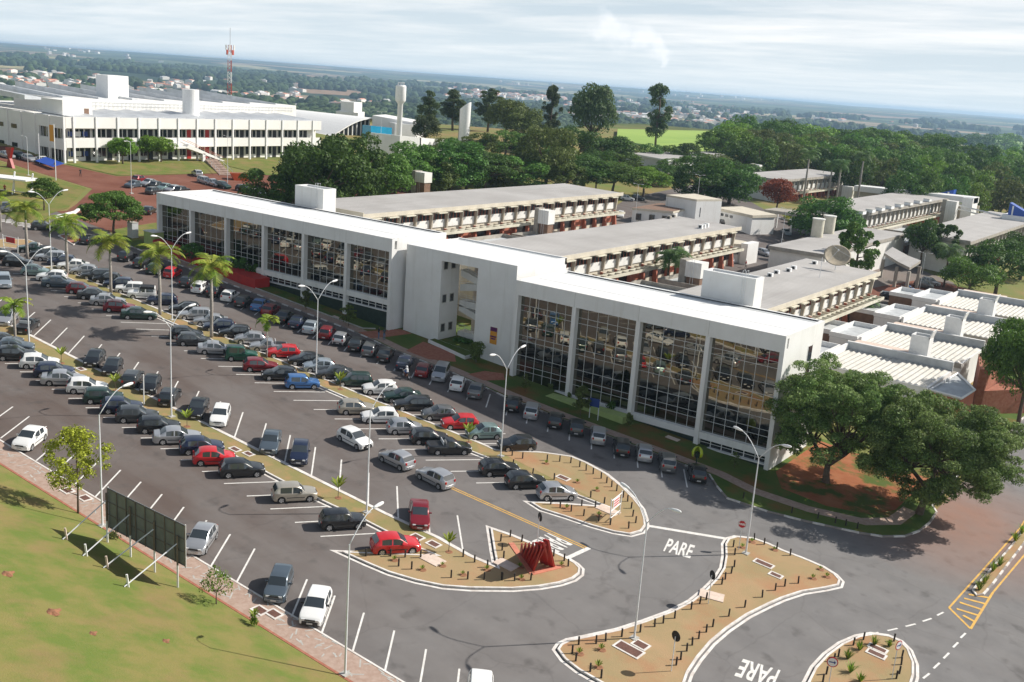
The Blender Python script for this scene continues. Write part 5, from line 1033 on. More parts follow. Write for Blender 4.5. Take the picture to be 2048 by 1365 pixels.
for x, y, h, lab in ((680, 781, 2.0, 'seedling on the palm median above the beige hatchback'), (937, 887, 2.0, 'seedling on the palm median near the black pickup'), (123, 729, 1.8, 'seedling on the lower median behind the white hatchback'), (231, 784, 1.8, 'seedling on the lower median below the two black cars'), (374, 856, 1.7, 'seedling on the lower median right of the tall lamp'), (676, 999, 1.9, 'seedling on the lower median between bays'), (897, 1107, 1.6, 'seedling on the lower island beside the cover plate'), (508, 1250, 1.0, 'low leafy sapling at the lawn edge of the footpath'), (1092, 930, .6, 'small tuft in a soil ring, first on the bollard island'), (1154, 968, .6, 'small tuft in a soil ring, middle of the bollard island'), (1193, 984, .6, 'small tuft in a soil ring, last on the bollard island'), (788, 1124, .6, 'dry tuft near the left tip of the lower island'), (844, 1143, .6, 'dry tuft in the middle of the lower island'), (884, 1135, .5, 'dry tuft right of the white cover slab'), (925, 1153, .5, 'white tagged tuft near the curved kerb'), (973, 1143, .6, 'dry tuft below the notch of the island'),
    (1122, 1135, .6, 'dry tuft right of the red sculpture'), (1039, 1138, .6, 'dry tuft left of the red sculpture'), (1042, 1162, .6, 'dry tuft below the red sculpture'), (1133, 1020, .7, 'dry tuft at the left tip of the pointed island'), (1197, 1035, .7, 'dry tuft below the white sign frame'), (1158, 1311, .7, 'dry tuft at the left end of the central island'), (1202, 1303, .7, 'dry tuft left of the double cover plates'), (1196, 1338, .8, 'dry tuft at the bottom left of the central island'), (1503, 1087, .6, 'dry tuft right of the stop sign lamp'), (1484, 1098, .6, 'dry tuft at the stop sign foot'), (1625, 1160, .6, 'dry tuft in the right corner of the central island'), (1653, 1157, .6, 'red brown tuft at the far right tip of the central island'), (1640, 1142, .5, 'pale tuft near the right kerb of the central island'), (1548, 1103, .5, 'tuft near the upper kerb of the central island')): seedling(x, y, h, lab)
def tuft(x, y, s, label):
    p = G(x, y); t = top('grass_clump', label, 'grass clump', p+Vector((0, 0, .14))); g = random.Random(int(x+y)); mb = MB()
    for k in range(46):
        a = g.uniform(0, 6.28); l_ = s*g.uniform(.6, 1.1); q = g.uniform(.15, .8); s0 = Vector((math.cos(a)*.08, math.sin(a)*.08, 0)); e = Vector((math.cos(a)*l_*q, math.sin(a)*l_*q, l_*(1.05-q*.6))); n = Vector((-math.sin(a), math.cos(a), 0))*.03; m_ = s0.lerp(e, .5)+Vector((0, 0, l_*.15)); mb.face([s0-n, s0+n, m_+n, m_-n], LM_YEL if k % 3 == 0 else LM_BR); mb.face([m_-n, m_+n, e], LM_BR)
    mb.obj('blades', t)
for x, y, s, lab in ((1748, 1293, .9, 'spiky grass clump at the top of the round island'), (1719, 1303, .9, 'spiky grass clump left of the cover plates on the round island'), (1695, 1321, 1.0, 'spiky grass clump on the left half of the round island'), (1700, 1348, 1.0, 'spiky grass clump low on the round island'), (1778, 1296, .7, 'dark grass clump right side of the round island'), (1720, 1366, .8, 'grass clump at the bottom of the round island'), (1958, 1183, 1.2, 'dense grass clump at the tip of the planted median'), (1968, 1170, 1.3, 'dense grass clump second from tip of the planted median'), (1985, 1145, 1.3, 'dense grass clump third from tip of the planted median'), (1999, 1134, 1.3, 'dense grass clump fourth from tip of the planted median'), (2030, 1085, 1.3, 'dense grass clump farther up the planted median'), (2043, 1070, 1.3, 'dense grass clump at the right edge on the planted median')): tuft(x, y, s, lab)
tree_px('shrub', LM_OL, 952, 727, 687, 40, 'round grey green shrub in front of the middle block', 2600, .05, 110, cat='shrub', name='shrub')
for x, y, ty, wp, lab, n_ in ((612, 622, 583, 30, 'thin young tree on the shaded lawn behind the double lamp', 700), (697, 655, 612, 34, 'thin young tree before the last bay of the left wing', 900), (1160, 835, 775, 42, 'young tree before the lime green planter beside the blue sign', 1500), (1050, 787, 750, 22, 'small thin tree at the left end of the lime green planter', 400), (1468, 940, 905, 24, 'small bare shrub on the lawn right of the phone booth', 300)): tree_px('sapling', LM_OL, x, y, ty, wp, lab, n_, .045, 120, cat='tree', name='young_tree')
for x, y, ty, wp, lab in ((383, 533, 490, 52, 'dark shrub in the red planter behind the fourth palm'), (478, 555, 515, 40, 'dark shrub in the red planter right of the fifth palm'), (505, 562, 528, 34, 'dark shrub at the end of the red planter'), (436, 545, 512, 44, 'dark shrub in the red planter behind the fifth palm'), (1222, 826, 803, 26, 'small shrub in the lime green planter, right one'), (1138, 800, 785, 12, 'tiny red flowered shrub in the lime green planter, beside the second pillar'), (1100, 782, 768, 14, 'tiny red flowered shrub in the lime green planter, left of the second pillar'), (1257, 858, 825, 18, 'pale shrub at the right end of the lime green planter')): tree_px('shrub', LM_DARK if 'dark' in lab or 'small' in lab else LM_OL, x, y, ty, wp, lab, 700, .08, 130+x % 3, cat='shrub', name='shrub')
# young tree with yellow leaves and the small tree on the footpath
tree_px('sapling', LM_YEL, 156, 1030, 855, 118, 'young tree with yellow green leaves at the footpath lamp', 3800, .017, 140, cat='tree', name='young_tree')
tree_px('umbrella', LM_BR, 433, 1212, 1125, 66, 'small thin tree with a sideways crown on the lawn edge', 900, .035, 141, cat='tree', name='young_tree')
tree_px('shrub', LM_BR, 508, 1256, 1228, 22, 'low bright bush at the lawn edge of the footpath', 400, .09, 142, cat='bush', name='bush')
tree_px('shrub', LM_OL, 228, 1082, 1062, 26, 'low bush under the left end of the billboard', 300, .09, 143, cat='bush', name='bush')
for x, y, ty, wp, lab, m_ in ((1585, 440, 428, 50, 'clipped yellow green hedge behind the gatehouse, upper one', LM_YEL), (1592, 450, 438, 46, 'clipped yellow green hedge behind the gatehouse, lower one', LM_YEL), (1845, 617, 597, 50, 'low green bush row above the serrated white roofs', LM_MID), (925, 690, 676, 36, 'dark bushes inside the stair opening', LM_DARK)): tree_px('shrub', m_, x, y, ty, wp, lab, 900, .08, 150+x % 3, cat='hedge', name='hedge')
# ---------------------------------------------------------------- bollards, covers, signs
M_WOOD = mat('bollard_dark_wood', (.030, .024, .020), .8, var=.3, scale=5)
bme = MB().cyl((0, 0), .07, -.1, .68, M_WOOD, 8).mesh('bollard', True, 40)
def bollards(pts, label, group):
    for x, y in pts:
        o = inst('bollard', bme, None, G(x, y)+Vector((0, 0, .12))); tag(o, label, 'bollard', group); o.rotation_euler = (random.uniform(-.05, .05), random.uniform(-.05, .05), random.uniform(0, 3))
bollards([(1024, 914), (1045, 920), (1094, 924), (1119, 926), (1141, 929), (1159, 937), (1172, 944), (1186, 951), (1202, 960), (1213, 969), (1223, 977), (1233, 985), (1246, 998), (1255, 1006), (1262, 1020), (1026, 934), (1065, 952), (1108, 962), (1181, 998), (1208, 1010), (1265, 1036), (1271, 1049), (1257, 1060), (1220, 1053)], 'short dark bollard around the island end below the right wing', 'bollards of the island end')
bollards([(1101, 1012), (1120, 1019), (1163, 1015), (1190, 1018), (1142, 1026), (1167, 1035), (1197, 1046)], 'short dark bollard on the pointed strip with the white sign frame', 'bollards of the pointed strip')
bollards([(732, 1116), (781, 1116), (810, 1118), (841, 1119), (797, 1136), (823, 1142), (902, 1159), (935, 1162), (968, 1163), (1004, 1164), (926, 1117), (949, 1128), (975, 1138), (1003, 1163), (1029, 1165), (1061, 1164), (1020, 1077), (1043, 1087), (1107, 1116), (1128, 1125), (1136, 1136), (1001, 1086), (1004, 1104), (1007, 1120)], 'short dark bollard around the tip of the lower island', 'bollards of the lower island')
bollards([(1508, 1083), (1528, 1092), (1466, 1097), (1469, 1113), (1468, 1137), (1462, 1150), (1450, 1162), (1443, 1172), (1412, 1203), (1399, 1211), (1382, 1222), (1349, 1240), (1326, 1250), (1309, 1257), (1280, 1268), (1243, 1277), (1211, 1286), (1192, 1291), (1157, 1293), (1144, 1311), (1151, 1326), (1180, 1347), (1202, 1360), (1352, 1334), (1361, 1323), (1373, 1306), (1384, 1294), (1397, 1281), (1412, 1268), (1425, 1257), (1457, 1236), (1489, 1218), (1524, 1198), (1550, 1184), (1569, 1176), (1596, 1170), (1580, 1114), (1553, 1101)], 'short dark bollard along the kerb of the large central island', 'bollards of the central island')
bollards([(1706, 1294), (1726, 1283), (1676, 1317), (1667, 1326), (1652, 1352), (1645, 1368), (1787, 1286), (1803, 1319), (1802, 1333), (1798, 1351), (1792, 1361)], 'short dark bollard along the kerb of the round bottom right island', 'bollards of the round island')
bollards([(1583, 1029), (1635, 1040), (1670, 1049), (1691, 1054), (1714, 1060), (1486, 1000)], 'short dark bollard in tree shade behind the striped kerb', 'bollards behind the striped kerb')
M_IRON = mat('rusty_cover', (.12, .055, .04), .8, var=.25, scale=6)
def cover(x, y, wx, wy, ang, label, fr=True, m=None):
    p = G(x, y); t = top('cover_plate', label, 'utility cover', p+Vector((0, 0, .142))); t.rotation_euler = slope_rot(R(ang)); mb = MB(); mb.box(-wx/2, wx/2, -wy/2, wy/2, .012, .05, m or M_IRON); mb.obj('plate', t)
    mb = MB()
    for q in ((-wx/2-.16, wx/2+.16, -wy/2-.16, -wy/2), (-wx/2-.16, wx/2+.16, wy/2, wy/2+.16), (-wx/2-.16, -wx/2, -wy/2, wy/2), (wx/2, wx/2+.16, -wy/2, wy/2)): mb.box(*q, 0, .045, M_KERBW)
    mb.obj('frame', t)
for x, y, a_, b_, an, lab in ((1257, 1303, 1.9, .9, -2, 'long rusty cover in white frame on the central island'), (1281, 1294, .95, .7, -2, 'short rusty cover beside the long one'), (1527, 1131, 1.5, .6, 0, 'rusty cover on the central island below the upper kerb'), (1551, 1154, .9, .5, 0, 'small rusty cover in the middle right of the central island'), (1126, 959, 1.1, .6, 0, 'small grate on the bollard island'), (834, 1078, .9, .6, 0, 'small cover at the end of the lower median'), (867, 1092, .9, .6, 0, 'white framed cover beside the seedling on the lower island'), (470, 902, .9, .5, 0, 'cover on the lower median behind the dark blue car'), (497, 911, .8, .5, 0, 'second cover on the lower median behind the red car'), (1755, 1301, 1.2, .5, 0, 'upper cover plate on the round island'), (1752, 1312, 1.2, .55, 0, 'lower cover plate on the round island'), (162, 741, .8, .5, 0, 'cover on the lower median above the dark blue hatchback'), (135, 985, .8, .6, 0, 'cover in the footpath near the yellow tree'), (170, 1000, .8, .6, 0, 'second cover in the footpath near the yellow tree'), (520, 1225, .9, .6, 0, 'cover in the footpath below the dark blue car'), (548, 1232, .9, .6, 0, 'grey cover in the footpath below the white car')): cover(x, y, a_, b_, an, lab)
M_SLAB = mat('pale_slab', (.62, .50, .42), .85, var=.1, scale=2)
for x, y, a_, b_, an, lab in ((865, 1123, 1.9, 1.3, 0, 'pale concrete slab on the lower island notch'), (1012, 1133, 1.9, 1.2, 0, 'pale concrete slab left of the red sculpture'), (1216, 1024, 2.2, 1.2, 0, 'pale concrete slab under the white sign frame'), (1423, 1195, 2.0, 1.3, 20, 'pale concrete slab at the inner kerb of the central island'), (1345, 880, 1.6, .8, 0, 'pale slab on the shaded lawn'), (673, 637, 1.4, .6, 0, 'pale slab on the shaded lawn before the left wing')):
    p = G(x, y); o = MB().box(-a_/2, a_/2, -b_/2, b_/2, -.05, .045, M_SLAB).obj('concrete_slab'); o.location = p+Vector((0, 0, .15)); o.rotation_euler = slope_rot(R(an)); tag(o, lab, 'slab')
M_SIGNB = mat('sign_back', (.012, .012, .013), .6); M_SRED = mat('sign_red', (.50, .012, .02), .5); M_SWHITE = mat('sign_white', (.75, .75, .74), .5); M_SBLUE = mat('sign_blue', (.02, .05, .22), .5)
def sign(x, y, h, r, face_deg, kind, label):
    p = G(x, y); t = top('road_sign', label, 'road sign', p); t.rotation_euler = (0, 0, R(face_deg))
    MB().tube([(0, 0, 0), (0, 0, h+r)], .035, M_STEELW, 6).obj('post', t)
    n = 8 if kind == 'stop' else 24; off = math.pi/8 if kind == 'stop' else 0
    def disc(rr, y0, y1, m, nm): mb = MB(); mb.prism([(rr*math.cos(2*math.pi*k/n+off), rr*math.sin(2*math.pi*k/n+off)) for k in range(n)], y0, y1, m); me_ = mb.mesh(nm); me_.transform(Matrix.Rotation(R(90), 4, 'X')); return me_
    # local -y is the printed side
    o = inst('sign_back', disc(r, -.0, .02, M_SIGNB if kind != 'arrow' else M_SRED, 'sign_back'), t, (0, -.06, h+r)); f = inst('sign_face', disc(r*.97, .021, .026, {'stop': M_SWHITE}.get(kind, M_SRED), 'sign_face'), t, (0, -.06, h+r))
    inst('sign_field', disc(r*(.90 if kind == 'stop' else .82), .027, .031, M_SRED if kind == 'stop' else M_SWHITE, 'sign_field'), t, (0, -.06, h+r))
    if kind == 'stop': me_ = text_mesh('PARE', 'lettering', r*.72, M_SWHITE, .002, .012); me_.transform(Matrix.Rotation(R(90), 4, 'X')); inst('lettering', me_, t, (0, -.096, h+r))
    if kind == 'arrow': mb = MB(); mb.box(-r*.6, r*.35, -.1, -.095, h+r-.04, h+r+.04, M_SBLUE); mb.face([(r*.3, -.1, h+r+.14), (r*.3, -.1, h+r-.14), (r*.62, -.1, h+r)], M_SBLUE); mb.obj('arrow', t)
sign(1477, 1103, 2.3, .38, 20, 'stop', 'red octagonal stop sign reading PARE on a thin post'); sign(1416, 1211, 2.3, .38, 150, 'back', 'black sign back on the inner kerb of the central island'); sign(1342, 1346, 2.5, .40, 165, 'back', 'black sign back nearest the camera on the central island'); sign(1074, 1092, 2.3, .40, 150, 'back', 'black sign back behind the red sculpture')
sign(1656, 1378, 1.8, .40, 20, 'arrow', 'round red rimmed arrow sign on the left of the round island'); sign(1783, 1362, 2.6, .38, 70, 'arrow', 'round sign seen edge on at the right of the round island')
# blue notice on two posts, phone booth, white frame signs, posts
p = G(1178, 838); t = top('notice_board', 'small blue notice board on two white posts before the lime planter', 'notice board', p)
for s_ in (0, 1.1): MB().tube([(s_, 0, -.1), (s_, 0, 2.6)], .05, M_STEELW, 6).obj('post', t)
MB().box(-.05, 1.15, -.05, .0, 1.6, 2.6, M_SBLUE).obj('panel', t); t.rotation_euler = (0, 0, R(8))
M_LIME2 = mat('phone_hood_lime', (.42, .52, .02), .35, coat=.3)
p = G(1391, 938); t = top('phone_booth', 'lime green dome shaped phone booth on a dark post', 'phone booth', p); MB().tube([(0, 0, -.1), (0, 0, 2.0)], .07, M_BASE, 8).obj('post', t)
mb = MB(); ng = 12
for i in range(7):
    for j in range(ng):
        def S(i_, j_): th = math.pi*(.02+.60*i_/7); ph = 2*math.pi*j_/ng*.80-.6; return (.62*math.sin(th)*math.cos(ph), .62*math.sin(th)*math.sin(ph), 1.75+.80*math.cos(th))
        mb.face([S(i, j), S(i+1, j), S(i+1, j+1), S(i, j+1)], M_LIME2)
o = mb.obj('hood', t, True); weld(o); s_ = o.modifiers.new('s', 'SOLIDIFY'); s_.thickness = .03; MB().box(-.18, .18, -.15, .15, 1.3, 1.9, M_BASE).obj('telephone', t)
def frame_sign(x, y, w_, h, ang, label, red, lean=0):
    p = G(x, y); t = top('frame_sign', label, 'sign', p); t.rotation_euler = (lean, 0, R(ang)); mb = MB()
    mb.tube([(-w_/2, 0, -.1), (-w_/2*1.15, 0, h)], .06, M_WHITE, 6); mb.tube([(w_/2, 0, -.1), (w_/2*1.15, 0, h)], .06, M_WHITE, 6)
    for f in (.22, .5, .92): mb.tube([(-w_/2*(1+.15*f), 0, h*f), (w_/2*(1+.15*f), 0, h*f)], .045, M_WHITE, 6)
    mb.obj('frame', t); MB().box(-w_*.32, w_*.32, -.03, .03, h*.55, h*.88, M_SRED if red else M_SWHITE).obj('panel', t)
    if not red: m2 = MB(); [m2.box(-w_*.27, w_*.27, -.036, -.03, h*(.59+.1*k), h*(.64+.1*k), M_SRED) for k in range(3)]; m2.obj('print', t)
frame_sign(1229, 1040, 2.2, 2.5, 98, 'white tubular frame sign with small red and white panel on the pointed strip', False)
frame_sign(22, 503, 3.0, 2.4, 10, 'white tubular frame with red panel at the corner island', True)
MB_post = MB().tube([(0, 0, -.1), (0, 0, 3.4)], .06, M_WHITE, 6).obj('white_post'); MB_post.location = G(288, 812); tag(MB_post, 'short plain white post on the lower median between two cars', 'post')
# ---------------------------------------------------------------- billboard seen from behind
M_BBACK = mat('billboard_sheet', (.19, .205, .21), .6, var=.15, scale=.8, metal=.3); M_BFR = mat('billboard_wood', (.16, .13, .10), .9)
bb = top('billboard', 'large billboard seen from behind on white legs and slanting struts', 'billboard', G(215, 1088)); bloc = bb.location.copy()
feet = [G(215, 1088), G(261.5, 1117.6), G(309.6, 1148.4), G(355.6, 1178.6)]; dirv = (feet[3]-feet[0]); dl = dirv.length; dv = Vector((dirv.x, dirv.y, 0)).normalized(); nv = Vector((-dv.y, dv.x, 0)); Lb = dl+.55
def bw(mb, nm): o = mb.obj(nm, bb); o.location = -bloc; return o
def onp(px, py): d = ray(px, py); o0 = Vector((0, 0, HC)); return o0+d*((feet[0]-o0).dot(nv)/d.dot(nv))
c0, c1, c2, c3 = onp(212, 977), onp(213, 1056), onp(367, 1053), onp(367, 1135); a_ = Vector((c0.x, c0.y, 0)); b_ = Vector((c2.x, c2.y, 0)); zt_, zb_, z1b, z0b = c0.z, c1.z, c2.z, c3.z; n_ = nv*.05; o_ = nv*.14
mb = MB(); mb.hexa([(q.x, q.y, z) for q, z in ((a_+o_, zb_), (b_+o_, z0b), (b_+o_+n_, z0b), (a_+o_+n_, zb_), (a_+o_, zt_), (b_+o_, z1b), (b_+o_+n_, z1b), (a_+o_+n_, zt_))], M_BBACK); bw(mb, 'panel')
mb = MB()
for k in range(9): q = a_.lerp(b_, k/8)+nv*.10; zt1 = zt_+(z1b-zt_)*k/8; zb1 = zb_+(z0b-zb_)*k/8; mb.tube([(q.x, q.y, zb1), (q.x, q.y, zt1)], .04, M_BFR, 4)
for f in (.02, .34, .66, .98): qa, qb = a_+nv*.11, b_+nv*.11; mb.tube([(qa.x, qa.y, zt_+(zb_-zt_)*f), (qb.x, qb.y, z1b+(z0b-z1b)*f)], .035, M_BFR, 4)
bw(mb, 'frame')
mb = MB(); e = .07
for (q, zz0, zz1) in ((a_+nv*.16, zb_-e, zt_+e), (b_+nv*.16, z0b-e, z1b+e)): mb.tube([(q.x, q.y, zz0), (q.x, q.y, zz1)], .05, M_WHITE, 4)
bw(mb, 'edge_trim')
sf = [G(125.7, 1083), G(165.8, 1116), G(207, 1140), G(248.7, 1178)]
for k in range(4):
    f_ = feet[k]; mb = MB(); mb.tube([(f_.x, f_.y, f_.z-.2), (f_.x, f_.y, f_.z+1.9)], .09, M_WHITE, 4); mb.tube([(f_.x, f_.y, f_.z+1.9), (f_.x, f_.y, f_.z+4.2)], .085, M_BFR, 4); bw(mb, 'leg')
    s0 = sf[k]; mb = MB(); mb.tube([(s0.x, s0.y, s0.z+.15), (f_.x, f_.y, f_.z+3.6)], .055, M_STEELW, 4); bw(mb, 'strut')
    mb = MB(); d_ = (f_-s0).normalized()*.35; mb.tube([(s0.x+d_.x, s0.y+d_.y, s0.z-.15), (s0.x+d_.x*.6, s0.y+d_.y*.6, s0.z+1.0)], .085, M_WHITE if k in (1, 3) else M_SLAB, 4); bw(mb, 'anchor_post')
# ---------------------------------------------------------------- red sculpture
M_SCR = mat('sculpture_red', (.30, .012, .010), .45, var=.1, scale=1); M_SALM = mat('salmon_paving', (.55, .20, .13), .85, var=.1, scale=2)
P0, P1, P2_, P3 = G(1024, 1093), G(1064, 1151), G(1116, 1138), G(1100, 1120); sc = top('sculpture', 'dark red sculpture of pleated leaning steel blades on the lower island', 'sculpture', P1); so = -P1
base_a, base_b = G(1040, 1108), G(1066, 1147); top_a = base_a+Vector((1.0, .2, 2.3)); 
def sw(mb, nm): o = mb.obj(nm, sc); o.location = so; return o
mb = MB()
for a1, a2, wd_ in ((G(1022, 1090), G(1065, 1152), .5), (G(1063, 1151), G(1120, 1137), .5)):
    d_ = (a2-a1).normalized(); nn = Vector((-d_.y, d_.x, 0))*wd_/2; q = [a1-nn, a2-nn, a2+nn, a1+nn]; mb.hexa([(v.x, v.y, gz(v.x, v.y)+.1) for v in q]+[(v.x, v.y, gz(v.x, v.y)+.20) for v in q], M_SALM)
sw(mb, 'plinth')
tops = [at_z(1045+7.6*k+(0 if k < 6 else 1.5), 1089-.9*k-(4 if k == 6 else 0), gz(-43.5, 60)+3.0+.06*k) for k in range(7)]
for k in range(7):
    f = k/6; b0 = base_a.lerp(base_b, max(0, f-.02)); b1 = base_a.lerp(base_b, min(1, f+.16)); tp = tops[k]; dd = (base_b-base_a).normalized(); th = Vector((-dd.y, dd.x, 0))*.06; w2 = dd*.16
    lo0, lo1 = b0, b1; t0, t1 = tp-w2, tp+w2*.4
    mb = MB(); mb.hexa([tuple(v) for v in (lo0+Vector((0, 0, .1))-th, lo1+Vector((0, 0, .1))-th, lo1+Vector((0, 0, .1))+th, lo0+Vector((0, 0, .1))+th, t0-th, t1+Vector((0, 0, -.5))-th, t1+Vector((0, 0, -.5))+th, t0+th)], M_SCR); sw(mb, 'blade')
for k, (fx, fy) in enumerate(((1105, 1136), (1095, 1132), (1087, 1128))):
    tp = tops[6-k]; ft = G(fx, fy); w2 = Vector((.2, .05, 0)); mb = MB(); th = Vector((.02, .1, 0)); mb.hexa([tuple(v) for v in (ft-w2-th, ft+w2-th, ft+w2+th, ft-w2+th, tp-w2-th, tp+w2-th, tp+w2+th, tp-w2+th)], M_SCR); sw(mb, 'leg')
# ---------------------------------------------------------------- people
M_SKIN = mat('skin', (.36, .20, .13), .6); M_HAIR = mat('hair_dark', (.02, .013, .01), .7)
def cloth(nm, c): return mat('cloth_'+nm, c, .85, var=.1, scale=6)
def person(loc, rz, shirt, trousers, label, pose='stand', h=1.7, parent=None, helmet=None):
    t = top('person', label, 'person', loc, rz); J = {'pelvis': (0, 0, .92), 'waist': (0, 0, 1.08), 'chest': (.01, 0, 1.30), 'neck': (.01, 0, 1.47), 'head': (.03, 0, 1.56), 'crown': (.03, 0, 1.68)}
    st = .16 if pose == 'walk' else .03
    if pose == 'ride': J = {'pelvis': (0, 0, .86), 'waist': (.03, 0, 1.02), 'chest': (.10, 0, 1.24), 'neck': (.15, 0, 1.40), 'head': (.18, 0, 1.49), 'crown': (.19, 0, 1.61)}
    V, E, Rd, names = [], [], [], {}
    def v(n, p, r): names[n] = len(V); V.append(p); Rd.append(r)
    def e(a, b): E.append((names[a], names[b]))
    for n, r in (('pelvis', (.155, .11)), ('waist', (.13, .09)), ('chest', (.165, .11)), ('neck', (.055, .055)), ('head', (.085, .095)), ('crown', (.07, .08))): v(n, J[n], r)
    for a, b in (('pelvis', 'waist'), ('waist', 'chest'), ('chest', 'neck'), ('neck', 'head'), ('head', 'crown')): e(a, b)
    for s_, n in ((1, 'l'), (-1, 'r')):
        if pose == 'ride': hip, kn, an, to = (.04, s_*.12, .82), (.42, s_*.22, .78), (.22, s_*.22, .38), (.36, s_*.22, .33)
        else: hip, kn, an, to = (0, s_*.10, .86), (s_*st*.6+.02, s_*.11, .47), (s_*st*1.2-.02, s_*.11, .08), (s_*st*1.2+.13, s_*.12, .035)
        for k_, p_, r_ in (('hip', hip, .085), ('knee', kn, .06), ('ankle', an, .042), ('toe', to, .04)): v(k_+n, p_, (r_, r_))
        e('pelvis', 'hip'+n); e('hip'+n, 'knee'+n); e('knee'+n, 'ankle'+n); e('ankle'+n, 'toe'+n)
        c = J['chest']; sh = (c[0], s_*.19, c[2]+.08)
        if pose == 'ride': el, wr_, ha = (c[0]+.2, s_*.29, c[2]-.16), (c[0]+.42, s_*.26, c[2]-.2), (c[0]+.5, s_*.25, c[2]-.2)
        else: el, wr_, ha = (c[0]-s_*st*.5, s_*.25, c[2]-.22), (c[0]+.04-s_*st, s_*.25, c[2]-.46), (c[0]+.06-s_*st*1.1, s_*.25, c[2]-.55)
        for k_, p_, r_ in (('sh', sh, .06), ('el', el, .045), ('wr', wr_, .032), ('ha', ha, .035)): v(k_+n, p_, (r_, r_))
        e('chest', 'sh'+n); e('sh'+n, 'el'+n); e('el'+n, 'wr'+n); e('wr'+n, 'ha'+n)
    me_ = bpy.data.meshes.new('body'); me_.from_pydata(V, E, []); o = bpy.data.objects.new('tmp', me_); COL.objects.link(o); m_ = o.modifiers.new('skin', 'SKIN'); sub = o.modifiers.new('sub', 'SUBSURF'); sub.levels = 1; sub.render_levels = 1
    for i, r in enumerate(Rd): me_.skin_vertices[0].data[i].radius = r
    me_.skin_vertices[0].data[0].use_root = True
    fin = bpy.data.meshes.new_from_object(o.evaluated_get(bpy.context.evaluated_depsgraph_get())); bpy.data.objects.remove(o); fin.materials.clear()
    for m__ in (M_SKIN, shirt, trousers, M_BLACK, M_HAIR): fin.materials.append(m__)
    zp = J['pelvis'][2]
    for f in fin.polygons:
        c = f.center; k = 1
        if c.z > J['neck'][2]+.02: k = 0 if not (c.z > J['head'][2]+.06 or c.x < J['head'][0]-.03) else 4
        elif abs(c.y) > .215 and c.z < J['chest'][2]-.12: k = 0
        elif c.z < zp+.05: k = 2
        if c.z < (.09 if pose != 'ride' else .37): k = 3
        f.material_index = k
    fin.shade_smooth(); fin.name = 'body'; inst('body', fin, t)
    if helmet: mb = MB(); hh = J['head']; mb.tube([(hh[0]-.0, 0, hh[2]-.06), (hh[0], 0, hh[2]+.02), (hh[0], 0, hh[2]+.12), (hh[0], 0, hh[2]+.17)], [.12, .14, .11, .03], helmet, 12); mb.obj('helmet', t, True)
    return t
def gp(x, y, o=.16): q = G(x, y); return q+Vector((0, 0, o))
C_W, C_DK, C_JEAN, C_RED, C_BL = cloth('white', (.65, .66, .68)), cloth('dark', (.02, .02, .025)), cloth('jeans', (.12, .19, .30)), cloth('red', (.40, .02, .02)), cloth('blue', (.04, .06, .22))
person(gp(757, 681), R(70), C_DK, C_JEAN, 'person in dark top and light jeans, left of the two at the left wing corner'); person(gp(768, 683), R(110), cloth('grey', (.06, .08, .09)), C_JEAN, 'person in dark jacket and jeans, right of the two at the wing corner')
person(gp(161, 354, .04), R(-20), C_DK, cloth('dark2', (.03, .03, .04)), 'person in dark clothes walking down the red driveway', 'walk'); person(gp(418, 322, .1), R(-60), C_W, C_DK, 'person in white shirt at the top of the lawn steps', 'walk'); person(gp(10, 388, .12), R(-40), C_RED, C_DK, 'person in red standing by the bus stop'); person(gp(110, 340, .05), R(10), C_DK, C_DK, 'person in dark clothes beside the blue awning')
person(gp(1491, 537, .06), R(40), C_RED, C_DK, 'person in dark red on the path behind the dish building', 'walk')
person(gp(1123, 377, .05), R(40), cloth('cyan', (.05, .25, .45)), C_DK, 'person in light blue under the trees behind the far roof')
# motorcycle and rider
mp_ = G(812, 758); mp_.z += .035
mc = top('motorcycle', 'dark motorcycle ridden along the building row of cars', 'motorcycle', mp_, R(165))
for x in (-.62, .68):
    mb = MB(); pts = [(x+.27*math.cos(a*math.pi/8), 0, .30+.27*math.sin(a*math.pi/8)) for a in range(17)]; mb.tube(pts, .045, M_TYRE, 8, False); wv = mb.obj('wheel', mc, True); mb = MB(); mb.tube([(x, -.05, .3), (x, .05, .3)], .06, M_RIM, 10)
    for a in range(6): mb.tube([(x, 0, .3), (x+.25*math.cos(a*1.05), 0, .3+.25*math.sin(a*1.05))], .012, M_RIM, 4)
    mb.obj('rim', wv)
MB().tube([(-.15, 0, .72), (.05, 0, .86), (.28, 0, .84), (.38, 0, .72)], [.10, .17, .15, .08], PAINT['blue'], 10).obj('fuel_tank', mc, True); MB().box(-.72, -.08, -.13, .13, .72, .82, M_BLACK).obj('seat', mc, bevel=.04); MB().box(-.2, .25, -.14, .14, .28, .66, M_IRON).obj('engine', mc, bevel=.04)
MB().tube([(.68, 0, .30), (.50, 0, .82), (.45, 0, 1.0)], .04, M_RIM, 6).obj('fork', mc); MB().tube([(.40, -.34, 1.04), (.45, 0, 1.0), (.40, .34, 1.04)], .02, M_BLACK, 6).obj('handlebar', mc); MB().tube([(.52, 0, .84), (.62, 0, .84)], .09, M_LAMP, 10).obj('headlight', mc); MB().tube([(.1, -.16, .32), (-.7, -.18, .36)], .045, M_RIM, 6).obj('exhaust', mc)
person(mp_+Vector((.25*.97, -.25*.26, 0)), R(165), C_W, C_BL, 'rider in white shirt and helmet on the dark motorcycle', 'ride', helmet=C_W)
for k, (x, y) in enumerate(((1808, 577), (1815, 581), (1821, 585))):
    q = G(x, y); q.z += .06; c_ = copy_tree(mc); c_.location = q; c_.rotation_euler = (0, .15, R(20)); tag(c_, ['leftmost', 'middle', 'rightmost'][k]+' of the three parked motorbikes on the red yard', 'motorcycle', 'parked motorbikes')
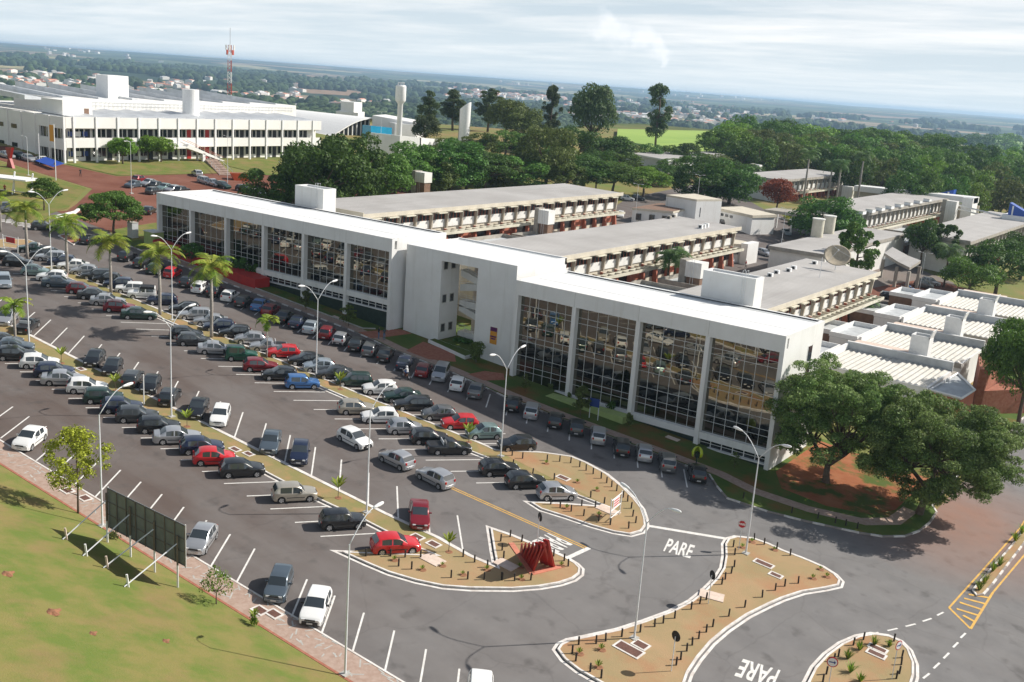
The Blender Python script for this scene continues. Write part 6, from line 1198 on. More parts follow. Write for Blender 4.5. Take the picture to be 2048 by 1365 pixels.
# ---------------------------------------------------------------- brown classroom blocks
M_RF = mat('fibre_cement_roof', (.36, .345, .33), .85, col2=(.44, .425, .41), scale=.12, bump=.1, bscale=2, extra=roof_lines(1.1, .30, second_noise((.26, .245, .235), .5, .50, .78, .5, (1, .06, 1))))
M_FAS = mat('concrete_fascia_beige', (.62, .57, .47), .85, col2=(.52, .47, .38), scale=.5)
M_FIN = mat('concrete_fin_brown', (.50, .45, .37), .85, col2=(.40, .345, .27), scale=1); M_PAN = mat('white_panel', (.72, .71, .68), .7, var=.08, scale=.4); M_TERRA = mat('terracotta_column', (.38, .12, .07), .7, var=.1, scale=1); M_BEAM = mat('pergola_concrete', (.66, .63, .52), .85, col2=(.52, .49, .39), scale=.6); M_BROWN = mat('brown_wall', (.20, .12, .08), .8, var=.15, scale=1)
def block(x0, x1, y0, y1, zr, label, style=0, pitch=4.4, drop=8.3):
    """two-storey classroom block, long side facing +x with fins, ribbon windows and a pergola"""
    xm = (x0+x1)/2; t = top('classroom_block', label, 'building', (xm, y0, 0)); off = (-xm, -y0, 0)
    def ob(mb, nm, par=t): o = mb.obj(nm, par); o.location = off if par is t else (0, 0, 0); return o
    fin = M_FIN if style == 0 else M_CONCD; wx = x1-1.35
    mb = MB(); mb.hexa([(x0, y0, zr-.7), (x1, y0, zr-.55), (x1, y1, zr-.55), (x0, y1, zr-.7), (x0, y0, zr+.35), (x1-.15, y0, zr-.05), (x1-.15, y1, zr-.05), (x0, y1, zr+.35)], M_RF)
    ob(mb, 'roof')
    mb = MB(); mb.box(x1-.15, x1+.003, y0-.4, y1+.8, zr-.75, zr+.02, M_FAS if style == 0 else M_CONCD); mb.box(x0, x1-.15, y0-.15, y0-.003, zr-.8, zr+.25, M_FAS if style == 0 else M_CONCD); ob(mb, 'fascia')
    mb = MB(); g0 = lambda x, y: gz(x, y)-.6; mb.prism([(x0+1, y0+.6), (wx, y0+.6), (wx, y1-.6), (x0+1, y1-.6)], g0, zr-.72, M_PAN if style else M_FAS); ob(mb, 'wall')
    n = max(2, int((y1-y0-1.5)/pitch)); n = min(n, 22); p_ = (y1-y0-1.5)/n
    mbm = MB()
    for i in range(n):
        a = y0+.75+i*p_
        w_ = MB(); w_.box(wx+.02, wx+.10, a+.25, a+p_-.25, zr-2.35, zr-1.25, M_DARKW); wo = ob(w_, 'window'); f_ = MB()
        for k in range(5): yy = a+.25+(p_-.5)*k/4; f_.box(wx+.10, wx+.16, yy-.05, yy+.05, zr-2.38, zr-1.22, M_TERRA if style == 0 else M_PAN)
        f_.obj('frame', wo)
        pn_ = MB(); pn_.box(wx+.03, wx+.22, a+.32, a+p_-.32, zr-3.85, zr-2.42, M_PAN); ob(pn_, 'panel')
        lo = MB(); zl = zr-drop+.2; lo.box(wx+.02, wx+.08, a+.35, a+p_-.35, zl+1.0, zl+2.9, M_DARKW if i % 3 else M_TERRA); ob(lo, 'window')
    for i in range(n+1):
        a = y0+.75+i*p_
        q = MB(); q.hexa([(wx, a-.17, zr-4.1), (wx+.6, a-.17, zr-4.1), (wx+.6, a+.17, zr-4.1), (wx, a+.17, zr-4.1), (wx, a-.17, zr-.7), (wx+.9, a-.17, zr-.7), (wx+.9, a+.17, zr-.7), (wx, a+.17, zr-.7)], fin); ob(q, 'fin')
        q = MB(); zg = gz(wx+1, a); q.hexa([(wx-.1, a-.36, zg-.4), (wx+1.2, a-.36, zg-.4), (wx+1.2, a+.36, zg-.4), (wx-.1, a+.36, zg-.4), (wx-.1, a-.18, zr-4.3), (wx+.5, a-.18, zr-4.3), (wx+.5, a+.18, zr-4.3), (wx-.1, a+.18, zr-4.3)], M_TERRA); ob(q, 'column')
    m1 = MB(); z = zr-4.35
    for k in range(2*n+1): a = y0+.75+k*p_/2; m1.box(wx, x1+1.6, a-.09, a+.09, z-.45, z, M_BEAM)
    for xx in (x1+.2, x1+1.6): m1.box(xx-.09, xx+.09, y0+.4, y1-.4, z-.5, z+.004, M_BEAM)
    ob(m1, 'pergola')
    if style == 0:
        for k in range(n): m2 = MB(); a = y0+.75+(k+.15)*p_; m2.box(x1-.5, x1+.45, a, a+p_*.55, zr-1.02, zr-.82, M_BEAM); ob(m2, 'sunshade')
    return t
block(-140.5, -124, 127, 213.5, 11.0, 'far brown classroom block with long beige roof behind the left wing', 0, 4.4)
block(-104, -89.3, 117, 205, 8.2, 'middle brown classroom block with long beige roof behind the middle', 0, 4.6)
block(-69.5, -55.3, 118, 192.5, 5.4, 'near brown classroom block carrying the satellite dish', 0, 4.2)
block(-99, -83.5, 273, 352, 8.0, 'grey classroom block with white panels and roof vents', 1, 4.0)
block(-69.5, -54.5, 259, 348, 5.7, 'grey classroom block with wide plain roof at right', 1, 4.0)
block(-144, -127.5, 320, 386, 10.0, 'grey classroom block behind the red leaved tree and palms', 1, 4.2)
# plain halls
def hall(pts, z0, z1, label, wall, roof, rim=.5, name='hall', over=.6, top_m=None):
    c = Vector((sum(p[0] for p in pts)/len(pts), sum(p[1] for p in pts)/len(pts))); t = top(name, label, 'building', (c.x, c.y, 0))
    mb = MB(); mb.prism([(p[0]-c.x, p[1]-c.y) for p in pts], z0, z1-rim, wall); mb.obj('wall', t)
    q = [((p[0]-c.x)*(1+over/max(3, abs(p[0]-c.x)+abs(p[1]-c.y))*1.4), (p[1]-c.y)*(1+over/max(3, abs(p[0]-c.x)+abs(p[1]-c.y))*1.4)) for p in pts]
    mb = MB(); mb.prism(q, z1-rim, z1, roof, top_m or roof); mb.obj('roof', t); return t, c
t, c = hall([(-82.5, 206), (-70.5, 206), (-70.5, 262), (-82.5, 262)], -3, 5.2, 'grey hall with plain white side walls beside the two cylinder tanks', M_PAN, M_RF, .8, top_m=M_CONCD)
t, c = hall([(-204, 352), (-177, 336), (-172, 385), (-200, 420)], 5, 11.2, 'low hall with flat pale roof behind the layered trees', M_WALLW, M_RF, .6, top_m=M_WHITE)
def wbox(t, c, x0, x1, y0, y1, z0, z1, m, nm): mb = MB(); mb.box(x0-c[0], x1-c[0], y0-c[1], y1-c[1], z0, z1, m); return mb.obj(nm, t)
# small white office, gatehouse, round store
t, c = hall([(-128, 226.5), (-119, 231), (-121, 246), (-130, 244)], 1.5, 6.2, 'small white office block with brown flat roofs beyond the far classroom block', M_WALLW, M_BROWN, .5, top_m=M_FAS, name='office', over=.3)
q = [(-126, 240), (-116.5, 238.5), (-113.5, 247), (-124, 252)]; mb = MB(); mb.prism([(a-c.x, b-c.y) for a, b in q], 1.5, 8.6, M_WALLW); mb.obj('wall', t); mb = MB(); mb.prism([(a-c.x, b-c.y) for a, b in q], 8.61, 9.1, M_FAS); mb.obj('roof', t)
for a, b, z in ((-126.5, 227.2, 4.1), (-123.5, 228.7, 4.1), (-120.6, 230.1, 4.1)): wbox(t, c, a-.6, a+.6, b-.35, b+.3, z-.8, z+.8, M_DARKW, 'window')
wbox(t, c, -116.6, -115.9, 240, 241.2, 4.6, 7.0, M_DARKW, 'window')
t, c = hall([(-119, 255.5), (-105.5, 249), (-103, 258), (-116, 266)], .5, 5.9, 'white gatehouse with low strip windows and tiled brown roof', M_WALLW, M_FAS, .7, name='gatehouse', over=.3)
for k in range(4): f = (k+.6)/8; a = Vector((-119, 255.5)).lerp(Vector((-105.5, 249)), f); mb = MB(); mb.hexa([(a.x-c.x+d[0], a.y-c.y+d[1], z) for z in (4.0, 4.7) for d in ((-.5, .12), (.5, -.36), (.6, .0), (-.4, .4))], M_DARKW); mb.obj('window', t)
cn = top('gate_canopy', 'grey flat entrance canopy on thin pillars beside the gatehouse', 'canopy', (-100, 266, 0)); MB().box(-8, 7, -4, 4, 5.6, 6.4, M_CONCD).obj('roof', cn)
for x in (-7, 0, 6.5):
    for y in (-3.5, 3.5): MB().box(x-.2, x+.2, y-.2, y+.2, -1, 5.6, M_WHITE).obj('pillar', cn)
rs = top('round_store', 'white half round store at the end of the middle classroom block', 'building', (-93.5, 212, 0)); mb = MB(); mb.cyl((0, 0), 3.4, -2, 3.4, M_WALLW, 28); mb.obj('wall', rs, True, 40); mb = MB(); mb.cyl((0, 0), 3.5, 3.4, 3.9, M_FAS, 28); mb.obj('roof', rs); MB().box(.6, 2.6, -3.42, -2.6, 1.7, 2.4, M_DARKW).obj('window', rs); MB().box(3.0, 4.6, -2.6, 3.2, -2, 4.2, M_WALLW).obj('gable_wall', rs)
# bent canopy and shelter beside the pine
bc = top('bent_roof_pavilion', 'open pavilion with bent grey roof beside the araucaria pine', 'pavilion', (-58, 222, 0))
def wp(mb, nm, t=bc, o=(-58, 222)): q = mb.obj(nm, t); q.location = (-o[0], -o[1], 0); return q
mb = MB(); A_ = [at_z(1770, 500, 4.2), at_z(1785, 492, 4.2), at_z(1815, 520, 2.6), at_z(1842, 521, 3.4), at_z(1820, 534, 3.0), at_z(1795, 530, 2.4)]
mb.prism([(p.x, p.y) for p in A_], lambda x, y: 1.8+.18*abs(y-214)*.3, lambda x, y: 2.4+.18*abs(y-214)*.3, M_RF, M_CONCD); wp(mb, 'roof')
for p in (A_[0], A_[3], A_[4], A_[5]): mb = MB(); mb.box(p.x-.3, p.x+.3, p.y-.3, p.y+.3, -4, 2.0, M_CONCD); wp(mb, 'pillar')
lk_ = top('link_building', 'brown concrete link building in shade beyond the dish building', 'building', (-62, 205, 0)); mb = MB(); mb.box(-70, -60.5, 199, 206, -3.5, 1.2, M_BROWN); o = mb.obj('wall', lk_); o.location = (62, -205, 0); mb = MB(); mb.box(-70.5, -60, 198.5, 206.5, 1.2, 1.7, M_CONCD); o = mb.obj('roof', lk_); o.location = (62, -205, 0)
# satellite dish
M_DISH = mat('dish_mesh', (.40, .34, .25), .7, var=.15, scale=2)
dp = at_z(1670, 541, 5.5); ds = top('satellite_dish', 'large tan mesh satellite dish on the near classroom roof', 'satellite dish', dp); MB().tube([(0, 0, 0), (0, 0, 2.4)], .09, M_STEELW, 8).obj('mast', ds)
mb = MB(); rr = 2.4
def D(i, j): r_ = rr*i/7; a = 2*math.pi*j/28; return Vector((r_*math.cos(a), r_*math.sin(a), .085*r_*r_))
for i in range(7):
    for j in range(28): mb.face([D(i, j), D(i+1, j), D(i+1, j+1), D(i, j+1)], M_DISH)
o = mb.obj('reflector', ds, True); weld(o); o.location = (0, 0, 2.5); o.rotation_euler = (R(40), R(20), 0); s_ = o.modifiers.new('s', 'SOLIDIFY'); s_.thickness = .03
mb = MB()
for j in range(3): mb.tube([D(7, j*9+2), (0, 0, 2.0)], .03, M_STEELW, 4)
mb.tube([(0, 0, 1.8), (0, 0, 2.2)], .12, M_STEELW, 6); o2 = mb.obj('feed', o)
ant = MB().tube([(0, 0, 0), (0, 0, 3.6)], .05, M_STEELW, 6).obj('roof_antenna'); ant.location = at_z(1639, 556, 5.45); tag(ant, 'thin white antenna mast left of the satellite dish', 'antenna')
# roof air conditioners
for k, (x, y, z, lab) in enumerate(((1540, 556, 5.7, 'white air conditioner on the near classroom roof, leftmost'), (1553, 550, 5.7, 'white air conditioner on the near classroom roof, second from left'), (1577, 546, 5.7, 'white air conditioner on the near classroom roof, left of the close pair'), (1587, 541, 5.7, 'white air conditioner on the near classroom roof, right of the close pair'), (1629, 531, 5.7, 'white air conditioner on the near classroom roof beside the antenna'), (1401, 458, 8.5, 'small white roof unit near the end of the middle classroom block, left of three'), (1407, 457, 8.5, 'small white roof unit near the end of the middle classroom block, middle of three'), (1413, 455, 8.5, 'small white roof unit near the end of the middle classroom block, right of three'), (1338, 440, 8.6, 'dark roof unit at the far edge of the middle classroom block, left'), (1347, 437, 8.6, 'dark roof unit at the far edge of the middle classroom block, right'))):
    p = at_z(x, y, z-.3); t = top('air_conditioner', lab, 'air conditioner', p, 0, 'roof air conditioners'); MB().box(-.45, .45, -.35, .35, 0, .85, M_WHITE if k < 8 else M_CONCD).obj('casing', t, bevel=.05); mb = MB(); mb.tube([(0, -.355, .45), (0, -.37, .45)], .28, M_BLACK, 14); mb.obj('fan_grille', t)
for k in range(8):
    p = at_z(1722+k*19, 427-k*3.6-(.0), 8.25); t = top('roof_vent', 'small white vent box in the row along the grey classroom roof', 'vent', p, 0, 'roof vents'); MB().box(-.9, .9, -1.4, 1.4, -.2, .6, M_WHITE).obj('casing', t); MB().box(-.95, .95, -1.45, 1.45, .6, .68, M_CONC).obj('lid', t)
# metal tank towers
def tank(x, y, ty, wpx, label, brown=True):
    p = G(x, y); q = mpp(p); h = (y-ty)*q/math.cos(PITCH); w_ = wpx*q; t = top('tank_tower', label, 'tank tower', p); MB().box(-w_*.62, -w_*.30, -w_*.4, w_*.3, -.3, h, M_CONCD).obj('stair_shaft', t)
    if brown: MB().box(-w_*.25, w_*.45, -w_*.3, w_*.3, -.3, h*.62, M_BROWN).obj('stand', t)
    mb = MB(); mb.box(-w_*.3, w_*.5, -w_*.38, w_*.38, h*(.62 if brown else 0), h*.97, M_PAN)
    for k in range(5): mb.box(-w_*.3+w_*.8*k/4-.05, -w_*.3+w_*.8*k/4+.05, -w_*.38-.06, -w_*.38, h*(.63 if brown else 0), h*.96, M_WHITE)
    mb.obj('tank', t); mb = MB()
    for s_ in (0, .5): mb.tube([(.1+s_, -w_*.45, 0), (.1+s_, -w_*.45, h*1.03)], .03, M_STEELW, 4)
    mb.obj('ladder', t)
tank(843, 400, 345, 30, 'grey metal tank tower behind the far classroom roof'); tank(1086, 495, 420, 30, 'grey metal tank tower between the far and middle classroom blocks'); tank(1382, 606, 522, 42, 'grey metal tank tower behind the right roof box'); tank(1893, 462, 402, 24, 'grey tank tower at the right end of the white panelled block', False); tank(1692, 402, 373, 26, 'pale tank tower beside the tall royal palms', False); tank(1508, 372, 330, 18, 'grey tank tower over the trees behind the gatehouse', False)
for x, lab in ((1633, 'left of two pale cylinder tanks on the grey hall'), (1656, 'right of two pale cylinder tanks on the grey hall')):
    p = at_z(x, 474-(x-1633)*.3, 5.2); t = top('cylinder_tank', lab, 'tank', p, 0, 'pair of cylinder tanks'); mb = MB(); mb.cyl((0, 0), 1.35, 0, 4.0, M_BEAM, 20); mb.obj('tank', t, True, 40); mb = MB(); mb.cyl((0, 0), 1.45, 4.0, 4.25, M_PAN, 20); mb.obj('lid', t)
# low concrete trays and pergolas between the blocks
def tray(x0, x1, y0, y1, z, label, m=M_CONCD, wall=None, hwall=.7):
    t = top('tray_roof', label, 'building', ((x0+x1)/2, (y0+y1)/2, 0)); cx_, cy_ = (x0+x1)/2, (y0+y1)/2; mb = MB(); mb.prism([(x0-cx_+.1, y0-cy_+.1), (x1-cx_-.1, y0-cy_+.1), (x1-cx_-.1, y1-cy_-.1), (x0-cx_+.1, y1-cy_-.1)], -6, z-.75, wall or M_BROWN); mb.obj('wall', t)
    mb = MB(); a, b, c_, d = x0-cx_, x1-cx_, y0-cy_, y1-cy_; mb.box(a, b, c_, d, z-.75, z-.7, M_GUT)
    for q in ((a, b, c_, c_+.2), (a, b, d-.2, d), (a, a+.2, c_+.2, d-.2), (b-.2, b, c_+.2, d-.2)): mb.box(*q, z-.7, z, m)
    mb.obj('roof', t); return t
tray(-121, -108, 128, 142, 5.6, 'low tray roof hidden behind the left end of the middle block'); tray(-121, -107, 150, 163, 5.4, 'low tray roof with red trim beside the tank tower, nearer', M_CONCD); tray(-121, -107, 166, 178, 5.2, 'low tray roof beside the tank tower, farther', M_CONCD)
tray(-86, -73, 119, 129, 3.4, 'low grey tray roof behind the right wing, next to the bushy palm'); tray(-85, -74, 146, 156, 3.0, 'low grey tray roof beside the tank tower behind the right roof box')
tray(-84, -73, 160, 172, 3.0, 'low grey tray roof farther behind the tank tower'); tray(-82, -70, 262, 280, 3.0, 'dark tray roof between the two grey classroom blocks, nearer'); tray(-82, -70, 284, 300, 3.2, 'dark tray roof between the two grey classroom blocks, farther')
M_PLT = mat('pleated_roof', (.60, .58, .53), .8, col2=(.50, .48, .43), scale=.5)
# ---------------------------------------------------------------- lecture theatres with serrated white roofs
for k, (y0, y1, nm) in enumerate(((137.5, 150, 'nearest'), (155.5, 169, 'second'), (177.5, 191.5, 'third'), (200.5, 215, 'farthest'))):
    zz = .3; x0, x1 = -46, -31; t = top('lecture_hall', f'{nm} lecture hall with pleated white roof at right', 'building', ((x0+x1)/2, y0, 0), 0, 'lecture halls with pleated roofs'); ox, oy = (x0+x1)/2, y0
    def lo(mb, n_): o = mb.obj(n_, t); o.location = (-ox, -oy, 0); return o
    mb = MB(); mb.prism([(x0, y0), (x1, y0), (x1, y1), (x0, y1)], -6, zz-.5, M_WALLW); lo(mb, 'wall')
    mb = MB(); n = 18; st_ = (x1-x0-.6)/n
    for i in range(n):
        a = x0+.3+i*st_; ya, yb = y0+.1, y1-.5
        mb.face([(a, ya, zz-.45), (a+st_/2, ya, zz-.26), (a+st_/2, yb, zz-.26), (a, yb, zz-.45)], M_PLT); mb.face([(a+st_/2, ya, zz-.26), (a+st_, ya, zz-.45), (a+st_, yb, zz-.45), (a+st_/2, yb, zz-.26)], M_PLT)
        mb.face([(a, ya, zz-.45), (a+st_, ya, zz-.45), (a+st_/2, ya, zz-.26)], M_WHITE)
    lo(mb, 'pleated_roof')
    mb = MB(); mb.box(x0, x1+.1, y1-.4, y1, zz-.6, zz+.75, M_GUT); mb.box(x0, x1+.1, y1-.41, y1+.01, zz+.75, zz+.82, M_WHITE); mb.box(x0-.1, x0+.25, y0-.1, y1, zz-.5, zz+.5, M_WHITE); mb.box(x0, x1, y0-.12, y0, zz-1.2, zz-.46, M_CONCD if k else M_WHITE); lo(mb, 'parapet')
    # rounded grey strip roof behind, chimney-like shaft with raised lid
    mb = MB(); mb.box(x0+.5, x1-6.5, y1+.3, y1+3.0, zz-.9, zz+.55, M_SLAB); mb.box(x1-6.5, x1, y1+.6, y1+3.0, zz-2.5, zz-1.2, M_CONCD); lo(mb, 'light_well_roof')
    cx_, cy_ = (-36.2, y1+2.6-.5); mb = MB(); mb.box(cx_-1.3, cx_+1.3, cy_-1.1, cy_+1.1, -5, zz+3.0, M_WHITE); mb.box(cx_-1.05, cx_+1.05, cy_-.85, cy_+.85, zz+3.0, zz+3.02, M_BLACK)
    for q in ((cx_-1.3, cx_+1.3, cy_-1.1, cy_-.9), (cx_-1.3, cx_+1.3, cy_+.9, cy_+1.1), (cx_-1.3, cx_-1.1, cy_-.9, cy_+.9)): mb.box(*q, zz+3.0, zz+3.35, M_WHITE)
    mb.hexa([(cx_+1.1, cy_-1.1, zz+3.0), (cx_+1.25, cy_-1.1, zz+3.0), (cx_+1.25, cy_+1.1, zz+3.0), (cx_+1.1, cy_+1.1, zz+3.0), (cx_+1.5, cy_-1.1, zz+4.3), (cx_+1.65, cy_-1.1, zz+4.3), (cx_+1.65, cy_+1.1, zz+4.3), (cx_+1.5, cy_+1.1, zz+4.3)], M_WHITE)
    if k < 3: lo(mb, 'vent_shaft')
    tray(-51, -46.6, y0+.5, y1-1.5, zz+.3, f'small tray roof joined to the {nm} lecture hall', M_WHITE, M_WALLW, .8); tray(-56, -51.5, y0+3, y0+11, zz+.0, f'narrow tray roof beside the tray of the {nm} lecture hall', M_WHITE)
tr_ = top('annex_terrace', 'triangular white edged terrace at the end of the nearest lecture hall', 'building', (-28.5, 143, 0)); mb = MB(); T3 = [(-2.3, -5.2), (1.9, -6.0), (2.2, 0), (-1.8, 7.5)]; mb.prism(T3, -7, -.7, M_TERRA); mb.obj('wall', tr_); mb = MB(); mb.prism(T3, -.69, -.62, M_GUT); mb.obj('floor', tr_)
mb = MB()
for a, b in zip(T3, T3[1:]+T3[:1]): mb.tube([(a[0], a[1], -.45), (b[0], b[1], -.45)], .16, M_WHITE, 4)
mb.obj('rim', tr_)
bw_ = top('brick_wall_building', 'tall brick red angular wall at the right beside the dark tree', 'building', (-25, 155, 0)); mb = MB(); mb.prism([(-4.5, 3.0), (-2.2, -6.5), (-1.2, -6.2), (-.6, 5.5), (-3.0, 5)], -8, 1.2, M_BRICKR); mb.obj('wall', bw_); mb = MB(); mb.prism([(-1.15, -6.1), (4.5, 2.5), (3.5, 4.5), (-.5, 4.6)], -8, -1.8, M_BRICKR); mb.obj('side_wall', bw_)
# ---------------------------------------------------------------- white beam and blue fins at the right
wb = top('canopy_structure', 'long white sloping beam carried on posts behind the grey classroom blocks', 'canopy', (-95, 345, 0)); mb = MB(); P_ = [at_y(1708, 375, 360), at_y(1948, 400, 352)]; a, b = P_
mb.hexa([(a.x, a.y, a.z-1.3), (b.x, b.y, b.z-1.3), (b.x, b.y+7, b.z-1.3), (a.x, a.y+7, a.z-1.3), (a.x, a.y, a.z+.6), (b.x, b.y, b.z+.6), (b.x, b.y+7, b.z+.6), (a.x, a.y+7, a.z+.6)], M_WHITE); o = mb.obj('beam', wb); o.location = (95, -345, 0)
mb = MB(); mb.box(a.x, b.x, a.y+1, a.y+1.6, 0, a.z-1.3, M_FAS); o = mb.obj('wall', wb); o.location = (95, -345, 0)
mb = MB(); mb.box(b.x-3.2, b.x, b.y-1, b.y+6, -1, b.z+.4, M_WHITE); o = mb.obj('pillar', wb); o.location = (95, -345, 0)
M_FINB = mat('blue_fin', (.01, .07, .36), .5, var=.08, scale=.6)
def fin_b(p1, p2, p3, label):
    q = [at_y(x, y, yy) for x, y, yy in (p1, p2, p3)]; c_ = q[1]; t = top('blue_fin', label, 'building', (c_.x, c_.y, 0)); mb = MB(); a, b, c2 = q
    mb.hexa([(v.x-c_.x, v.y-c_.y+d, z) for z, vs_ in ((0, (a, b)), (1, (a, b))) for v, d, z in ((a, 0, a.z-3 if z == 0 else a.z), (b, 0, a.z-3 if z == 0 else b.z), (b, 3.5, a.z-3 if z == 0 else b.z), (a, 3.5, a.z-3 if z == 0 else a.z))], M_FINB); mb.obj('fin', t)
    dx = (b.x-a.x); mb = MB(); mb.box(dx*-.22-.0, dx*-.15, -.08, 0, (a.z+b.z)/2-2.2, (a.z+b.z)/2+.6, M_WHITE); mb.obj('slot_panel', t)
fin_b((1853, 392, 362), (1908, 380, 362), (1908, 408, 362), 'blue wedge shaped fin rising above the long white beam'); fin_b((2060, 430, 330), (2020, 406, 330), (2020, 430, 330), 'blue wedge shaped fin at the right edge above the white slab')
sl = top('white_slab_roof', 'white slab roof with truss below the blue fin at the right edge', 'canopy', (-55, 335, 0)); a, b = at_y(2005, 432, 330), at_y(2075, 448, 328); mb = MB(); mb.box(a.x+55, b.x+55+6, -6, 2, a.z-1.6, a.z+.5, M_WHITE); mb.obj('roof', sl); MB().box(a.x+56, a.x+57, -5, 1, -3, a.z-1.6, M_CONC).obj('pillar', sl)
a, b = at_y(1905, 408, 345), at_y(2003, 432, 335); mb = MB()
for d in (0, -1.2): mb.tube([(a.x, a.y, a.z+d), (b.x, b.y, b.z+d)], .25, M_WHITE, 5)
for k in range(13): p = a.lerp(b, k/12); q = a.lerp(b, min(1, (k+.5)/12)); mb.tube([p, q+Vector((0, 0, -1.2))], .1, M_WHITE, 4)
o = mb.obj('roof_truss'); tag(o, 'long white roof truss running from the pillar to the slab roof', 'truss')

# ---------------------------------------------------------------- white building at upper left
M_CREAM = mat('cream_render', (.79, .78, .75), .8, col2=(.73, .72, .69), scale=.2, extra=second_noise((.62, .58, .50), .4, .58, .85, .5, (1, 1, .3))); M_SHEET = mat('metal_roof_sheet', (.58, .60, .62), .5, var=.12, scale=.3, metal=.4)
XW = -221.5; zb0 = 9.75; zt0 = 20.0
wbld = top('white_block', 'large white two storey building with long colonnade at upper left', 'building', (XW, 129.6, 0)); OFF = (-XW, -129.6, 0)
def wo_(mb, nm, par=wbld): o = mb.obj(nm, par); o.location = OFF if par is wbld else (0, 0, 0); return o
mb = MB(); mb.box(-290, XW-2.2, 131.6, 208, 6, 19.6, M_CREAM); wo_(mb, 'inner_wall')
mb = MB(); mb.box(XW-.5, XW, 130.05, 208, 17.5, zt0, M_CREAM); mb.box(XW-.5, XW, 130.05, 208, 13.1, 15.3, M_CREAM); wo_(mb, 'facade_band')
mb = MB(); mb.box(-290, XW-.0, 129.6, 130.1, 17.3, zt0-.05, M_CREAM); mb.box(-290, XW-.0, 129.6, 130.1, 12.6, 15.0, M_CREAM); mb.box(-290, -232, 129.65, 130.2, 6, 17.3, M_CREAM); wo_(mb, 'gable_band')
mb = MB(); mb.box(XW-2.2, XW-.5, 130.1, 208, 17.3, 17.5, M_CREAM); mb.box(XW-2.2, XW-.5, 130.1, 208, 13.0, 13.2, M_CREAM); wo_(mb, 'gallery_floor')
ys_ = [129.6, 132.0]+[137.6+5.6*k for k in range(13)]; ys_ = [y for y in ys_ if y < 208.5]
for y in ys_: mb = MB(); mb.box(XW-.25, XW+.24, y-.2, y+.2, 7, zt0+.1, M_WHITE); wo_(mb, 'column')
for a, b in zip(ys_[1:], ys_[2:]):
    for z0, z1 in ((15.4, 17.2), (10.9, 12.9)):
        w_ = MB(); w_.box(XW-2.22, XW-2.1, a+.2, a+3.7, z0-.1, z1+.1, M_DARKW); wo = wo_(w_, 'window'); f_ = MB()
        for k in range(4): f_.box(XW-2.1, XW-2.0, a+.2+3.5*k/3-.06, a+.2+3.5*k/3+.06, z0-.1, z1+.1, M_CREAM)
        f_.obj('frame', wo); d_ = MB(); d_.box(XW-2.22, XW-2.08, a+4.1, a+5.3, z0-1.0 if z0 < 12 else z0-.4, z1, M_BLACK if int(a) % 5 else M_REDW); wo_(d_, 'door')
for z0 in (15.4, 10.9):
    for k in range(3): mb = MB(); mb.box(XW-2.22, XW-2.05, 131.9+.0+1.75*k, 133.2+1.75*k, z0+.1, z0+1.2, M_SBLUE if k != 1 else M_SWHITE); wo_(mb, 'poster')
for k in range(5):                         # shaded gable: windows between ribs
    x = XW-3.2-6.1*k; mb = MB(); mb.box(x-3.0, x-2.4, 129.3, 129.75, 7, zt0, M_CREAM); wo_(mb, 'column')
    if k < 3:
        for z0, z1 in ((15.0, 17.2), (9.2, 12.4)): w_ = MB(); w_.box(x-2.1, x+2.4, 130.3, 130.5, z0, z1, M_DARKW); wo = wo_(w_, 'window'); f_ = MB(); [f_.box(x-2.1+1.5*q-.06, x-2.1+1.5*q+.06, 130.2, 130.3, z0, z1, M_CREAM) for q in range(1, 3)]; f_.obj('frame', wo)
    else:
        for z0 in (15.8, 11.4): w_ = MB(); w_.box(x-1.2, x+1.2, 129.55, 129.64, z0, z0+1.0, M_DARKW); wo_(w_, 'window')
mb = MB()                                  # saw-tooth sheet roof
for k in range(12): y = 133+6.1*k; mb.hexa([(-239, y, 20.0), (XW-1.2, y, 19.8), (XW-1.2, y+5.6, 19.8), (-239, y+5.6, 20.0), (-239, y, 20.15), (XW-1.2, y, 19.95), (XW-1.2, y+5.6, 20.25), (-239, y+5.6, 21.1)], M_SHEET)
wo_(mb, 'sheet_roof')
mb = MB(); mb.box(-262, -240, 140, 215, 15, 23.2, M_CREAM); wo_(mb, 'upper_wall')
mb = MB()
for k in range(9): y = 133+9.6*k; mb.hexa([(-280, y-2, 23.3), (-242, y-1, 22.6), (-242, y+5, 22.6), (-280, y+5, 23.3), (-280, y-2, 25.4), (-242, y-1, 23.6), (-242, y+5, 22.9), (-280, y+5, 23.6)], M_SHEET)
wo_(mb, 'north_light_roof')
mb = MB(); mb.box(-236.5, -227.5, 133, 140.5, 18, 23.4, M_CREAM); mb.box(-229.5, -227.45, 138.4, 139.6, 19.8, 21.6, M_BROWN); wo_(mb, 'stair_tower')
mb = MB(); mb.box(-253, -247.5, 157.5, 163.5, 15, 29.0, M_WHITE); wo_(mb, 'lift_tower'); mb = MB(); mb.cyl((-232.0, 171.5), 2.1, 15, 26.9, M_WHITE, 28); wo_(mb, 'round_tank')
mb = MB()
for y in np.arange(141, 214, 1.2): mb.tube([(-239.8, y, 21.2), (-239.8, y, 22.6)], .05, M_STEELW, 4)
for z in (21.8, 22.6): mb.tube([(-239.8, 141, z), (-239.8, 214, z)], .05, M_STEELW, 4)
wo_(mb, 'railing')
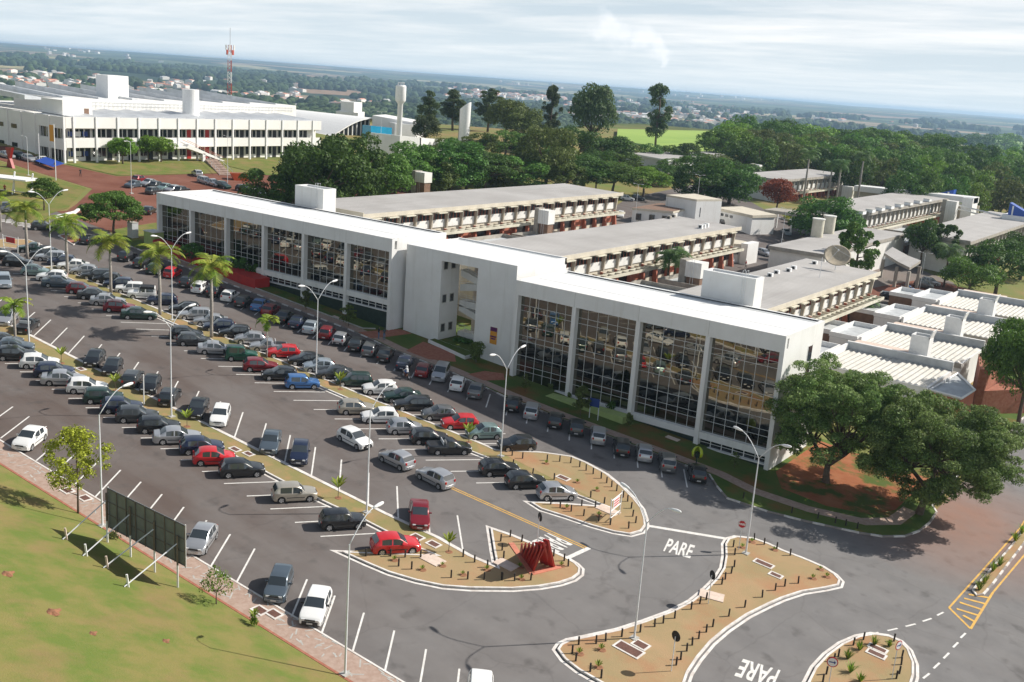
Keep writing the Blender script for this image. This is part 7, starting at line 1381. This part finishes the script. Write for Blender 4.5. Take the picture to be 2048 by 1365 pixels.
# outside stair
mb = MB(); yA, yB = 171.5, 160.5; mb.hexa([(XW+.4, yA, 9.6), (XW+2.4, yA, 9.6), (XW+2.4, yA+.9, 9.6), (XW+.4, yA+.9, 9.6), (XW+.4, yB, 13.1), (XW+2.4, yB, 13.1), (XW+2.4, yB+.9, 13.9), (XW+.4, yB+.9, 13.9)], M_CREAM); mb.box(XW+.3, XW+2.4, 157, 160.6, 12.9, 13.4, M_CREAM); mb.box(XW+1.9, XW+2.4, 165.5, 166.3, 9, 11.6, M_WHITE); wo_(mb, 'outside_stair')
mb = MB(); [mb.tube([(XW+x_, yA+.4, 10.6), (XW+x_, yB+.4, 14.9)], .05, M_TERRA, 4) for x_ in (.4, 2.4)]; wo_(mb, 'handrail')
# path steps down the bank
st = top('garden_steps', 'pinkish steps with white handrails down the grass bank', 'steps', (-212, 170, 0)); mb = MB(); a, b = G(420, 322), G(452, 352)
for k in range(10): p = a.lerp(b, k/10); q = a.lerp(b, (k+1)/10); dz = gz(q.x, q.y); n_ = Vector((-(b-a).y, (b-a).x, 0)).normalized()*1.5; mb.hexa([(v.x+212, v.y-170, z) for z in (dz-.3, dz+.25+.05*(10-k)) for v in (p-n_, q-n_, q+n_, p+n_)], M_BRICKW)
mb.obj('flight', st); mb = MB()
for s_ in (-1, 1):
    for k in range(5): p = a.lerp(b, k/4)+n_*s_; mb.tube([(p.x+212, p.y-170, gz(p.x, p.y)), (p.x+212, p.y-170, gz(p.x, p.y)+1.5)], .06, M_WHITE, 4)
    p, q = a+n_*s_, b+n_*s_; mb.tube([(p.x+212, p.y-170, gz(p.x, p.y)+1.5), (q.x+212, q.y-170, gz(q.x, q.y)+1.3)], .06, M_WHITE, 4)
mb.obj('handrail', st)
# arched hall, curved wall, blue glass volume
M_AQUA = mat('blue_glass_wall', (.02, .28, .48), .25, var=.1, scale=.3, spec=.7); ah = top('arched_hall', 'arched white roof hall with tall glazed gable beside the water tower', 'building', (-255, 260, 0))
def ao(mb, nm): o = mb.obj(nm, ah); o.location = (255, -260, 0); return o
XG = -262.0
e0, e1 = at_x(664, 270, XG), at_x(742, 236, XG); y0_, y1_ = e0.y, e1.y; arc = [(y0_+(y1_-y0_)*k/9, e0.z+(e1.z-e0.z)*math.sin(k/9*math.pi/2)) for k in range(10)]; arc += [(y1_+(y1_-y0_)*.6*k/4, e1.z-.12*k*k) for k in range(1, 5)]
mb = MB(); BK = 78
for (ya, za), (yb, zb2) in zip(arc, arc[1:]): mb.hexa([(XG+.8, ya, za-.4), (XG+.8, yb, zb2-.4), (XG-BK, yb, zb2-.4), (XG-BK, ya, za-.4), (XG+.8, ya, za), (XG+.8, yb, zb2), (XG-BK, yb, zb2), (XG-BK, ya, za)], M_WHITE)
mb.hexa([(XG-BK, y0_-3, e0.z-1.2), (XG+.7, y0_-3, e0.z-1.2), (XG+.7, y0_, e0.z-.4), (XG-BK, y0_, e0.z-.4), (XG-BK, y0_-3, e0.z-.8), (XG+.7, y0_-3, e0.z-.8), (XG+.7, y0_, e0.z), (XG-BK, y0_, e0.z)], M_WHITE)
ao(mb, 'arched_roof'); zg_ = e0.z-.6
mb = MB()
for (ya, za), (yb, zb2) in zip(arc[:10], arc[1:10]): mb.face([(XG-1, ya, zg_), (XG-1, yb, zg_), (XG-1, yb, zb2-.3), (XG-1, ya, za-.3)], M_DARKW)
ao(mb, 'glazing'); mb = MB()
for ya, za in arc[:10]: mb.box(XG-.95, XG-.6, ya-.16, ya+.16, zg_, za-.3, M_WHITE)
mb.box(XG-.9, XG-.3, y0_-1, y1_+.5, zg_-.5, zg_, M_WHITE); ao(mb, 'mullions')
mb = MB(); mb.box(XG-1.5, XG-.2, y0_-6, y1_+1, zg_-2.3, zg_-1.3, M_WHITE); mb.box(XG-1.2, XG-.2, y1_-1.4, y1_, 5, zg_-2.3, M_WHITE); ao(mb, 'balcony')
mb = MB(); mb.box(XG-BK, XG-6, y0_-4, y1_, 5, zg_-2.3, M_DARKW); mb.box(XG-BK, XG-4, y0_+.5, y1_+14, 5, zg_-.6, M_BROWN); ao(mb, 'ground_floor')
def facade_box(p0, p1, ytop_px, ybase, dep_, m, name, label, cat='building', zlow=5):
    a, b = at_y(p0[0], p0[1], ybase[0]), at_y(p1[0], p1[1], ybase[1]); t = top(name, label, cat, (a.x, a.y, 0)); mb = MB(); d = Vector((b.x-a.x, b.y-a.y, 0)).normalized(); n_ = Vector((-d.y, d.x, 0))*dep_
    mb.hexa([(v.x-a.x, v.y-a.y, zlow) for v in (a, b, b+n_, a+n_)]+[(v.x-a.x, v.y-a.y, z) for v, z in ((a, a.z), (b, b.z), (b+n_, b.z), (a+n_, a.z))], m); mb.obj('wall', t); return t, a, b
facade_box((742, 252), (784, 256), 0, (252, 262), 4, M_AQUA, 'blue_volume', 'bright blue glazed volume beside the arched hall')
facade_box((745, 231), (830, 246), 0, (268, 275), 16, M_WALLW, 'white_volume', 'white volume rising behind the blue glazed one'); facade_box((790, 247), (832, 250), 0, (268, 275), 14, M_WALLW, 'white_volume', 'lower white wall right of the water tower foot')
facade_box((672, 222), (716, 226), 0, (300, 305), 14, M_WALLW, 'white_volume', 'white roof block behind the arched hall'); facade_box((682, 203), (708, 205), 0, (302, 304), 8, M_WALLW, 'white_volume', 'small white tower with round top behind the arched hall')
facade_box((443, 202), (556, 211), 0, (205, 232), 18, M_CREAM, 'white_volume', 'low cream building with strip windows at the mast foot')
facade_box((983, 284), (1003, 288), 0, (372, 368), 8, M_WALLW, 'small_house', 'small white house right of the leaning silo'); facade_box((996, 276), (1060, 284), 0, (392, 385), 8, M_WALLW, 'small_house', 'low white shed behind the small white house')
facade_box((545, 330), (575, 333), 0, (214, 218), 4, M_BRICKW, 'small_house', 'small brick kiosk with orange panel by the parked cars')
# long curved grey wall
cwl = top('curved_wall', 'long curved grey white wall around the courtyard below the water tower', 'wall', (-225, 240, 0)); mb = MB(); pts = [(735, 265, 310, 232), (765, 268, 318, 234), (800, 272, 325, 238), (840, 276, 322, 246), (890, 280, 305, 262)]
W_ = [(at_y(x, y, yy), yy) for x, y, b_, yy in pts]
for (a, _), (b, _) in zip(W_, W_[1:]): mb.hexa([(a.x+225, a.y-240, 4), (b.x+225, b.y-240, 4), (b.x+225, b.y-239.4, 4), (a.x+225, a.y-239.4, 4), (a.x+225, a.y-240, a.z), (b.x+225, b.y-240, b.z), (b.x+225, b.y-239.4, b.z), (a.x+225, a.y-239.4, a.z)], M_WALLW)
mb.obj('wall', cwl)
# water tower, leaning-cut silo, antenna mast
p = at_y(798, 272, 249); q = mpp(p); h = (270-166)*q; t = top('water_tower', 'white mushroom shaped water tower on slim stem', 'water tower', p); mb = MB(); r1 = 21/2*q; r0 = 10.5/2*q; mb.tube([(0, 0, -3), (0, 0, h*.60), (0, 0, h*.65)], [r0, r0, r1*.9], M_WHITE, 28, False); mb.obj('stem', t, True, 40)
mb = MB(); mb.tube([(0, 0, h*.645), (0, 0, h*.67), (0, 0, h*.925), (0, 0, h*.945)], [r1*.9, r1, r1, r1*.85], M_WHITE, 28); mb.obj('tank', t, True, 35); mb = MB()
for s_ in range(6): a = s_*1.05; mb.tube([(r1*.6*math.cos(a), r1*.6*math.sin(a), h*.94), (r1*.6*math.cos(a), r1*.6*math.sin(a), h)], .1, M_STEELW, 4)
mb.tube([(r1*.6*math.cos(a), r1*.6*math.sin(a), h*.99) for a in np.linspace(0, 6.28, 13)], .09, M_STEELW, 4); mb.obj('railing', t)
p = G(927, 284); q = mpp(p); h = (284-206)*q; r1 = 11*q; t = top('silo', 'white cylinder silo with slanted open top and ladder', 'silo', p); mb = MB(); n = 28
for j in range(n):
    a0, a1 = 2*math.pi*j/n, 2*math.pi*(j+1)/n
    for rr_, fl in ((r1, 0), (r1*.92, 1)):
        P = [(rr_*math.cos(a), rr_*math.sin(a)) for a in (a0, a1)]; z = [h-.0-(1-math.cos(a-.35))*r1*.75 for a in (a0, a1)]; f = [(P[0][0], P[0][1], -2), (P[1][0], P[1][1], -2), (P[1][0], P[1][1], z[1]), (P[0][0], P[0][1], z[0])]; mb.face(f[::-1] if fl else f, M_WHITE)
    P = [(math.cos(a), math.sin(a), h-(1-math.cos(a-.35))*r1*.75) for a in (a0, a1)]; mb.face([(P[0][0]*r1, P[0][1]*r1, P[0][2]), (P[1][0]*r1, P[1][1]*r1, P[1][2]), (P[1][0]*r1*.92, P[1][1]*r1*.92, P[1][2]), (P[0][0]*r1*.92, P[0][1]*r1*.92, P[0][2])], M_WHITE)
mb.obj('shell', t); mb = MB(); [mb.tube([(-.55*r1+s_, -r1*.9, 0), (-.55*r1+s_, -r1*.9, h*.8)], .1, M_CONCD, 4) for s_ in (0, .6)]; mb.obj('ladder', t)
p = Vector((0, 0, HC))+ray(460, 212)*350; q = mpp(p); h = (215-98)*q; t = top('antenna_mast', 'tall red and white lattice antenna mast behind the white building', 'antenna mast', p); M_MR = mat('mast_red', (.45, .07, .04), .6); mb = MB()
for k in range(16):
    m_ = M_MR if (k//3) % 2 == 1 or k > 13 else M_WHITE; z0, z1 = h*k/16, h*(k+1)/16; r0, r1_ = (.95-.3*k/16), (.95-.3*(k+1)/16); r0 *= q/.17; r1_ *= q/.17
    for a in range(3):
        b0 = Vector((r0*math.cos(a*2.094), r0*math.sin(a*2.094), z0)); b1 = Vector((r1_*math.cos(a*2.094), r1_*math.sin(a*2.094), z1)); b2 = Vector((r1_*math.cos((a+1)*2.094), r1_*math.sin((a+1)*2.094), z1)); mb.tube([b0, b1], .09, m_, 4); mb.tube([b0, b2], .06, m_, 4)
mb.obj('lattice', t); MB().tube([(0, 0, h), (0, 0, h*1.28)], .12, M_STEELW, 4).obj('spike', t)
for k in range(8): a = k*.785; zz_ = h*(.88+.08*(k % 2)); MB().box(1.3*math.cos(a)-.18, 1.3*math.cos(a)+.18, 1.3*math.sin(a)-.18, 1.3*math.sin(a)+.18, zz_-.8, zz_+.8, M_PAN if k % 2 else M_MR).obj('panel_antenna', t)
# bus stop
bs = top('bus_shelter', 'white bus shelter with flat roof on slanting legs at the left edge', 'bus shelter', G(38, 390)); mb = MB(); mb.box(-6.5, 3.6, -2.4, 2.0, 3.0, 3.25, M_WHITE); mb.obj('roof', bs)
for x in (-5.5, -1.6, 2.4): MB().tube([(x, .6, -.1), (x+.5, .2, 3.0), (x+.9, .0, 4.3)], .15, M_WHITE, 6).obj('leg', bs); MB().tube([(x+.9, -1.0, -.1), (x+.5, .2, 3.0)], .12, M_WHITE, 6).obj('leg', bs)
MB().box(-5, 3, .1, .5, .45, .55, M_CONC).obj('bench', bs); bs.rotation_euler = (0, 0, R(22))
# banner pole and blue awning, red sculpture, kiosks, orange container
p = G(112, 362); t = top('banner_pole', 'orange vertical banner on a tall white pole near the blue awning', 'banner', p); MB().tube([(0, 0, 0), (0, 0, 11.5)], .1, M_WHITE, 6).obj('pole', t); MB().box(-1.7, -.1, -.05, .05, 8.0, 11.3, M_BAN).obj('banner', t)
p = G(99, 335); t = top('blue_awning', 'blue cloth awning stretched between two poles on the driveway', 'awning', p); mb = MB(); mb.hexa([(-4, -1, 1.0), (4, -1.5, .5), (4, 1.2, 1.2), (-4, 1.5, 1.8), (-4, -1, 1.06), (4, -1.5, .56), (4, 1.2, 1.26), (-4, 1.5, 1.86)], M_SBLUE2 if False else mat('awning_blue', (.02, .08, .42), .6)); mb.obj('cloth', t); MB().tube([(-4, 0, -.1), (-4, 0, 7)], .08, M_WHITE, 6).obj('pole', t)
p = G(21, 336); t = top('red_sculpture', 'small dark red angular sculpture on the lawn at the left edge', 'sculpture', p); MB().hexa([(-1.2, -.3, 0), (1.4, -.3, 0), (1.4, .3, 0), (-1.2, .3, 0), (-.3, -.3, 2.0), (.3, -.3, 2.0), (.3, .3, 2.0), (-.3, .3, 2.0)], M_SCR).obj('base', t); MB().hexa([(-.3, -.3, 2), (.3, -.3, 2), (.3, .3, 2), (-.3, .3, 2), (-1.2, -.3, 4.2), (1.3, -.3, 4.4), (1.3, .3, 4.4), (-1.2, .3, 4.2)], M_SCR).obj('head', t)
p = G(486, 361); t = top('skip_container', 'orange open skip container beside the upper red car park', 'skip', p, R(60)); M_ORG = mat('skip_orange', (.55, .10, .03), .7, var=.15, scale=1); mb = MB(); mb.hexa([(-2.2, -1.2, 0), (2.2, -1.2, 0), (2.2, 1.2, 0), (-2.2, 1.2, 0), (-2.9, -1.3, 1.7), (2.9, -1.3, 1.7), (2.9, 1.3, 1.7), (-2.9, 1.3, 1.7)], M_ORG); mb.obj('body', t); MB().box(-2.6, 2.6, -1.1, 1.1, 1.7, 1.75, M_SOIL).obj('load', t)
p = G(308, 492); t = top('kiosk', 'pale green utility box beside the left wing corner', 'utility box', p); MB().box(-1.3, 1.3, -1, 1, -.2, 2.4, M_LIME).obj('body', t); MB().box(-1.4, 1.4, -1.1, 1.1, 2.4, 2.55, M_PAN).obj('lid', t)
p = G(266, 476); t = top('tank_pillar', 'grey blue square pillar under the round tree at the left wing', 'pillar', p); MB().box(-.7, .7, -.6, .6, -.2, 2.6, M_SHEET).obj('body', t); MB().box(-.75, .75, -.65, .65, 2.6, 2.7, M_CONC).obj('lid', t)
# low white kerb wall near the round tree
mb = MB(); cp = [G(110, 438), G(150, 428), G(160, 420), G(170, 414)]
for a, b in zip(cp, cp[1:]): d = (b-a).normalized(); n_ = Vector((-d.y, d.x, 0))*.15; mb.hexa([tuple(v+Vector((0, 0, z))) for z in (-.2, .55) for v in (a-n_, b-n_, b+n_, a+n_)], M_WHITE)
o = mb.obj('low_wall'); tag(o, 'low white kerb wall along the lawn left of the round tree', 'wall')
# mulch mounds of red earth on the foreground lawn
for x, y, s_, lab in ((103, 1230, .55, 'red earth anthill in the middle of the foreground lawn'), (12, 1153, .5, 'red earth anthill at the left edge of the foreground lawn'), (330, 1287, .3, 'tiny red earth patch low on the foreground lawn'), (184, 1272, .3, 'tiny red earth patch left of centre on the foreground lawn')):
    p = G(x, y); g_ = random.Random(x); mb = MB(); n = 14; rings = [(1, 0), (.75, .10), (.4, .22), (.0, .28)]
    for (r0, z0), (r1, z1) in zip(rings, rings[1:]):
        for j in range(n):
            f = lambda r_, j_, z_: (s_*r_*math.cos(j_*6.283/n)*(1+.25*math.sin(j_*2.3)), s_*r_*math.sin(j_*6.283/n)*(1+.25*math.cos(j_*1.7)), z_*s_)
            mb.face([f(r0, j, z0), f(r0, (j+1) % n, z0), f(r1, (j+1) % n, z1), f(r1, j, z1)], M_SOIL)
    o = mb.obj('anthill', None, True); o.location = p+Vector((0, 0, .13)); tag(o, lab, 'anthill')

# ---------------------------------------------------------------- fields, valley town, far woods
M_CANE = mat('sugar_cane', (.22, .34, .05), .9, col2=(.28, .40, .07), scale=.02, bump=.4, bscale=.3, extra=second_noise((.13, .25, .04), .03, .5, .7, .6, (1, .1, 1)))
def field(pxs, m, name, off=1.5, n=14):
    P = [G(*p) for p in pxs]; a, b, c_, d = P; V = []; Fc = []
    for j in range(n+1):
        for i in range(n+1): u, v_ = i/n, j/n; q = a.lerp(b, u).lerp(d.lerp(c_, u), v_); V.append((q.x, q.y, gz(q.x, q.y)+off))
    for j in range(n):
        for i in range(n): k = j*(n+1)+i; Fc.append((k, k+1, k+n+2, k+n+1))
    me_ = bpy.data.meshes.new(name); me_.from_pydata(V, [], Fc); me_.materials.append(m); o = inst(name, me_); return struct(o)
field([(1230, 312), (1450, 325), (1455, 268), (1235, 264)], M_CANE, 'sugar_cane_field')
field([(1930, 300), (2100, 330), (2120, 292), (1940, 276)], M_CANE, 'sugar_cane_field')
M_WALLH = mat('house_wall_pale', (.55, .51, .45), .8, obj_rand=.25); M_TILE = mat('house_tile_roof', (.42, .15, .08), .85, obj_rand=.35); M_TILE2 = mat('house_grey_roof', (.42, .40, .38), .85, obj_rand=.3)
hm = []
for w_, d_, h_, rm in ((9, 12, 3.2, M_TILE), (12, 9, 3.2, M_TILE), (10, 10, 5.8, M_TILE2), (16, 10, 4, M_TILE)):
    a = MB(); a.box(-w_/2, w_/2, -d_/2, d_/2, -4, h_, M_WALLH); b = MB(); z = h_; b.face([(-w_/2-.6, -d_/2-.6, z), (w_/2+.6, -d_/2-.6, z), (w_/2+.6, 0, z+2.2), (-w_/2-.6, 0, z+2.2)], rm); b.face([(-w_/2-.6, 0, z+2.2), (w_/2+.6, 0, z+2.2), (w_/2+.6, d_/2+.6, z), (-w_/2-.6, d_/2+.6, z)], rm); b.face([(w_/2, -d_/2, z), (w_/2, d_/2, z), (w_/2, 0, z+2.1)], M_WALLH); b.face([(-w_/2, d_/2, z), (-w_/2, -d_/2, z), (-w_/2, 0, z+2.1)], M_WALLH); b.face([(-w_/2-.6, -d_/2-.6, z-.01), (-w_/2-.6, d_/2+.6, z-.01), (w_/2+.6, d_/2+.6, z-.01), (w_/2+.6, -d_/2-.6, z-.01)], rm)
    c_ = MB(); [c_.box(x-.7, x+.7, -d_/2-.05, -d_/2, 1, 2.4, M_DARKW) for x in (-w_/3, 0, w_/3)]; hm.append((a.mesh('wall'), b.mesh('roof'), c_.mesh('window')))
hr = random.Random(17); HOUSES = []
def house(px, py, label, group, sc=1):
    p = G(px, py); HOUSES.append((p.x, p.y)); a, b, c_ = hr.choice(hm); t = top('town_house', label, 'house', p, hr.uniform(0, 3.14), group); t.scale = (sc,)*3; inst('wall', a, t); inst('roof', b, t)
for cx_, cy_, sx_, sy_, n, lab, grp, sc in ((60, 175, 70, 26, 44, 'tiny tile roofed house among trees beyond the left of the white building', 'houses left', 1.25), (330, 185, 90, 22, 44, 'tiny tile roofed house between the tower and the antenna mast', 'houses middle left', 1.2), (560, 205, 90, 18, 14, 'tiny house among dark woods right of the antenna mast', 'houses middle', 1.2), (960, 192, 70, 6, 42, 'tiny pale house in the terraced estate behind the leaning silo', 'houses of the pale estate', 1.5), (1400, 235, 90, 30, 86, 'tiny pale house in the valley town beyond the cane field', 'houses of the valley town', 1.35), (1260, 232, 60, 22, 40, 'tiny tile roofed house between the two tall eucalyptus', 'houses right of centre', 1.35), (1790, 250, 70, 6, 10, 'tiny house beyond the wood at right', 'houses far right', 1.6)):
    for _ in range(n):
        x = cx_+hr.gauss(0, .6)*sx_; y = cy_+hr.uniform(-1, 1)*sy_+(x-cx_)*.07
        if depth(G(x, y)) < 1150: continue
        house(x, y, lab, grp, sc*.8*hr.uniform(.8, 1.3))
tr2 = random.Random(71); TV = []; TF = []
for x0, x1, y0, y1, n in ((0, 340, 142, 205, 110), (340, 620, 160, 212, 80), (560, 800, 196, 222, 25), (890, 1130, 186, 199, 190), (1130, 1500, 200, 258, 330), (1480, 1720, 216, 244, 25), (90, 390, 104, 128, 25), (1000, 1560, 178, 190, 50)):
    for _ in range(n):
        px = tr2.uniform(x0, x1); py = tr2.triangular(y0, y1)+(px-(x0+x1)/2)*.07; p = G(px, py); dd = depth(p)
        if dd < 1200 or noise.noise(Vector((p.x/300, p.y/300, 7))) < -.12: continue
        a = tr2.uniform(0, 3.14); w_, l_, h_ = tr2.uniform(4, 8)*(1+dd/9000), tr2.uniform(5, 10)*(1+dd/9000), tr2.uniform(3.5, 6.5)*(1+dd/6000); c, s_ = math.cos(a), math.sin(a); b = len(TV); HOUSES.append((p.x, p.y))
        for zz in (-4, h_):
            for ex, ey in ((-1, -1), (1, -1), (1, 1), (-1, 1)): TV.append((p.x+c*ex*w_-s_*ey*l_, p.y+s_*ex*w_+c*ey*l_, p.z+zz))
        TV += [(p.x-c*w_, p.y-s_*w_, p.z+h_+2.5), (p.x+c*w_, p.y+s_*w_, p.z+h_+2.5)]
        TF.append([(b, b+1, b+5, b+4), (b+1, b+2, b+6, b+5), (b+2, b+3, b+7, b+6), (b+3, b, b+4, b+7), (b+4, b+5, b+9, b+8), (b+6, b+7, b+8, b+9), (b+5, b+6, b+9), (b+7, b+4, b+8)])
me_ = bpy.data.meshes.new('distant_town'); me_.from_pydata(TV, [], [f for fs in TF for f in fs]); me_.materials.append(mat('far_wall', (.74, .71, .66), .8, island=.2)); me_.materials.append(mat('far_tile', (.50, .22, .14), .85, island=.4)); me_.materials.append(mat('far_sheet_roof', (.62, .61, .59), .7, island=.2))
mi_ = []
for k, fs in enumerate(TF): r_ = 1 if k % 5 < 3 else 2; mi_ += [0]*4+[r_]*2+[0]*2
me_.polygons.foreach_set('material_index', mi_); o = inst('distant_town', me_); tag(o, 'pale houses of the town spread over the distant valley', 'town', None, 'stuff')
# far woods: uncountable tree masses of the valley
def ico():
    t_ = (1+5**.5)/2; V = [(-1, t_, 0), (1, t_, 0), (-1, -t_, 0), (1, -t_, 0), (0, -1, t_), (0, 1, t_), (0, -1, -t_), (0, 1, -t_), (t_, 0, -1), (t_, 0, 1), (-t_, 0, -1), (-t_, 0, 1)]; return np.array(V)/1.9, np.array([(0, 11, 5), (0, 5, 1), (0, 1, 7), (0, 7, 10), (0, 10, 11), (1, 5, 9), (5, 11, 4), (11, 10, 2), (10, 7, 6), (7, 1, 8), (3, 9, 4), (3, 4, 2), (3, 2, 6), (3, 6, 8), (3, 8, 9), (4, 9, 5), (2, 4, 11), (6, 2, 10), (8, 6, 7), (9, 8, 1)])
IV, IF = ico(); g = np.random.default_rng(5); VV = []; FF = []; kk = 0; HP = np.array([(x, y) for x, y in HOUSES]+[(x*(1-f/math.hypot(x, y)), y*(1-f/math.hypot(x, y))) for x, y in HOUSES for f in (28, 56)]); wn = random.Random(8)
while kk < 16000:
    d = 430*math.exp(wn.random()**.85*2.6); az = YAW+R(wn.uniform(-31, 31)); x, y = math.sin(az)*d, math.cos(az)*d
    if math.hypot(x+130, y-170) < 350: continue
    nz_ = noise.noise(Vector((x/260, y/260, 1)))+.6*noise.noise(Vector((x/90, y/90, 5)))
    if nz_+.5*noise.noise(Vector((x/900, y/900, 9))) < (-.06 if d < 2200 else .22): continue
    if d < 1150: continue
    pc = (Vector((x, y, gz(x, y)))-Vector((0, 0, HC))); pxx = CX+F*pc.dot(CR)/pc.dot(CF); pyy = CY-F*pc.dot(CU)/pc.dot(CF)
    if (1235 < pxx < 1452 and pyy > 262) or (pxx > 1925 and pyy > 275): continue
    if (np.abs(HP-np.array([x, y])).max(axis=1) < 24).any(): continue
    s_ = wn.uniform(4.5, 8.5)*(1+d/3800); sq = wn.uniform(.7, 1.25); j = IV*(1+g.uniform(-.25, .25, (12, 1)))*np.array([s_*sq, s_/sq, s_*.95])+np.array([x, y, gz(x, y)+s_*.45]); VV.append(j); FF.append(IF+12*kk); kk += 1
VV = np.concatenate(VV); FF = np.concatenate(FF); me_ = bpy.data.meshes.new('distant_woods'); me_.vertices.add(len(VV)); me_.vertices.foreach_set('co', VV.ravel()); me_.loops.add(3*len(FF)); me_.loops.foreach_set('vertex_index', FF.ravel()); me_.polygons.add(len(FF)); me_.polygons.foreach_set('loop_start', np.arange(0, 3*len(FF), 3)); me_.polygons.foreach_set('loop_total', np.full(len(FF), 3)); me_.update(calc_edges=True)
me_.materials.append(mat('distant_foliage', (.030, .052, .020), .9, col2=(.055, .080, .028), scale=.02, island=.45, spec=.1)); o = inst('distant_woods', me_); tag(o, 'dark woods and hedgerows filling the valley', 'woods', None, 'stuff')
# ---------------------------------------------------------------- haze
hz_ = MB().box(-17500, 9500, -900, 17500, -75, 60, M_WHITE).obj('haze'); hz_.data.materials.clear(); hm_ = bpy.data.materials.new('haze_air'); hm_.use_nodes = True; hn = hm_.node_tree; hn.nodes.clear(); ho = hn.nodes.new('ShaderNodeOutputMaterial'); pv = hn.nodes.new('ShaderNodeVolumePrincipled'); pv.inputs['Density'].default_value = .00010; pv.inputs['Color'].default_value = (.50, .74, 1.0, 1); pv.inputs['Anisotropy'].default_value = .2; hn.links.new(pv.outputs[0], ho.inputs['Volume']); hz_.data.materials.append(hm_); tag(hz_, 'pale blue haze over the distant valley', 'haze', None, 'stuff')
